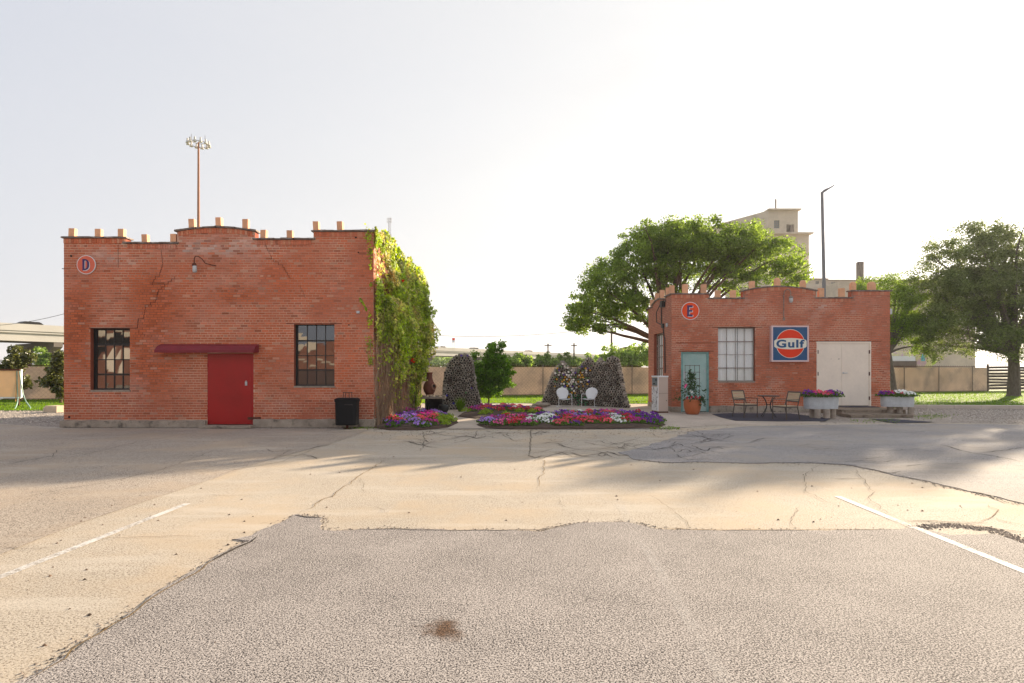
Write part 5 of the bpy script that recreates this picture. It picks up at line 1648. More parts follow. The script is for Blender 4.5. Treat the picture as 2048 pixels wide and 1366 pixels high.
# ------------------------------------------------------------------ flower beds
def bed(name, pts, label):
    P = [G(*p) for p in pts]
    cx = sum(p.x for p in P) / len(P); cy = sum(p.y for p in P) / len(P)
    # dense outline
    Q = []
    for i in range(len(P)):
        a, b = P[i], P[(i + 1) % len(P)]
        k = max(1, int((b - a).length / 0.3))
        Q += [a.lerp(b, j / k) for j in range(k)]
    mb = MB(); n = len(Q); lv = [(1.0, 0.008), (0.97, 0.045), (0.8, 0.08), (0.45, 0.10)]
    ring = []
    for s, z in lv:
        ring.append([(cx + (q.x - cx) * s + 0.03 * mnoise.noise(q * 4), cy + (q.y - cy) * s, z + (0.02 * mnoise.noise(Vector((q.x * 3, q.y * 3, s))) if s < 1 else 0)) for q in Q])
    for r0, r1 in zip(ring[:-1], ring[1:]):
        for i in range(n):
            j = (i + 1) % n
            mb.face([r0[i], r0[j], r1[j], r1[i]])
    mb.face(ring[-1])
    o = mb.build(name, M_mulch); tag(o, label, 'flower bed')
    return P
bedA = [(747, 856), (758, 838), (800, 829), (850, 827), (890, 830), (912, 839), (917, 846), (895, 856), (840, 861), (780, 861)]
bedB = [(915, 834), (925, 827), (950, 819), (980, 816), (1030, 818), (1060, 823), (1090, 827), (1060, 831), (1000, 835), (950, 838)]
bedC = [(952, 850), (965, 843), (1010, 839), (1080, 834), (1150, 829), (1230, 829), (1290, 833), (1318, 841), (1332, 850), (1318, 856), (1200, 858), (1050, 859), (970, 857)]
bed('flower_bed', bedA, 'mulched flower bed at the ivy covered corner of the larger building')
bed('flower_bed', bedB, 'small mulched flower bed around the little maple')
bed('flower_bed', bedC, 'large mulched kidney shaped flower bed in front of the white chairs')

def petal_mat(name, col, col2):
    return mat(name, col, 0.6, var=0.1, vscale=20, island=0.22, trans=0.25, col2=col2, mix_lo=0.45, mix_hi=0.65, mscale=14)
PM = {'violet': petal_mat('petal_violet', (0.26, 0.11, 0.46), (0.38, 0.22, 0.56)), 'purple': petal_mat('petal_purple', (0.15, 0.03, 0.28), (0.24, 0.06, 0.38)),
      'lilac': petal_mat('petal_lilac', (0.46, 0.30, 0.66), (0.32, 0.16, 0.58)), 'magenta': petal_mat('petal_magenta', (0.46, 0.04, 0.24), (0.56, 0.08, 0.32)),
      'red': petal_mat('petal_red', (0.50, 0.025, 0.035), (0.56, 0.05, 0.07)), 'coral': petal_mat('petal_coral', (0.70, 0.10, 0.13), (0.74, 0.16, 0.18)), 'white': petal_mat('petal_white', (0.76, 0.77, 0.76), (0.70, 0.73, 0.70)),
      'pink': petal_mat('petal_pink', (0.72, 0.12, 0.32), (0.74, 0.22, 0.40))}
def petunia_proto(color, seed, R0=0.23, H=0.15, nf=30, nl=230, lm=None):
    r_ = random.Random(seed)
    mb = MB()
    for _ in range(nf):
        a = r_.uniform(0, 6.283); q = math.sqrt(r_.random()) * 0.98
        x, y = math.cos(a) * R0 * q, math.sin(a) * R0 * q
        z = H * (1 - 0.55 * q * q) + r_.uniform(-0.03, 0.035)
        nrm = Vector((x * 2.0 + r_.gauss(0, .05), y * 2.0 - 0.28 + r_.gauss(0, .06), 0.45)).normalized()
        ax = nrm.cross(Vector((0, 0, 1)))
        ax = ax.normalized() if ax.length > 0.01 else Vector((1, 0, 0)); ay = nrm.cross(ax)
        c = Vector((x, y, z)); rr = r_.uniform(0.028, 0.040); ph = r_.random() * 6
        i = len(mb.v)
        mb.v.append(tuple(c - nrm * 0.018))
        for k in range(10):
            t = ph + k * math.pi / 5; rad = rr * (1.0 if k % 2 else 0.78)
            mb.v.append(tuple(c + ax * math.cos(t) * rad + ay * math.sin(t) * rad + nrm * (0.004 if k % 2 else 0.0)))
        for k in range(10):
            mb.f.append((i, i + 1 + k, i + 1 + (k + 1) % 10)); mb.c.append(None)
    me_f = mb
    nrr = np.random.default_rng(seed)
    a = nrr.uniform(0, 6.283, nl); q = np.sqrt(nrr.uniform(0, 1, nl)) * 1.08
    P = np.stack([np.cos(a) * R0 * q, np.sin(a) * R0 * q, (H * (1 - 0.55 * q * q)) * nrr.uniform(0.1, 0.98, nl)], 1)
    return me_f, P
PROTO = {}
def petunia(color, x, y, label, group, scale=1.0, z=0.06, only_leaf=False):
    key = (color, rnd.randrange(3))
    if key not in PROTO:
        t = thing('petunia', label, 'flower', (x, y, z), group, local=True)
        mf, P = petunia_proto(color, key[1] * 7 + len(color), nf=24)
        leaves('foliage', P, 0.055, M_petleaf, t, aspect=0.6)
        fo = [c for c in t.children][0]
        if color != 'none':
            o = mf.build('blossom', PM[color], t)
            o['kind'] = 'stuff'
        PROTO[key] = t
    else:
        t = clone(PROTO[key])
        t['label'] = label; t['group'] = group
    t.location = (x, y, z)
    s = scale * rnd.uniform(0.85, 1.15)
    t.scale = (s, s, s * rnd.uniform(0.9, 1.15)); t.rotation_euler = (0, 0, 0)
    return t
ORI_P = {}
def inside(p, poly):
    c = False; n = len(poly); j = n - 1
    for i in range(n):
        if (poly[i][1] > p[1]) != (poly[j][1] > p[1]) and p[0] < (poly[j][0] - poly[i][0]) * (p[1] - poly[i][1]) / (poly[j][1] - poly[i][1]) + poly[i][0]:
            c = not c
        j = i
    return c
nmz = {'violet': 'violet', 'purple': 'deep purple', 'lilac': 'pale lilac', 'magenta': 'magenta', 'red': 'red', 'coral': 'coral pink', 'white': 'white', 'pink': 'hot pink'}
def plant_bed(poly, colorf, bedname, sp=0.43, shrink=6):
    P = [tuple(G(*q).xy) for q in poly]
    xs = [p[0] for p in P]; ys = [p[1] for p in P]
    cx, cy = sum(xs) / len(xs), sum(ys) / len(ys)
    Ps = [(cx + (x - cx) * 0.96, cy + (y - cy) * 0.93 + 0.06) for x, y in P]
    y = min(ys); row = 0
    while y < max(ys):
        x = min(xs) + (sp / 2 if row % 2 else 0)
        while x < max(xs):
            px, py = x + rnd.uniform(-.07, .07), y + rnd.uniform(-.07, .07)
            if inside((px, py), Ps):
                ipx = 1024 + F * px / py; ipy = HOR + F * EYE / py
                col = colorf(ipx, ipy)
                if col == 'lime':
                    leafplant(px, py, bedname)
                elif col:
                    fx = (px - min(xs)) / (max(xs) - min(xs)); fyy = (py - min(ys)) / (max(ys) - min(ys))
                    hor = ('far left', 'left', 'centre', 'right', 'far right')[min(4, int(fx * 5))]
                    ver = ('front edge', 'front half', 'back half', 'back edge')[min(3, int(fyy * 4))]
                    petunia(col, px, py, '%s petunia clump, %s, %s of %s' % (nmz[col], ver, hor, bedname), '%s petunias in %s' % (nmz[col], bedname))
            x += sp
        y += sp * 1.15; row += 1
LP = []
def leafplant(x, y, bedname):
    if not LP:
        t = thing('leafy_plant', 'low yellow green leafy plant edging ' + bedname, 'plant', (x, y, 0.06), 'yellow green edging plants in ' + bedname, local=True)
        nrr = np.random.default_rng(5); nl = 160
        a = nrr.uniform(0, 6.283, nl); q = np.sqrt(nrr.uniform(0, 1, nl))
        P = np.stack([np.cos(a) * .18 * q, np.sin(a) * .18 * q, (0.17 * (1 - 0.5 * q * q)) * nrr.uniform(0.2, 1, nl)], 1)
        leaves('foliage', P, 0.05, M_limeleaf, t, aspect=0.7)
        LP.append(t)
    else:
        t = clone(LP[0]); t.location = (x, y, 0.06); t['label'] = 'low yellow green leafy plant edging ' + bedname; t['group'] = 'yellow green edging plants in ' + bedname
    s = rnd.uniform(0.8, 1.1); t.scale = (s, s, s)
def colA(x, y):
    if x > 893 or (x > 872 and y > 838): return 'lime' if x < 905 else None
    if y > 852 and rnd.random() < 0.6: return None
    if 838 < x < 875 and y > 832: return rnd.choice(['magenta', 'coral', 'lilac', 'magenta'])
    if 780 < x < 800 and y > 838: return rnd.choice(['purple', 'coral'])
    return rnd.choice(['lilac', 'violet', 'lilac', 'violet', 'lilac', 'magenta'])
def colB(x, y):
    if x < 945 or y > 828: return 'lime' if rnd.random() < 0.5 else None
    if x < 965: return rnd.choice(['violet', 'magenta'])
    return rnd.choice(['red', 'coral', 'magenta', 'red', 'purple', 'white', 'coral'])
def colC(x, y):
    if y > 853 and rnd.random() < 0.5: return None
    if x < 1000: return rnd.choice(['magenta', 'violet', 'lilac', 'pink'])
    if x < 1060: return rnd.choice(['coral', 'magenta', 'red', 'violet', 'pink'])
    if y > 838 and 1060 < x < 1105: return 'white'
    if y < 832 and 1125 < x < 1170: return rnd.choice(['white', 'lilac', 'white'])
    if y > 838 and 1222 < x < 1252: return 'white'
    if y < 830 and 1195 < x < 1215: return 'white'
    if x > 1290: return 'purple' if rnd.random() < 0.8 else 'violet'
    if x > 1252: return rnd.choice(['purple', 'purple', 'red', 'magenta'])
    if y > 840: return rnd.choice(['coral', 'red', 'magenta', 'red', 'purple', 'coral'])
    return rnd.choice(['violet', 'violet', 'purple', 'coral', 'red', 'lilac', 'magenta'])
plant_bed(bedA, colA, 'the bed by the ivy wall')
plant_bed(bedB, colB, 'the bed around the maple')
plant_bed(bedC, colC, 'the large kidney shaped bed')
# tall grass clump beside the left tube mound
og = thing('ornamental_grass', 'green upright grass clump beside the left clay tube mound', 'plant', (W(921, 818, 22.3).x, 22.3, 0))
mb = MB()
for _ in range(170):
    a = rnd.uniform(0, 6.28); q = rnd.random() ** 0.6; h = rnd.uniform(0.35, 0.62); lx, ly = math.cos(a) * 0.24 * q, math.sin(a) * 0.24 * q
    bx_, by_ = og.location.x + lx * 0.3, 22.3 + ly * 0.3
    w = 0.007
    mb.face([(bx_ - w, by_, 0), (bx_ + w, by_, 0), (bx_ + lx * 0.5 + w * .7, by_ + ly * 0.5, h * 0.65), (bx_ + lx * 0.5 - w * .7, by_ + ly * 0.5, h * 0.65)])
    mb.face([(bx_ + lx * 0.5 - w * .7, by_ + ly * 0.5, h * 0.65), (bx_ + lx * 0.5 + w * .7, by_ + ly * 0.5, h * 0.65), (bx_ + lx, by_ + ly, h)])
mb.build('blades', M_grass, og, stuff=True)

# ------------------------------------------------------------------ clay tube sculptures
def tube_piece(mb, inner, c, d, r, L_, n=8):
    """open tube: outer skin, end ring, bore"""
    d = Vector(d).normalized(); a = d.cross(Vector((0, 0, 1))).normalized(); b = a.cross(d)
    i = len(mb.v)
    for (rr, off) in ((r, L_), (r, 0), (r * 0.74, 0), (r * 0.74, 0.06)):
        for k in range(n):
            t = 2 * math.pi * k / n + 0.39
            mb.v.append(tuple(c + (a * math.cos(t) + b * math.sin(t)) * rr + d * off))
    for lv in range(3):
        for k in range(n):
            j = (k + 1) % n
            mb.f.append((i + lv * n + k, i + lv * n + j, i + (lv + 1) * n + j, i + (lv + 1) * n + k)); mb.c.append(None)
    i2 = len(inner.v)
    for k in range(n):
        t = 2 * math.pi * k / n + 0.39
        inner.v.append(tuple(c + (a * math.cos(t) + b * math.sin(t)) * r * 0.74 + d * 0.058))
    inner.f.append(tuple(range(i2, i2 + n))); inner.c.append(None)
def sculpture(label, prof, Yf, seed, colored, pitch=0.118, depth=0.42, splay=0.0):
    r_ = random.Random(seed)
    xs = [p[0] for p in prof]
    cxp = sum(xs) / len(xs); Y0 = Yf(cxp)
    t = thing('tube_wall', label, 'sculpture', (W(cxp, 800, Y0).x, Y0, 0))
    mb, inner, core = MB(), MB(), MB()
    bott = {k: MB() for k in 'wagb'}
    def toppy(px):
        for (a, b) in zip(prof[:-1], prof[1:]):
            if a[0] <= px <= b[0]: return a[1] + (b[1] - a[1]) * (px - a[0]) / max(1e-6, b[0] - a[0])
        return 900
    # walk along the plan path
    px = prof[0][0]
    path = []
    k = 0
    row = 0; z = pitch * 0.5
    while z < 2.6:
        px = prof[0][0] - 2 + (0 if row % 2 else 0.5) * pitch * F / Yf(prof[0][0])
        while px < prof[-1][0] + 2:
            Y = Yf(px) + 0.05 * math.sin(px * 0.07 + z * 2)
            zt = EYE + (HOR - toppy(px)) * Y / F
            if toppy(px) < 890 and z + pitch * 0.4 < zt:
                c = W(px, 741, Y); c = Vector((c.x + r_.gauss(0, 0.014), Y + r_.uniform(-0.06, 0.06) + 0.12 * mnoise.noise(Vector((px * 0.05, z * 2, 3))), z + r_.gauss(0, 0.014)))
                d0 = Vector((c.x - 0, c.y, 0)).normalized()
                nrm = Vector((r_.gauss(0.02, 0.06) + splay * (px - cxp) / 60 * -1, 1, r_.gauss(0, 0.06)))
                kcol = colored(px, HOR - (z - EYE) * F / Y, r_)
                if kcol:
                    q = bott[kcol]; i = len(q.v)
                    rr = pitch * 0.40; a = Vector((1, 0, 0)); b = Vector((0, 0, 1))
                    q.prism([c + a * math.cos(6.283 * s / 8) * rr + b * math.sin(6.283 * s / 8) * rr for s in range(8)], Vector((0, 0.25, 0)))
                else:
                    tube_piece(mb, inner, c, nrm, pitch * r_.choice([0.34, 0.44, 0.5, 0.5, 0.53]), depth * r_.uniform(0.7, 1.0))
            px += pitch * F / Y
        z += pitch * 0.87; row += 1
    # tubes pointing sideways along the outline
    for (a, b) in zip(prof[:-1], prof[1:]):
        L_ = math.hypot(b[0] - a[0], b[1] - a[1]); n_ = max(1, int(L_ / 4.6))
        for i in range(n_):
            s = (i + 0.5) / n_; ppx = a[0] + (b[0] - a[0]) * s; ppy = a[1] + (b[1] - a[1]) * s
            Y = Yf(ppx) + 0.1; c = W(ppx, ppy, Y)
            if c.z < 0.05: continue
            out_ = Vector((-(b[1] - a[1]) * -1, 0, (b[0] - a[0]))).normalized()
            out_ = Vector(((b[1] - a[1]), 0, (b[0] - a[0]))).normalized()
            for yy in (0.0, 0.13, 0.26):
                cc = Vector((c.x, Y + yy + r_.uniform(-.02, .02), max(0.05, c.z))) - out_ * r_.uniform(0.02, 0.05)
                dd = -out_ + Vector((r_.gauss(0, .2), 0.35, r_.gauss(0, .2)))
                tube_piece(mb, inner, cc + out_ * 0.05, dd, pitch * r_.uniform(0.36, 0.48), 0.16)
    # mortar core seen between the tubes
    P0, P1 = [], []
    for p in prof:
        Y = Yf(p[0]); c = W(p[0], p[1], Y + 0.16); P0.append(Vector((c.x, Y + 0.13, max(0.0, c.z - 0.09))))
    for i in range(len(P0) - 1):
        a, b = P0[i], P0[i + 1]
        core.face([(a.x, a.y, 0), (b.x, b.y, 0), b, a]); core.face([(a.x, a.y + 0.25, 0), a + Vector((0, .25, 0)), b + Vector((0, .25, 0)), (b.x, b.y + 0.25, 0)]); core.face([a, b, b + Vector((0, .25, 0)), a + Vector((0, .25, 0))])
    core.build('core', M_mulch, t)
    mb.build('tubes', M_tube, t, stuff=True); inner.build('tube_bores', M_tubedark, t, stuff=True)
    for k, mm in (('w', M_b_white), ('a', M_b_amber), ('g', M_b_green), ('b', M_b_blue)):
        if bott[k].v: bott[k].build('bottles', mm, t, stuff=True)
    return t
def colR(px, py, r_):
    inw = 1108 < px < 1192 and 728 < py < 800
    f = max(0, 1 - abs(px - 1145) / 48) * max(0, 1 - abs(py - 755) / 50) * 1.5
    if py < 728 and 1117 < px < 1140: return 'w' if r_.random() < 0.45 else None
    if px < 1150 and 735 < py < 770 and inw and r_.random() < f * 0.8: return r_.choice('wwgwgaa')
    if inw and r_.random() < f: return r_.choice('aaggwwgb')
    if 1150 < px < 1180 and py > 795 and r_.random() < 0.5: return 'g'
    return None
profR = [(1084, 806), (1090, 788), (1096, 770), (1104, 748), (1112, 736), (1120, 726), (1127, 721), (1134, 730), (1144, 738), (1158, 736), (1166, 726), (1174, 716), (1180, 714), (1187, 722), (1190, 734), (1196, 722), (1202, 715), (1208, 722), (1212, 728), (1218, 716), (1228, 712), (1238, 718), (1243, 735), (1248, 765), (1253, 790), (1260, 814)]
sculpture('jagged wall of stacked clay tubes and glass bottles behind the two white chairs', profR, lambda px: 26.6 - 1.9 * (px - 1085) / 175 + 0.35 * math.sin((px - 1085) / 40), 31, colR)
def colL(px, py, r_):
    return 'b' if r_.random() < 0.015 else ('g' if r_.random() < 0.006 else None)
profL = [(884, 812), (886, 780), (888, 752), (894, 730), (904, 716), (920, 708), (934, 708), (944, 718), (948, 745), (952, 775), (960, 802), (968, 816)]
sculpture('tall rounded mound of stacked clay tubes beside the maple and chiminea', profL, lambda px: 23.5 + 0.012 * (px - 925) + 0.004 * abs(px - 925) ** 1.2, 33, colL)
# rock pile at the foot of the right sculpture
for i, (px, py, s) in enumerate(((1074, 812, .2), (1084, 813, .24), (1068, 815, .14), (1092, 811, .2), (1080, 806, .16))):
    p = G(px, py + 2); mb = MB(); pr = []
    for k in range(6):
        a = math.pi * k / 5; pr.append((s * math.sin(a) * rnd.uniform(.8, 1.1) + 0.001, s * 0.7 * (1 - math.cos(a)) / 2 * 1.2))
    mb.lathe(pr, 8, p.x, p.y, sx=1.3)
    tag(mb.build('rock', M_stone, smooth=False), ('lowest', 'widest front', 'outermost left', 'innermost right', 'rear')[i] + ' rough grey rock at the left foot of the clay tube wall', 'rock', 'rocks beside the clay tube wall')

# ------------------------------------------------------------------ chiminea on its stone table
ch = W(859, 793, 22.0)
cm = thing('chiminea', 'dark terracotta chiminea with a round mouth and tall neck on a stone slab', 'fireplace', (ch.x, 22.0, 0.60), local=True)
mb = MB(); mb.lathe([(0.0, 0.08), (0.14, 0.08), (0.21, 0.2), (0.245, 0.33), (0.22, 0.46), (0.15, 0.58), (0.115, 0.70), (0.105, 0.86), (0.125, 0.90), (0.125, 0.93), (0.09, 0.93), (0.085, 0.7)], 28)
mb.build('body', M_chim, cm, smooth=True)
mb = MB()
d = Vector((0.8, -0.6, 0.12)).normalized(); a = d.cross(Vector((0, 0, 1))).normalized(); b = a.cross(d); c0 = Vector((0, 0, 0.36)) + d * 0.225
n = 20
for (r0, o0, r1, o1) in ((0.125, -0.06, 0.12, 0.03), (0.12, 0.03, 0.09, 0.035), (0.09, 0.035, 0.085, -0.03)):
    for k in range(n):
        t0, t1 = 2 * math.pi * k / n, 2 * math.pi * (k + 1) / n
        f_ = lambda t, r_, o_: c0 + (a * math.cos(t) + b * math.sin(t)) * r_ + d * o_
        mb.face([f_(t0, r0, o0), f_(t1, r0, o0), f_(t1, r1, o1), f_(t0, r1, o1)])
mb.build('mouth_rim', mat('terracotta_rim', (0.30, 0.15, 0.10), 0.8), cm, smooth=True)
mb = MB(); mb.face([c0 + (a * math.cos(2 * math.pi * k / n) + b * math.sin(2 * math.pi * k / n)) * 0.09 + d * 0.01 for k in range(n)]); mb.build('mouth_opening', M_tubedark, cm)
mb = MB()
for k in range(3):
    t = k * 2.1 + 0.5
    mb.tube([(0.17 * math.cos(t), 0.17 * math.sin(t), 0), (0.15 * math.cos(t), 0.15 * math.sin(t), 0.12)], 0.012, 6)
mb.tube([(0.15 * math.cos(t), 0.15 * math.sin(t), 0.10) for t in [2 * math.pi * k / 16 for k in range(17)]], 0.01, 5)
mb.build('stand', M_rust, cm)
stt = thing('stone_table', 'low table with a rough stone slab carrying the chiminea', 'table', (ch.x + 0.2, 22.0, 0))
mb = MB(); x0, x1 = W(846, 0, 22).x, W(893, 0, 22).x
mb.prism([(x0, 21.6, 0.535), (x0 + 0.3, 21.55, 0.535), (x1 - 0.1, 21.62, 0.535), (x1, 21.9, 0.535), (x1 - 0.05, 22.4, 0.535), (x0 + 0.1, 22.4, 0.535), (x0 - 0.03, 22.0, 0.535)], (0, 0, 0.06)); mb.build('slab', M_stone, stt)
mb = MB(); mb.box(x0 + 0.12, x0 + 0.18, 21.7, 22.3, 0.02, 0.534); mb.box(x1 - 0.2, x1 - 0.14, 21.75, 22.3, 0.02, 0.534); mb.box(x0 + 0.181, x1 - 0.201, 22.24, 22.3, 0.02, 0.534); mb.build('leg', M_blackmetal, stt)
for i in range(7):
    s = rnd.uniform(0.04, 0.08); px_ = x0 + 0.1 + i * 0.12; py_ = 21.66 + rnd.random() * 0.1
    mb = MB(); mb.lathe([(0.001, 0.596), (s, 0.60), (s * 0.8, 0.62 + s * 0.4), (0.001, 0.64 + s * 0.5)], 6, px_, py_, sx=1.3)
    tag(mb.build('rock', M_limestone if i % 2 else M_stone), 'small stone lying on the slab below the chiminea', 'rock', 'small stones on the chiminea slab')
bt = thing('black_pot', 'black round metal pot on the ground under the stone slab end', 'pot', (x1 - 0.05, 21.5, 0), local=True)
mb = MB(); mb.lathe([(0.0, 0.03), (0.13, 0.03), (0.19, 0.14), (0.2, 0.24), (0.17, 0.32), (0.15, 0.32), (0.15, 0.2), (0, 0.2)], 20); mb.build('body', M_blackmetal, bt, smooth=True)
mb = MB(); mb.tube([(-0.19, 0, 0.28), (-0.14, 0, 0.42), (0, 0, 0.47), (0.14, 0, 0.42), (0.19, 0, 0.28)], 0.008, 5); mb.build('handle', M_blackmetal, bt)

# ------------------------------------------------------------------ lawn chairs
def lawn_chair(x, y, rz, label, finial):
    t = thing('lawn_chair', label, 'chair', (x, y, 0), 'white metal lawn chairs', local=True)
    t.rotation_euler = (0, 0, rz)
    # shell back
    mb = MB(); n = 14; w = 0.24
    def bp(s, q):  # s across -1..1, q up 0..1
        prof = 0.82 + 0.30 * math.sin(math.pi * min(1, q * 0.95)) 
        top = math.sqrt(max(0, 1 - max(0, (q - 0.62) / 0.38) ** 2)) if q > 0.62 else 1
        ww = w * prof * top * (0.80 + 0.20 * min(1, q * 3))
        return Vector((s * ww, 0.20 + 0.17 * q - 0.05 * (1 - s * s), 0.36 + 0.50 * q))
    g = [[bp(-1 + 2 * i / 10, j / n) for i in range(11)] for j in range(n + 1)]
    for j in range(n):
        for i in range(10):
            mb.face([g[j][i], g[j][i + 1], g[j + 1][i + 1], g[j + 1][i]])
            o_ = Vector((0, 0.012, 0)); mb.face([g[j][i] + o_, g[j + 1][i] + o_, g[j + 1][i + 1] + o_, g[j][i + 1] + o_])
    mb.build('backrest', M_white, t, smooth=True)
    mb = MB()
    g = [[Vector((-0.23 + 0.46 * i / 8, -0.22 + 0.42 * j / 6, 0.385 - 0.02 * math.sin(math.pi * i / 8) - 0.03 * j / 6 - (0.02 if j == 0 else 0))) for i in range(9)] for j in range(7)]
    for j in range(6):
        for i in range(8):
            mb.face([g[j][i], g[j][i + 1], g[j + 1][i + 1], g[j + 1][i]])
            o_ = Vector((0, 0, -0.015)); mb.face([g[j][i] + o_, g[j + 1][i] + o_, g[j + 1][i + 1] + o_, g[j][i + 1] + o_])
    mb.build('seat', M_white, t, smooth=True)
    for s in (-1, 1):
        mb = MB(); x_ = s * 0.29
        mb.tube([(x_ * 0.85, 0.24, 0.56), (x_, 0.10, 0.575), (x_, -0.16, 0.575), (x_, -0.235, 0.55), (x_, -0.26, 0.48), (x_, -0.27, 0.05), (x_, -0.24, 0.014), (x_, 0.30, 0.014), (x_ * 0.3, 0.33, 0.014), (0, 0.33, 0.014)], 0.0125, 7)
        mb.tube([(x_, -0.262, 0.36), (x_ * 0.78, -0.20, 0.37)], 0.011, 6)
        mb.build('frame', M_white, t, smooth=True)
    if finial:
        mb = MB(); mb.lathe([(0.001, 0.855), (0.03, 0.86), (0.03, 0.875), (0.015, 0.89), (0.001, 0.90)], 10, 0, 0.37); mb.build('top_knob', M_white, t)
    return t
p = G(1129, 815); lawn_chair(p.x, p.y + 0.25, R(8), 'white metal lawn chair with a small knob on top, left of the pair', True)
p = G(1181, 815); lawn_chair(p.x, p.y + 0.25, R(-24), 'white metal lawn chair turned slightly, right of the pair by the tube wall', False)

# ------------------------------------------------------------------ trash can at building D
tcn = thing('trash_can', 'black metal trash can on a short post against the larger brick building', 'trash can', (dX(694), 15.75, 0))
s = F / 15.75; tx = lambda px: (px - 1024) / s; tz = lambda py: EYE + (HOR - py) / s
mb = MB()
xc = tx(694.5); w2 = (tx(716) - tx(673)) / 2
n = 20
prof = [(0.96, 0.13), (1.0, 0.15), (1.02, tz(803)), (1.0, tz(802))]
def rrect(cx, cy, w, d, r_, k=5):
    P = []
    for (sx, sy, a0) in ((1, -1, -90), (1, 1, 0), (-1, 1, 90), (-1, -1, 180)):
        for i in range(k):
            a = R(a0 + 90 * i / (k - 1)); P.append((cx + sx * (w - r_) + r_ * math.cos(a), cy + sy * (d - r_) + r_ * math.sin(a)))
    return P
def loft(mb, levels, cap0=True, cap1=True):
    rings = [[(x, y, z) for x, y in P] for P, z in levels]
    for r0, r1 in zip(rings[:-1], rings[1:]):
        for i in range(len(r0)):
            j = (i + 1) % len(r0); mb.face([r0[i], r0[j], r1[j], r1[i]])
    if cap0: mb.face(rings[0][::-1])
    if cap1: mb.face(rings[-1])
yc = 15.75
loft(mb, [(rrect(xc, yc, w2 * 0.95, 0.20, 0.1), 0.115), (rrect(xc, yc, w2 * 0.97, 0.21, 0.1), 0.14), (rrect(xc, yc, w2, 0.22, 0.1), tz(801))])
mb.build('body', M_blackbin, tcn)
mb = MB(); loft(mb, [(rrect(xc, yc, w2 * 1.06, 0.235, 0.11), tz(803)), (rrect(xc, yc, w2 * 1.07, 0.24, 0.11), tz(798)), (rrect(xc, yc, w2 * 0.9, 0.2, 0.1), tz(796))]); mb.build('lid', M_blackbin, tcn)
mb = MB(); mb.box(tx(694), tx(709), yc - 0.245, yc - 0.215, tz(809.5), tz(807.5)); mb.build('handle', M_blackmetal, tcn)
mb = MB(); mb.tube([(tx(694.5), yc, 0), (tx(694.5), yc, 0.12)], 0.035, 8); mb.tube([(tx(694.5), yc, 0), (tx(694.5), yc, 0.015)], 0.12, 12); mb.build('post', M_rust, tcn)
mb = MB()
for px, px2 in ((686, 687.5), (690.5, 691.5), (698.5, 698), (704, 703)):
    mb.tube([(tx(px), yc, tz(797)), (tx(px2), yc, tz(785))], 0.008, 5)
mb.tube([(tx(685.5), yc, tz(785)), (tx(705), yc, tz(785))], 0.008, 5)
mb.build('wire_rack', M_blackmetal, tcn)

# ------------------------------------------------------------------ old fuel pump beside E
fp = G(1326, 826)
fpt = thing('fuel_pump', 'old cream and white fuel pump with peeling paint beside the smaller brick building', 'fuel pump', (fp.x, fp.y, 0), local=True)
fpt.rotation_euler = (0, 0, R(8))
Wd, Dp, Hh = 0.20, 0.62, 1.38
mb = MB(); mb.box(-Wd, Wd, -0.02, Dp, 0, 0.06); mb.build('base', M_rust, fpt)
mb = MB(); mb.box(-Wd, Wd, 0.0, Dp - 0.02, 0.06, Hh - 0.03); mb.build('cabinet', M_beige, fpt)
mb = MB(); mb.box(-Wd - 0.012, Wd + 0.012, -0.015, Dp, Hh - 0.03, Hh + 0.02); mb.box(-Wd - 0.012, -Wd + 0.02, -0.012, -0.001, 0.07, Hh - 0.031); mb.build('trim', M_white, fpt)
mb = MB(); mb.box(-Wd - 0.012, -Wd - 0.001, 0.0, Dp - 0.03, 0.08, 0.98); mb.build('front_panel', M_peeling, fpt)
mb = MB(); mb.box(-Wd - 0.012, -Wd - 0.001, 0.05, Dp - 0.08, 1.03, 1.32); mb.build('dial_window', M_farwin, fpt)
mb = MB(); mb.box(-Wd - 0.015, -Wd - 0.013, 0.12, 0.20, 1.20, 1.28); mb.box(-Wd - 0.015, -Wd - 0.013, 0.25, 0.45, 1.08, 1.12); mb.build('dial_counter', M_dark, fpt)
mb = MB(); mb.box(-Wd + 0.021, Wd, -0.004, -0.001, 0.735, 0.742); mb.build('panel_seam', M_rust, fpt)
mb = MB(); mb.tube([(Wd + 0.03, 0.3, 1.1), (Wd + 0.07, 0.25, 0.9), (Wd + 0.08, 0.3, 0.5), (Wd + 0.05, 0.35, 0.2)], 0.018, 6); mb.build('hose', M_blackmetal, fpt)

# ------------------------------------------------------------------ potted mandevilla at teal door
pp_ = G(1390, 830)
s = F / pp_.y
pt = thing('potted_plant', 'orange glazed pot with a climbing leafy plant on a wire trellis by the teal door', 'potted plant', (pp_.x, pp_.y + 0.3, 0), local=True)
mb = MB(); mb.lathe([(0.0, 0.0), (0.20, 0.0), (0.24, 0.06), (0.29, 0.2), (0.315, 0.36), (0.31, 0.47), (0.325, 0.50), (0.32, 0.545), (0.29, 0.55), (0.28, 0.48), (0.0, 0.47)], 36); mb.build('pot', M_pot, pt, smooth=True)
mb = MB()
for k in range(4):
    x_ = -0.24 + 0.175 * k; mb.tube([(x_, 0.08, 0.45), (x_, 0.08, 1.80)], 0.0085, 5)
for z in (1.78, 1.54, 1.30, 1.06, 0.82): mb.tube([(-0.26, 0.08, z), (0.30, 0.08, z)], 0.0085, 5)
mb.build('trellis', M_rust, pt)
P = []
for _ in range(760):
    z = 0.5 + 1.0 * rnd.random() ** 1.25; w_ = 0.30 * max(0.1, (1.45 - z)) + 0.03
    P.append((rnd.gauss(-0.03, w_), rnd.gauss(0.0, w_ * 0.7), z))
for _ in range(60): P.append((-0.07 + rnd.gauss(0, 0.02), 0.06, rnd.uniform(1.3, 1.65)))
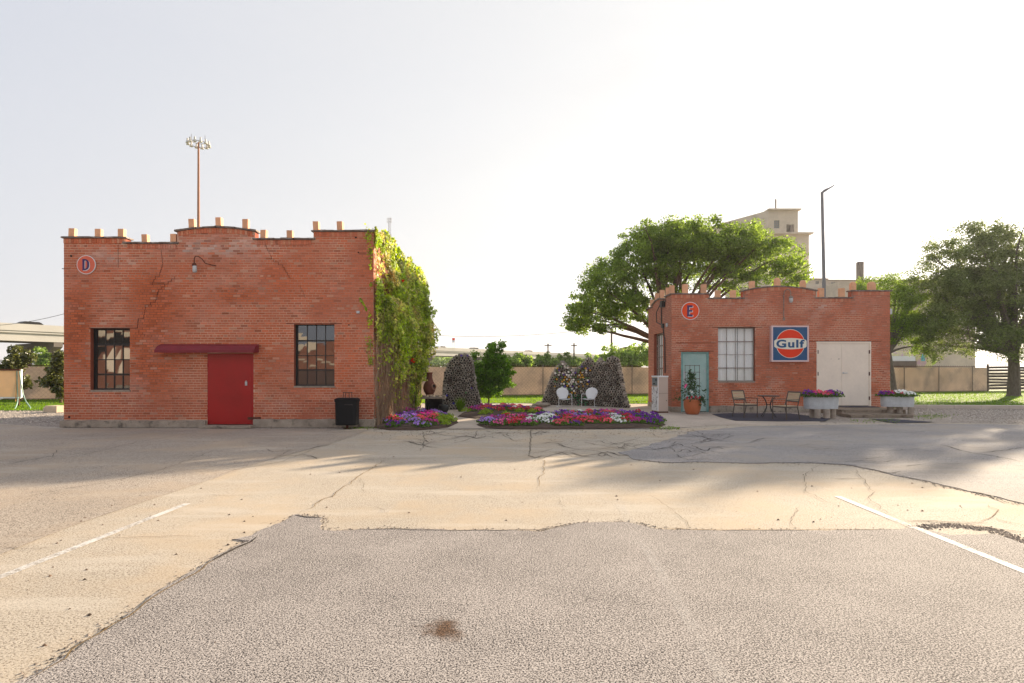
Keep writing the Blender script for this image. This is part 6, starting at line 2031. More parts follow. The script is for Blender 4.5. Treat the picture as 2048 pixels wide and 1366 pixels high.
for _ in range(90):
    t = rnd.random(); P.append((0.26 + 0.16 * t + rnd.gauss(0, .03), -0.12 + rnd.gauss(0, .05), 0.60 - 0.25 * t * t + rnd.gauss(0, .04)))
for _ in range(30): P.append((0.20 + rnd.gauss(0, .03), -0.28 + rnd.gauss(0, .03), rnd.uniform(0.33, 0.6)))
for _ in range(14): P.append((0.44 + rnd.gauss(0, .05), 0.0, 0.88 + rnd.gauss(0, .03)))
leaves('foliage', P, 0.085, M_plantleaf, pt, aspect=0.5)
def blossoms(name, pts, r_, m, parent):
    mb = MB()
    for (x, y, z) in pts:
        c = Vector((x, y, z)); i = len(mb.v); mb.v.append(tuple(c))
        for k in range(10):
            t = k * math.pi / 5; rad = r_ * (1 if k % 2 else 0.5); mb.v.append((x + rad * math.cos(t), y - 0.02 + 0.01 * (k % 2), z + rad * math.sin(t)))
        for k in range(10): mb.f.append((i, i + 1 + k, i + 1 + (k + 1) % 10)); mb.c.append(None)
    return mb.build(name, m, parent)
blossoms('blossom', [(-0.16, -0.3, 0.86), (-0.12, -0.31, 0.83)], 0.055, PM['white'], pt)
blossoms('blossom', [(-0.32, -0.2, 1.05), (-0.33, -0.2, 1.0), (-0.29, -0.2, 1.08)], 0.05, PM['pink'], pt)
blossoms('blossom', [(-0.28, -0.27, 0.60), (-0.27, -0.27, 0.64), (-0.14, -0.31, 0.62), (-0.12, -0.31, 0.66), (0.0, -0.32, 0.62), (0.03, -0.32, 0.66), (0.15, -0.3, 0.62), (0.18, -0.3, 0.65), (0.08, -0.3, 0.60)], 0.045, PM['red'], pt)
stk = MB(); q0, q1 = W(1372.5, 824, 21.9), W(1368, 742, 22.05); stk.tube([(q0.x, q0.y, 0.0), (q1.x, q1.y, q1.z)], 0.02, 8)
tag(stk.build('white_pole', M_galv), 'thin pale pole leaning against the teal door behind the pot', 'pole')

# ------------------------------------------------------------------ mat, patio table and chairs
mp_ = [G(1424, 829), G(1460, 827.5), G(1580, 828), G(1660, 838), G(1650, 843), G(1560, 843.5), G(1470, 842), G(1440, 835)]
mb = MB(); mb.prism([(p.x, p.y, 0.0105) for p in mp_][::-1], (0, 0, 0.014)); 
tag(mb.build('floor_mat', M_mat), 'dark blue grey mat under the patio table and chairs', 'mat')
mb = MB(); q = [G(1540, 831), G(1636, 831), G(1700, 846), G(1690, 848)]
rp = [G(1738, 838), G(1790, 839), G(1872, 845), G(1790, 847)]
tag(sheet('dark_patch', rp, 0.0150, M_mat), kind='structure')
def cyl_between(mb, a, b, r, s=6): mb.tube([a, b], r, s)
tb = G(1537, 836)
tbl = thing('patio_table', 'round dark metal patio table with curved legs between two slatted chairs', 'table', (tb.x, tb.y, 0.024), local=True)
mb = MB(); mb.lathe([(0.0, 0.70), (0.30, 0.705), (0.345, 0.705), (0.355, 0.715), (0.355, 0.725), (0.345, 0.735), (0.0, 0.735)], 40); mb.build('tabletop', M_chairmetal, tbl, smooth=False)
for k in range(4):
    t = R(28 + 90 * k); c_, s_ = math.cos(t), math.sin(t)
    mb = MB(); mb.tube([(c_ * r_, s_ * r_, z) for r_, z in ((0.26, 0.70), (0.17, 0.62), (0.11, 0.52), (0.075, 0.42), (0.09, 0.32), (0.17, 0.18), (0.27, 0.05), (0.30, 0.01))], 0.011, 6); mb.build('leg', M_blackmetal, tbl)
mb = MB(); mb.tube([(0.085 * math.cos(R(a)), 0.085 * math.sin(R(a)), 0.43) for a in range(0, 361, 24)], 0.008, 5); mb.build('brace_ring', M_blackmetal, tbl)
def patio_chair(x, y, rz, label):
    t = thing('patio_chair', label, 'chair', (x, y, 0.024), 'slatted patio chairs', local=True)
    t.rotation_euler = (0, 0, rz)
    # chair faces -Y in local space
    w, dp = 0.27, 0.25
    def bar(mb, a, b, r_=0.021): 
        mb.tube([a, b], r_, 4)
    for s in (-1, 1):
        mb = MB(); bar(mb, (s * w, -dp, 0), (s * w, -dp, 0.63)); mb.build('leg', M_chairmetal, t)
        mb = MB(); mb.tube([(s * w * 0.92, dp + 0.10, 0), (s * w * 0.92, dp, 0.42), (s * w * 0.92, dp + 0.03, 0.5), (s * w * 0.92, dp + 0.15, 0.88)], 0.021, 4); mb.build('leg', M_chairmetal, t)
        mb = MB(); mb.box(s * w - 0.024, s * w + 0.024, -dp - 0.015, dp + 0.07, 0.632, 0.652); mb.build('armrest', M_chairmetal, t)
    mb = MB()
    bar(mb, (-w, -dp, 0.41), (w, -dp, 0.41)); bar(mb, (-w, dp, 0.41), (w, dp, 0.41)); bar(mb, (-w, -dp, 0.41), (-w, dp, 0.41)); bar(mb, (w, -dp, 0.41), (w, dp, 0.41));
    mb.build('seat_frame', M_chairmetal, t)
    for p_, q_ in ((0.15, 0.88), (0.055, 0.58)):
        mb = MB(); bar(mb, (-w * .92, dp + p_, q_), (w * .92, dp + p_, q_)); mb.build('back_rail', M_chairmetal, t)
    for k in range(5):
        mb = MB(); y0 = -dp + 0.01 + k * 0.098; mb.box(-w + 0.02, w - 0.02, y0, y0 + 0.088, 0.43, 0.448); mb.build('seat_slat', M_wood, t)
    for k in range(3):
        mb = MB(); z0 = 0.595 + k * 0.096; y0 = dp + 0.035 + (z0 - 0.5) * 0.32
        mb.prism([(-w * .86, y0, z0), (w * .86, y0, z0), (w * .86, y0 + 0.03, z0 + 0.088), (-w * .86, y0 + 0.03, z0 + 0.088)], (0, 0.018, 0)); mb.build('back_slat', M_wood, t)
    return t
c1 = G(1494, 836); patio_chair(c1.x, c1.y + 0.12, R(18), 'slatted patio chair facing outward, left of the round table')
c2 = G(1574, 841); patio_chair(c2.x, c2.y + 0.12, R(-68), 'slatted patio chair facing the table, right side near the planter')

# ------------------------------------------------------------------ steps, tubs and their blocks
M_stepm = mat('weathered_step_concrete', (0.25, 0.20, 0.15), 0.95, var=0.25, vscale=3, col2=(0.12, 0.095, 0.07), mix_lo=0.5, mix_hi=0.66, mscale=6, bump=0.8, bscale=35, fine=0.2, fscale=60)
stp = thing('concrete_steps', 'two worn concrete steps below the cream double doors', 'steps', (eX(1690), 21.4, 0))
sY0, sY1, sY2 = 19.5, 20.3, EY - 0.105
mb = MB(); x0, x1 = (1690 - 1024) / F * sY1, (1812 - 1024) / F * sY1
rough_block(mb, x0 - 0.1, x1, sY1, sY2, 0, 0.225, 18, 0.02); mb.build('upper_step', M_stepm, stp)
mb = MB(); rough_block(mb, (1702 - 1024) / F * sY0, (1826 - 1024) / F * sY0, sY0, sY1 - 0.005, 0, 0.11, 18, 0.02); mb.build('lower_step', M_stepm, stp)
mb = MB(); mb.box(eX(1668), x1 - 0.2, EY - 0.75, EY - 0.115, 0.222, 0.236); tag(mb.build('door_mat', M_mat), 'black mat on the top step before the double doors', 'mat')
def tub(cx, cy, z, w, d, h, label, name_g, cols, nb):
    t = thing('planter_tub', label, 'planter', (cx, cy, z), 'galvanized planter tubs beside the steps', local=True)
    def oval(sx, k=36):
        P = []
        for i in range(k):
            a = 2 * math.pi * i / k; ca, sa = math.cos(a), math.sin(a)
            P.append((math.copysign(abs(ca) ** 0.62, ca) * w / 2 * sx, math.copysign(abs(sa) ** 0.75, sa) * d / 2 * sx))
        return P
    mb = MB(); loft(mb, [(oval(0.97), 0), (oval(1.0), h * 0.3), (oval(1.012), h * 0.33), (oval(1.0), h * 0.36), (oval(1.005), h * 0.66), (oval(1.017), h * 0.69), (oval(1.005), h * 0.72), (oval(1.01), h * 0.96), (oval(1.03), h * 0.965), (oval(1.03), h), (oval(0.99), h), (oval(0.98), h - 0.05)], True, False)
    mb.face([(x, y, h - 0.05) for x, y in oval(0.98)]); mb.build('tub', M_galv, t)
    for i, col in enumerate(cols):
        tt = (i + 0.5) / len(cols); x = -w / 2 + w * tt
        for k in range(2):
            petunia(col, cx + x * 0.84, cy - d * 0.2 + k * d * 0.42, '%s petunia growing in %s, %s from its left end, %s row' % (nmz[col], name_g, ('first', 'second', 'third', 'fourth', 'fifth', 'sixth', 'seventh')[i], ('front', 'back')[k]), '%s petunias in %s' % (nmz[col], name_g), 1.12, z + h - 0.01)
    return t
lt = G(1650, 838)
tub(lt.x, lt.y + 0.25, 0.325, 1.10, 0.48, 0.41, 'galvanized steel tub of pink and purple petunias left of the steps', 'the left steel tub', ['purple', 'magenta', 'coral', 'pink', 'coral', 'magenta', 'purple'], 4)
rt = G(1803, 833)
tub(rt.x, rt.y + 0.22, 0.33, 1.10, 0.46, 0.37, 'galvanized steel tub of white and purple petunias right of the steps', 'the right steel tub', ['purple', 'magenta', 'red', 'white', 'white', 'white', 'white'], 2)
def cyl_block(px, y, dy, label, g):
    c = (px - 1024) / F * y
    mb = MB(); mb.lathe([(0.0, 0.0165), (0.095, 0.0165), (0.10, 0.03), (0.10, 0.31), (0.093, 0.323), (0, 0.323)], 14, c, y + dy)
    tag(mb.build('concrete_block', M_cinder), label, 'block', g)
for px in (1626, 1635, 1654, 1666): cyl_block(px, lt.y + (0.05 if px in (1635, 1654) else 0.28), 0.02, 'round concrete block holding up the left steel tub', 'round blocks under the left steel tub')
for px in (1781, 1800, 1823): cyl_block(px, rt.y + (0.25 if px < 1810 else 0.02), 0.02, 'round concrete block holding up the right steel tub', 'round blocks under the right steel tub')

# ------------------------------------------------------------------ perimeter fence
fy = lambda x: 36.8 + 0.2 * x
fence = thing('perimeter_fence', 'long tan panel fence behind chain link with barbed wire across the rear lawn', 'fence', (0, 36.8, 0))
xs_end = W(1955, 0, 45).x
X = -40.0; i = 0; px0 = None
while X < xs_end - 0.2:
    X2 = min(X + 3.0, xs_end)
    mb = MB(); a = Vector((X, fy(X), 0)); b = Vector((X2 - 0.02, fy(X2 - 0.02), 0)); d = (b - a)
    mb.obox(a, d, Vector((-0.01, 0.05, 0)), Vector((0, 0, 1.82))); mb.build('fence_panel', M_tan, fence)
    mb = MB(); mb.tube([(X, fy(X) - 0.10, 0), (X, fy(X) - 0.10, 1.95)], 0.03, 6); mb.build('post', M_greysteel, fence)
    X = X2
mb = MB()
mb.tube([(-40, fy(-40) - 0.10, 1.88), (xs_end, fy(xs_end) - 0.10, 1.88)], 0.022, 5)
mb.tube([(-40, fy(-40) - 0.10, 0.05), (xs_end, fy(xs_end) - 0.10, 0.05)], 0.012, 4); mb.build('rail', M_rust, fence)
mb = MB()   # chain link diamonds
step = 0.22; x = -31.0
while x < xs_end:
    for s in (1, -1):
        xa, xb = (x, x + 1.75) if s > 0 else (x + 1.75, x)
        if max(xa, xb) > xs_end: continue
        p = Vector((xa, fy(xa) - 0.085, 0.06)); q = Vector((xb, fy(xb) - 0.085, 1.87)); w = Vector((0.0045, 0, 0))
        mb.face([p - w, p + w, q + w, q - w])
    x += step
mb.build('chain_link', M_greysteel, fence, stuff=True)
mb = MB(); x = -31.0
while x < xs_end:
    mb.face([(x - 0.015, fy(x) - 0.1, 1.89), (x + 0.015, fy(x) - 0.1, 1.89), (x + 0.02, fy(x) - 0.1, 1.99), (x, fy(x) - 0.1, 2.0)]); x += 0.16
mb.build('picket_tips', M_rust, fence, stuff=True)
# weathered plank fence at the far right
pf = thing('plank_fence', 'dark weathered horizontal plank fence behind the large oak at the right', 'fence', (xs_end + 3, fy(xs_end + 3), 0))
for sct in range(4):
    xa = xs_end + 0.3 + sct * 2.4; xb = xa + 2.35
    for k in range(8):
        z0 = 0.12 + k * 0.23 + rnd.uniform(-.03, .03); mb = MB(); a = Vector((xa, fy(xa) + 0.3, z0)); mb.obox(a, Vector((xb - xa, fy(xb) - fy(xa), rnd.uniform(-.05, .05))), Vector((0, 0.03, 0)), Vector((0, 0, 0.19))); mb.build('plank', M_plank, pf)
    mb = MB(); mb.box(xa - 0.06, xa + 0.04, fy(xa) + 0.18, fy(xa) + 0.28, 0, 2.1); mb.build('post', M_plank, pf)

# ------------------------------------------------------------------ left: tan panel on a trailer, hoses, stone
pa = W(-60, 0, 25.5).x; pb = W(43.5, 0, 25.5).x
ptz = lambda py: EYE + (HOR - py) * 25.5 / F
tp = thing('sheet_panel', 'tan corrugated sheet panel with white edging propped above the grass at left', 'panel', ((pa + pb) / 2, 25.5, 0))
mb = MB(); mb.box(pa, pb - 0.05, 25.49, 25.52, ptz(794), ptz(741)); mb.build('sheet', M_panel, tp)
mb = MB(); mb.box(pb - 0.05, pb, 25.47, 25.54, ptz(795), ptz(739)); mb.box(pa, pb - 0.05, 25.47, 25.54, ptz(796.5), ptz(794)); mb.build('edge_trim', M_white, tp)
mb = MB(); mb.box(pa, pb - 0.051, 25.44, 25.56, ptz(741), ptz(738)); mb.build('top_rail', M_rust, tp)
mb = MB(); mb.tube([(W(7, 0, 25.5).x, 25.5, ptz(796)), (W(-6, 0, 25.3).x, 25.3, 0.3), (W(-20, 0, 25.2).x, 25.2, 0.0)], 0.03, 6); mb.build('prop_leg', M_white, tp)
mb = MB()
for px in (-30, 38): mb.tube([(W(px, 0, 25.7).x, 25.7, 0), (W(px, 0, 25.6).x, 25.56, ptz(760))], 0.03, 6)
mb.build('prop_leg', M_rust, tp)
h1 = MB(); P = [(34, 742), (34, 760), (35, 785), (36, 795), (35, 806), (31, 816), (22, 823), (10, 824), (0, 821), (-15, 815)]
h1.tube([W(a, b, 25.4 if b < 800 else 25.4 - (b - 800) * 0.09) for a, b in P], 0.022, 6)
tag(h1.build('garden_hose', M_hose), 'pale green hose looping from the tan panel down to the grass', 'hose')
h2 = MB(); P = [(39, 742), (42, 765), (46, 788), (52, 803), (58, 811), (61, 815), (60, 819), (54, 820)]
h2.tube([W(a, b, 25.4 if b < 805 else 25.4 - (b - 805) * 0.12) for a, b in P], 0.022, 6)
tag(h2.build('garden_hose', M_hose), 'pale green hose hanging at the right edge of the tan panel', 'hose')
h3 = MB(); h3.tube([W(32, 742, 25.42), W(32.5, 780, 25.4), W(31, 803, 25.4)], 0.015, 5)
tag(h3.build('strap', mat('orange_strap', (0.6, 0.3, 0.08), 0.7)), 'thin orange strap dangling from the tan panel', 'strap')
sp_ = G(104, 825)
blk = MB(); blk.obox(Vector((sp_.x - 0.32, sp_.y + 0.05, 0)), Vector((0.55, -0.12, 0)), Vector((0.14, 0.42, 0)), Vector((0, 0, 0.25)))
blk.obox(Vector((sp_.x - 0.50, sp_.y + 0.20, 0)), Vector((0.15, -0.12, 0)), Vector((0.1, 0.3, 0)), Vector((0, 0, 0.18)))
tag(blk.build('stone_block', M_limestone), 'pale cut stone block lying on the gravel left of the larger building', 'stone')

# ------------------------------------------------------------------ highway overpass
hw_ = thing('highway_overpass', 'pale concrete highway overpass on piers crossing behind the fence', 'bridge', (-64, 82, 0))
A0 = Vector((-68.3, 76.7)); B0 = Vector((-21, 156)); C0 = Vector((13.5, 204)); E0 = Vector((70, 270))
PTH = [A0 + (A0 - B0) * 0.5, A0, B0, C0, E0]
zt_ = 8.0
for (a, b) in zip(PTH[:-1], PTH[1:]):
    d = (b - a); nseg = max(1, int(d.length / 22)); nn = Vector((-d.y, d.x)).normalized()
    for k in range(nseg):
        p = a + d * (k / nseg); q = a + d * ((k + 1) / nseg) - d.normalized() * 0.06
        def strip(nm, m, z0, z1, o0, o1):
            mb = MB(); pts = [(p.x + nn.x * o0, p.y + nn.y * o0), (q.x + nn.x * o0, q.y + nn.y * o0), (q.x + nn.x * o1, q.y + nn.y * o1), (p.x + nn.x * o1, p.y + nn.y * o1)]
            mb.prism([(x, y, z0) for x, y in pts][::-1], (0, 0, z1 - z0)); mb.build(nm, m, hw_)
        strip('barrier', M_hwy, zt_ - 0.95, zt_, 0, 0.35)
        strip('deck', M_hwy, zt_ - 1.25, zt_ - 0.955, 0.12, 14.0)
        strip('girder', M_hwy, zt_ - 2.35, zt_ - 1.255, 0.35, 0.8)
        strip('girder', M_hwyshade, zt_ - 2.3, zt_ - 1.255, 4.5, 5.0); strip('girder', M_hwyshade, zt_ - 2.3, zt_ - 1.255, 9.0, 9.5)
        strip('barrier', M_hwy, zt_ - 0.95, zt_, 13.6, 14.0)
        if k % 1 == 0:
            for off in ([0.0] if nseg < 2 else [0.0]):
                c = p if (a is not A0 and k > 0) or a is not A0 else p + d.normalized() * 6.7
                # hammerhead bent across the deck
                mb = MB(); ax_ = nn; al = d.normalized() * 0.55
                prof_ = [(0.4, zt_ - 3.0), (0.4, zt_ - 2.36), (13.6, zt_ - 2.36), (13.6, zt_ - 3.0), (12.2, zt_ - 3.7), (10.3, zt_ - 3.7), (9.2, zt_ - 3.0), (4.8, zt_ - 3.0), (3.7, zt_ - 3.7), (1.8, zt_ - 3.7)]
                mb.prism([(c.x + ax_.x * o_ - al.x, c.y + ax_.y * o_ - al.y, z) for o_, z in prof_][::-1], (2 * al.x, 2 * al.y, 0))
                mb.build('pier_cap', M_hwyshade, hw_)
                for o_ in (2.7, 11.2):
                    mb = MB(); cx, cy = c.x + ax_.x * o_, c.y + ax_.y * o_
                    mb.tube([(cx, cy, 0), (cx, cy, zt_ - 3.65)], 0.75, 12); mb.build('pier', M_hwyshade, hw_)
# cars on the deck
def small_car(pos, ang, m, label):
    t = thing('car', label, 'car', pos, 'cars on the overpass', local=True); t.rotation_euler = (0, 0, ang)
    mb = MB(); mb.prism([(-2.2, -0.9, 0.35), (2.2, -0.9, 0.35), (2.2, -0.9, 0.75), (1.2, -0.9, 0.95), (0.5, -0.9, 1.45), (-1.2, -0.9, 1.48), (-2.0, -0.9, 1.0), (-2.2, -0.9, 0.9)], (0, 1.8, 0)); mb.build('body', m, t)
    mb = MB(); mb.box(-1.3, 0.75, -0.905, 0.905, 1.0, 1.35); mb.build('window', M_dark, t)
    for sx in (-1.4, 1.4):
        for sy in (-0.92, 0.72):
            mb = MB(); mb.prism([(sx + 0.33 * math.cos(6.283 * k / 12), sy, 0.33 + 0.33 * math.sin(6.283 * k / 12)) for k in range(12)], (0, 0.2, 0)); mb.build('wheel', M_blackmetal, t)
dr_ = (B0 - A0).normalized(); nn = Vector((-dr_.y, dr_.x)); dr2 = (C0 - B0).normalized(); n2 = Vector((-dr2.y, dr2.x))
for s, m, lb in ((0.05, M_blackmetal, 'dark car driving on the overpass far left'), ):
    p = A0 + (B0 - A0) * s + nn * 3; small_car((p.x, p.y, zt_ - 0.95), math.atan2(dr_.y, dr_.x), m, lb)
for s, m, lb in ((0.10, M_white, 'pale car on the overpass behind the tall tube mound'), (0.35, M_blackmetal, 'dark car on the overpass just left of the maple'), (0.85, M_stack, 'dark car on the overpass right of the maple')):
    p = B0 + (C0 - B0) * s + n2 * 3; small_car((p.x, p.y, zt_ - 0.95), math.atan2(dr2.y, dr2.x), m, lb)

# ------------------------------------------------------------------ masts, poles, wires
Y = 80
mt = thing('light_mast', 'tall rusty floodlight mast with a ring of lamps behind the larger brick building', 'light mast', (W(397, 0, Y).x, Y, 0))
mx = mt.location.x
ztop = EYE + (HOR - 285) * Y / F
mb = MB(); mb.tube([(mx, Y, 0), (mx, Y, ztop * 0.6), (mx, Y, ztop)], [0.26, 0.19, 0.12], 10); mb.build('pole', M_mast, mt)
rr = 1.35; zr = ztop - 0.2
mb = MB(); mb.tube([(mx + rr * math.cos(t), Y + rr * math.sin(t), zr) for t in [2 * math.pi * k / 24 for k in range(25)]], 0.045, 5)
for k in range(3): mb.tube([(mx, Y, zr), (mx + rr * math.cos(k * 2.1), Y + rr * math.sin(k * 2.1), zr)], 0.04, 5)
mb.build('lamp_ring', M_greysteel, mt)
for k in range(12):
    t = 2 * math.pi * (k + 0.3) / 12; cx, cy = mx + rr * math.cos(t), Y + rr * math.sin(t)
    mb = MB(); mb.lathe([(0.04, zr + 0.5), (0.11, zr + 0.46), (0.12, zr + 0.2), (0.24, zr - 0.12), (0.25, zr - 0.18), (0.0, zr - 0.15)], 10, cx, cy); mb.build('floodlight', M_lampwhite, mt)
mb = MB(); mb.tube([(mx - 1.0, Y, zr), (mx - 1.0, Y, zr + 1.4)], 0.03, 4); mb.tube([(mx + 0.9, Y, zr), (mx + 0.9, Y, zr + 1.2)], 0.03, 4); mb.build('lightning_rod', M_greysteel, mt)
# lattice radio mast
Y = 300
rm = thing('radio_mast', 'thin grey lattice radio mast far behind the ivy covered wall', 'mast', (W(779, 0, Y).x, Y, 0))
rx = rm.location.x; H = EYE + (HOR - 436) * Y / F
mb = MB()
for k in range(3):
    t = k * 2.094; mb.tube([(rx + 0.9 * math.cos(t), Y + 0.9 * math.sin(t), 0), (rx + 0.6 * math.cos(t), Y + 0.6 * math.sin(t), H)], 0.07, 4)
z = 20
while z < H - 1:
    for k in range(3):
        t, t2 = k * 2.094, (k + 1) * 2.094; mb.tube([(rx + .8 * math.cos(t), Y + .8 * math.sin(t), z), (rx + .8 * math.cos(t2), Y + .8 * math.sin(t2), z + 1.5)], 0.05, 3, cap=False)
    z += 1.5
mb.build('lattice', M_greysteel, rm)
for z in (H - 0.5, H - 2, H - 9):
    for k in range(3):
        mb = MB(); mb.box(rx - 1.2 + k * 1.0, rx - 0.95 + k * 1.0, Y - 0.6, Y - 0.4, z - 0.8, z + 0.4); mb.build('antenna', M_greysteel, rm)
# curved-arm street lamp
Y = 40.0
sl_ = thing('street_lamp', 'tall grey street lamp with an angled arm rising behind the smaller brick building', 'street lamp', (W(1648, 0, Y).x, Y, 0))
mb = MB(); mb.tube([W(1649, 741, Y) * 1 - Vector((0, 0, 1.6)), W(1648, 570, Y), W(1644, 384, Y)], [0.13, 0.12, 0.095], 8); mb.build('pole', M_pole, sl_)
mb = MB(); mb.tube([W(1643.5, 386, Y), W(1648, 381, Y), W(1655, 377, Y)], [0.07, 0.06, 0.05], 6); mb.build('arm', M_pole, sl_)
mb = MB(); a, b = W(1646, 384, Y), W(1669, 370, Y); d = (b - a).normalized(); up = Vector((-d.z, 0, d.x)) * 0.07; mb.prism([a - up, b - up * 0.5, b + up * 0.4, a + up], (0, 0.25, 0)); mb.build('lamp_head', M_pole, sl_)
# far tree mass behind the overpass
nfar = 9000
xx = rng.uniform(-40, 26, nfar); yy = rng.uniform(236, 250, nfar)
hh = 7.6 + 1.6 * np.array([mnoise.noise(Vector((x * 0.12, 3, 1))) for x in xx]) + 0.8 * np.array([mnoise.noise(Vector((x * 0.5, 8, 1))) for x in xx])
o = leaves('distant_woods', np.stack([xx, yy, hh * rng.uniform(0, 1, nfar) ** 0.7], 1), 1.0, M_leaffar, aspect=0.7)
tag(o, 'low far off wood seen in the gaps beneath the overpass', 'woods')
# bare utility poles
def upole(px, ptop, Y, label, arms):
    x = W(px, 0, Y).x; H = EYE + (HOR - ptop) * Y / F
    t = thing('utility_pole', label, 'utility pole', (x, Y, 0), 'wooden utility poles')
    mb = MB(); mb.tube([(x, Y, 0), (x, Y, H)], [0.19, 0.12], 6); mb.build('pole', M_plank, t)
    for z, w in arms:
        mb = MB(); mb.box(x - w, x + w, Y - 0.12, Y - 0.04 + 0.1, H - z - 0.08, H - z + 0.08); mb.build('crossarm', M_plank, t)
upole(1096, 687, 95, 'small utility pole left of the clay tube wall peaks', [(0.3, 0.6), (1.4, 0.35)])
upole(1148, 686, 95, 'utility pole under the left branches of the spreading tree', [(0.4, 0.5)])
upole(1223, 656, 75, 'taller utility pole seen through the lower branches of the spreading tree', [(0.5, 0.6)])
upole(106, 703, 55, 'dark utility pole seen under the highway overpass', [])
def wire(name, a, b, sag, label):
    P = []
    for i in range(17):
        t = i / 16; p = a.lerp(b, t); p.z -= sag * 4 * t * (1 - t); P.append(p)
    mb = MB(); mb.tube(P, 0.03, 3, cap=False); tag(mb.build(name, M_blackmetal), label, 'wire')
wire('power_line', W(-60, 652, 70), W(180, 612, 60), 0.6, 'thin power line sloping behind the left edge of the larger building')
wire('power_line', W(780, 663, 90), W(1223, 654, 75), 1.0, 'thin power line between the ivy wall and the spreading tree')
# orange and white marker sign beyond the overpass
Y = 190; x = W(907, 0, Y).x
mk = thing('roadside_sign', 'small orange and white sign standing above the overpass', 'sign', (x, Y, 0))
zt1 = EYE + (HOR - 676) * Y / F
mb = MB(); mb.box(x - 0.45, x + 0.45, Y, Y + 0.1, zt1 - 0.75, zt1); mb.build('board', M_signorange, mk)
mb = MB(); mb.box(x - 0.42, x + 0.42, Y, Y + 0.1, zt1 - 1.5, zt1 - 0.76); mb.build('board', M_white, mk)
mb = MB(); mb.tube([(x - 0.3, Y + .05, 0), (x - 0.3, Y + .05, zt1 - 1.5)], 0.05, 4); mb.tube([(x + 0.3, Y + .05, 0), (x + 0.3, Y + .05, zt1 - 1.5)], 0.05, 4); mb.build('post', M_lampwhite, mk)

# ------------------------------------------------------------------ old grain mill tower
Y = 120.0
tw = thing('mill_tower', 'tall pale old mill building with stepped top rising behind the spreading tree', 'building', (W(1550, 0, Y).x, Y, 0))
tX = lambda px: W(px, 0, Y).x
tZ = lambda py: EYE + (HOR - py) * Y / F
def block_open(mb, x0, x1, y0, y1, z0, z1, ops):
    """block with window recesses in the front"""
    xs = sorted(set([x0, x1] + [o for op in ops for o in op[:2]])); zs = sorted(set([z0, z1] + [o for op in ops for o in op[2:]]))
    for a, b in zip(xs[:-1], xs[1:]):
        for c, d in zip(zs[:-1], zs[1:]):
            mx_, mz_ = (a + b) / 2, (c + d) / 2
            if any(o[0] < mx_ < o[1] and o[2] < mz_ < o[3] for o in ops):
                mb.box(a, b, y0 + 0.35, y1, c, d, skip=('back',)); continue
            mb.box(a, b, y0, y1, c, d)
top_ops = [(tX(1548), tX(1559), tZ(456.5), tZ(440.5))]
mb = MB(); block_open(mb, tX(1536), tX(1567), Y, Y + 12, tZ(467), tZ(421), [(tX(1548), tX(1559), tZ(456.5), tZ(440.5))])
mb.box(tX(1567), tX(1573), Y, Y + 12, tZ(467), tZ(421)); mb.box(tX(1588), tX(1596), Y, Y + 12, tZ(467), tZ(421)); mb.box(tX(1573), tX(1588), Y, Y + 12, tZ(449), tZ(421))
block_open(mb, tX(1500), tX(1615.5), Y - 0.5, Y + 14, 0, tZ(470), [(tX(1594), tX(1604), tZ(506.5), tZ(497))])
# left wing goes back in depth
mb.prism([(tX(1536), Y + 0.01, tZ(467)), (tX(1536), Y + 12, tZ(467)), (tX(1536) - 6.5, Y + 30, tZ(467)), (tX(1536) - 7.4, Y + 13, tZ(467))][::-1], (0, 0, tZ(421) - tZ(467)))
mb.build('wall', M_tower, tw)
mb = MB(); mb.box(tX(1534.5), tX(1600), Y - 0.7, Y + 12.5, tZ(421), tZ(418.5)); mb.box(tX(1500), tX(1621), Y - 1.3, Y + 14.5, tZ(470), tZ(467)); mb.build('cornice', M_tower, tw)
def far_window(x0, x1, z0, z1, yy, par, nx, nz):
    mb = MB(); mb.box(x0, x1, yy, yy + 0.05, z0, z1); w_ = sub(mb.build('window', M_farwin, par))
    mb = MB()
    for i in range(1, nx): xx = x0 + (x1 - x0) * i / nx; mb.box(xx - 0.05, xx + 0.05, yy - 0.04, yy - 0.002, z0, z1)
    for i in range(1, nz): zz = z0 + (z1 - z0) * i / nz; mb.box(x0, x1, yy - 0.05, yy - 0.042, zz - 0.05, zz + 0.05)
    o = mb.build('muntin', M_greysteel); o.parent = w_
far_window(tX(1548), tX(1559), tZ(456.5), tZ(440.5), Y + 0.25, tw, 3, 4)
far_window(tX(1594), tX(1604), tZ(506.5), tZ(497), Y - 0.25, tw, 3, 3)
mb = MB(); mb.box(tX(1581), tX(1586.5), Y + 0.1, Y + 0.3, tZ(466), tZ(449.5)); mb.build('hanging_shutter', M_stack, tw)
mb = MB(); mb.tube([(tX(1564.5), Y + 3, tZ(419)), (tX(1564.5), Y + 3, tZ(390))], 0.16, 6); mb.build('flagpole', M_greysteel, tw)
Y2 = 110.0
lw = thing('mill_hall', 'long low pale mill hall with small windows right of the mill tower', 'building', (W(1740, 0, Y2).x, Y2, 0))
lX = lambda px: W(px, 0, Y2).x
lZ = lambda py: EYE + (HOR - py) * Y2 / F
ops = [(lX(1631), lX(1638), lZ(568.5), lZ(562)), (lX(1666), lX(1675), lZ(570), lZ(563.5)), (lX(1828), lX(1834), lZ(568.5), lZ(565))]
mb = MB(); block_open(mb, lX(1600), lX(1656), Y2, Y2 + 20, 0, lZ(558), ops[:1]); block_open(mb, lX(1656), lX(1900), Y2 + 0.6, Y2 + 20, 0, lZ(559.5), ops[1:]); mb.build('wall', M_tower, lw)
mb = MB(); mb.box(lX(1599), lX(1656.5), Y2 - 0.4, Y2 + 20.3, lZ(558), lZ(557)); mb.box(lX(1657), lX(1901), Y2 + 0.3, Y2 + 20.3, lZ(559.5), lZ(558.3)); mb.build('cornice', M_tower, lw)
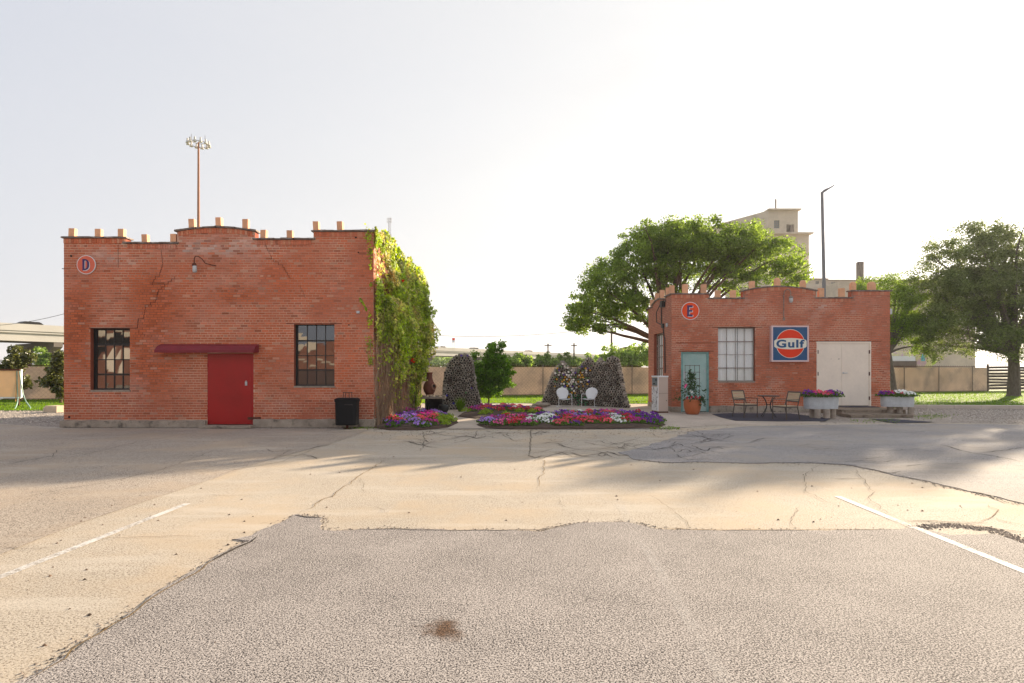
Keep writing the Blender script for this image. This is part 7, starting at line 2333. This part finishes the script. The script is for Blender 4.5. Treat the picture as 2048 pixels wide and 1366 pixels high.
for k, o_ in enumerate(ops): far_window(*o_, Y2 + (0.2 if k == 0 else 0.8), lw, 3, 2)
mb = MB(); mb.box(lX(1640), lX(1900), Y2 - 6, Y2 - 0.01, 0, lZ(574)); mb.build('lean_to', M_tower, lw)
Y3 = 100.0; x = W(1723, 0, Y3).x
sk = thing('chimney_stack', 'dark square chimney stack beyond the right end of the smaller building', 'chimney', (x, Y3, 0))
mb = MB(); mb.box(x - 0.42, x + 0.42, Y3, Y3 + 0.9, 0, EYE + (HOR - 523) * Y3 / F); mb.build('shaft', M_stack, sk)
# pinkish building through the tree, pale mural building at right
Y4 = 140.0
pk = thing('distant_building', 'small pinkish flat topped building glimpsed beyond the spreading tree', 'building', (W(1262, 0, Y4).x, Y4, 0))
mb = MB(); mb.box(W(1252, 0, Y4).x, W(1280, 0, Y4).x, Y4, Y4 + 8, 0, EYE + (HOR - 695) * Y4 / F); mb.build('wall', mat('pinkish_wall', (0.42, 0.24, 0.24), 0.9, var=0.1, vscale=0.2), pk)
mb = MB(); mb.box(W(1251.5, 0, Y4).x, W(1280.5, 0, Y4).x, Y4 - 0.2, Y4 + 8.2, EYE + (HOR - 695) * Y4 / F, EYE + (HOR - 693.5) * Y4 / F); mb.build('cornice', M_stack, pk)
Y5 = 58.0
wb = thing('roadside_building', 'low white building with a painted wall seen under the oak branches', 'building', (W(1820, 0, Y5).x, Y5, 0))
wz = lambda py: EYE + (HOR - py) * Y5 / F
mb = MB(); mb.box(W(1786, 0, Y5).x, W(1831, 0, Y5).x, Y5, Y5 + 6, wz(722), wz(712)); mb.build('wall', M_white, wb)
mb = MB(); mb.box(W(1786, 0, Y5).x, W(1832, 0, Y5).x, Y5 - 0.1, Y5 + 6, 0, wz(722.2)); mb.build('lower_wall', M_stack, wb)
mb = MB(); mb.box(W(1832.5, 0, Y5).x, W(1864, 0, Y5).x, Y5, Y5 + 6, 0, wz(700)); mb.build('wall', mat('mural_paint', (0.62, 0.58, 0.30), 0.8, var=0.1, col2=(0.55, 0.35, 0.45), mix_lo=0.5, mix_hi=0.6, mscale=1.2), wb)
mb = MB(); mb.box(W(1842, 0, Y5).x, W(1850, 0, Y5).x, Y5 - 0.03, Y5 - 0.005, wz(722), wz(708)); mb.build('mural_figure', mat('mural_blue', (0.12, 0.45, 0.55), 0.8, var=0.3, vscale=3), wb)

# ------------------------------------------------------------------ warehouses across the lot (seen in the window glass)
wh = thing('warehouse', 'brick warehouse with cream bands across the lot, reflected in the dark windows', 'building', (-30, -25, 0))
def wblock(x0, x1, z1, ops):
    mb = MB(); mb.box(x0, x1, -35, -25, 0, z1); mb.build('wall', M_backbrick, wh)
wblock(-60, -28.0, 8.6, None); wblock(-27.9, -20.1, 3.7, None); wblock(-20.05, 14, 4.35, None)
mb = MB(); mb.box(-60.1, -27.95, -35.1, -24.9, 6.6, 7.5); mb.box(-60.1, -27.95, -35.1, -24.9, 5.0, 5.6); mb.box(-27.9, -20.4, -35.1, -24.9, 3.701, 4.8); mb.box(-27.9, 14.1, -24.95, -24.88, 2.2, 2.35); mb.build('band', M_backcream, wh)
for k in range(7):
    x0 = -57 + k * 4.2; mb = MB(); mb.box(x0, x0 + 1.6, -24.95, -24.9, 1.4, 3.6); mb.build('window', M_cream, wh)
mb = MB(); mb.box(-60, -28, -24.94, -24.9, 3.8, 4.9); mb.build('canopy', M_dark, wh)
print('objects', len(bpy.data.objects), 'tris', sum(len(o.data.polygons) for o in bpy.data.objects if o.type == 'MESH'))

# ------------------------------------------------------------------ haze
hm = bpy.data.materials.new('air_haze'); hm.use_nodes = True
N, L = nodes_of(hm)
for n_ in list(N): N.remove(n_)
ho = N.new('ShaderNodeOutputMaterial'); pv = N.new('ShaderNodeVolumePrincipled')
pv.inputs['Color'].default_value = (0.90, 0.93, 1.0, 1); pv.inputs['Density'].default_value = 0.00030; pv.inputs['Anisotropy'].default_value = 0.4
L.new(pv.outputs[0], ho.inputs['Volume'])
mb = MB(); mb.box(-2510, 2510, -610, 4510, -1.1, 90)
hz_o = mb.build('haze', hm); hz_o['kind'] = 'stuff'; hz_o['label'] = 'thin pale evening haze lying over the whole yard and beyond'
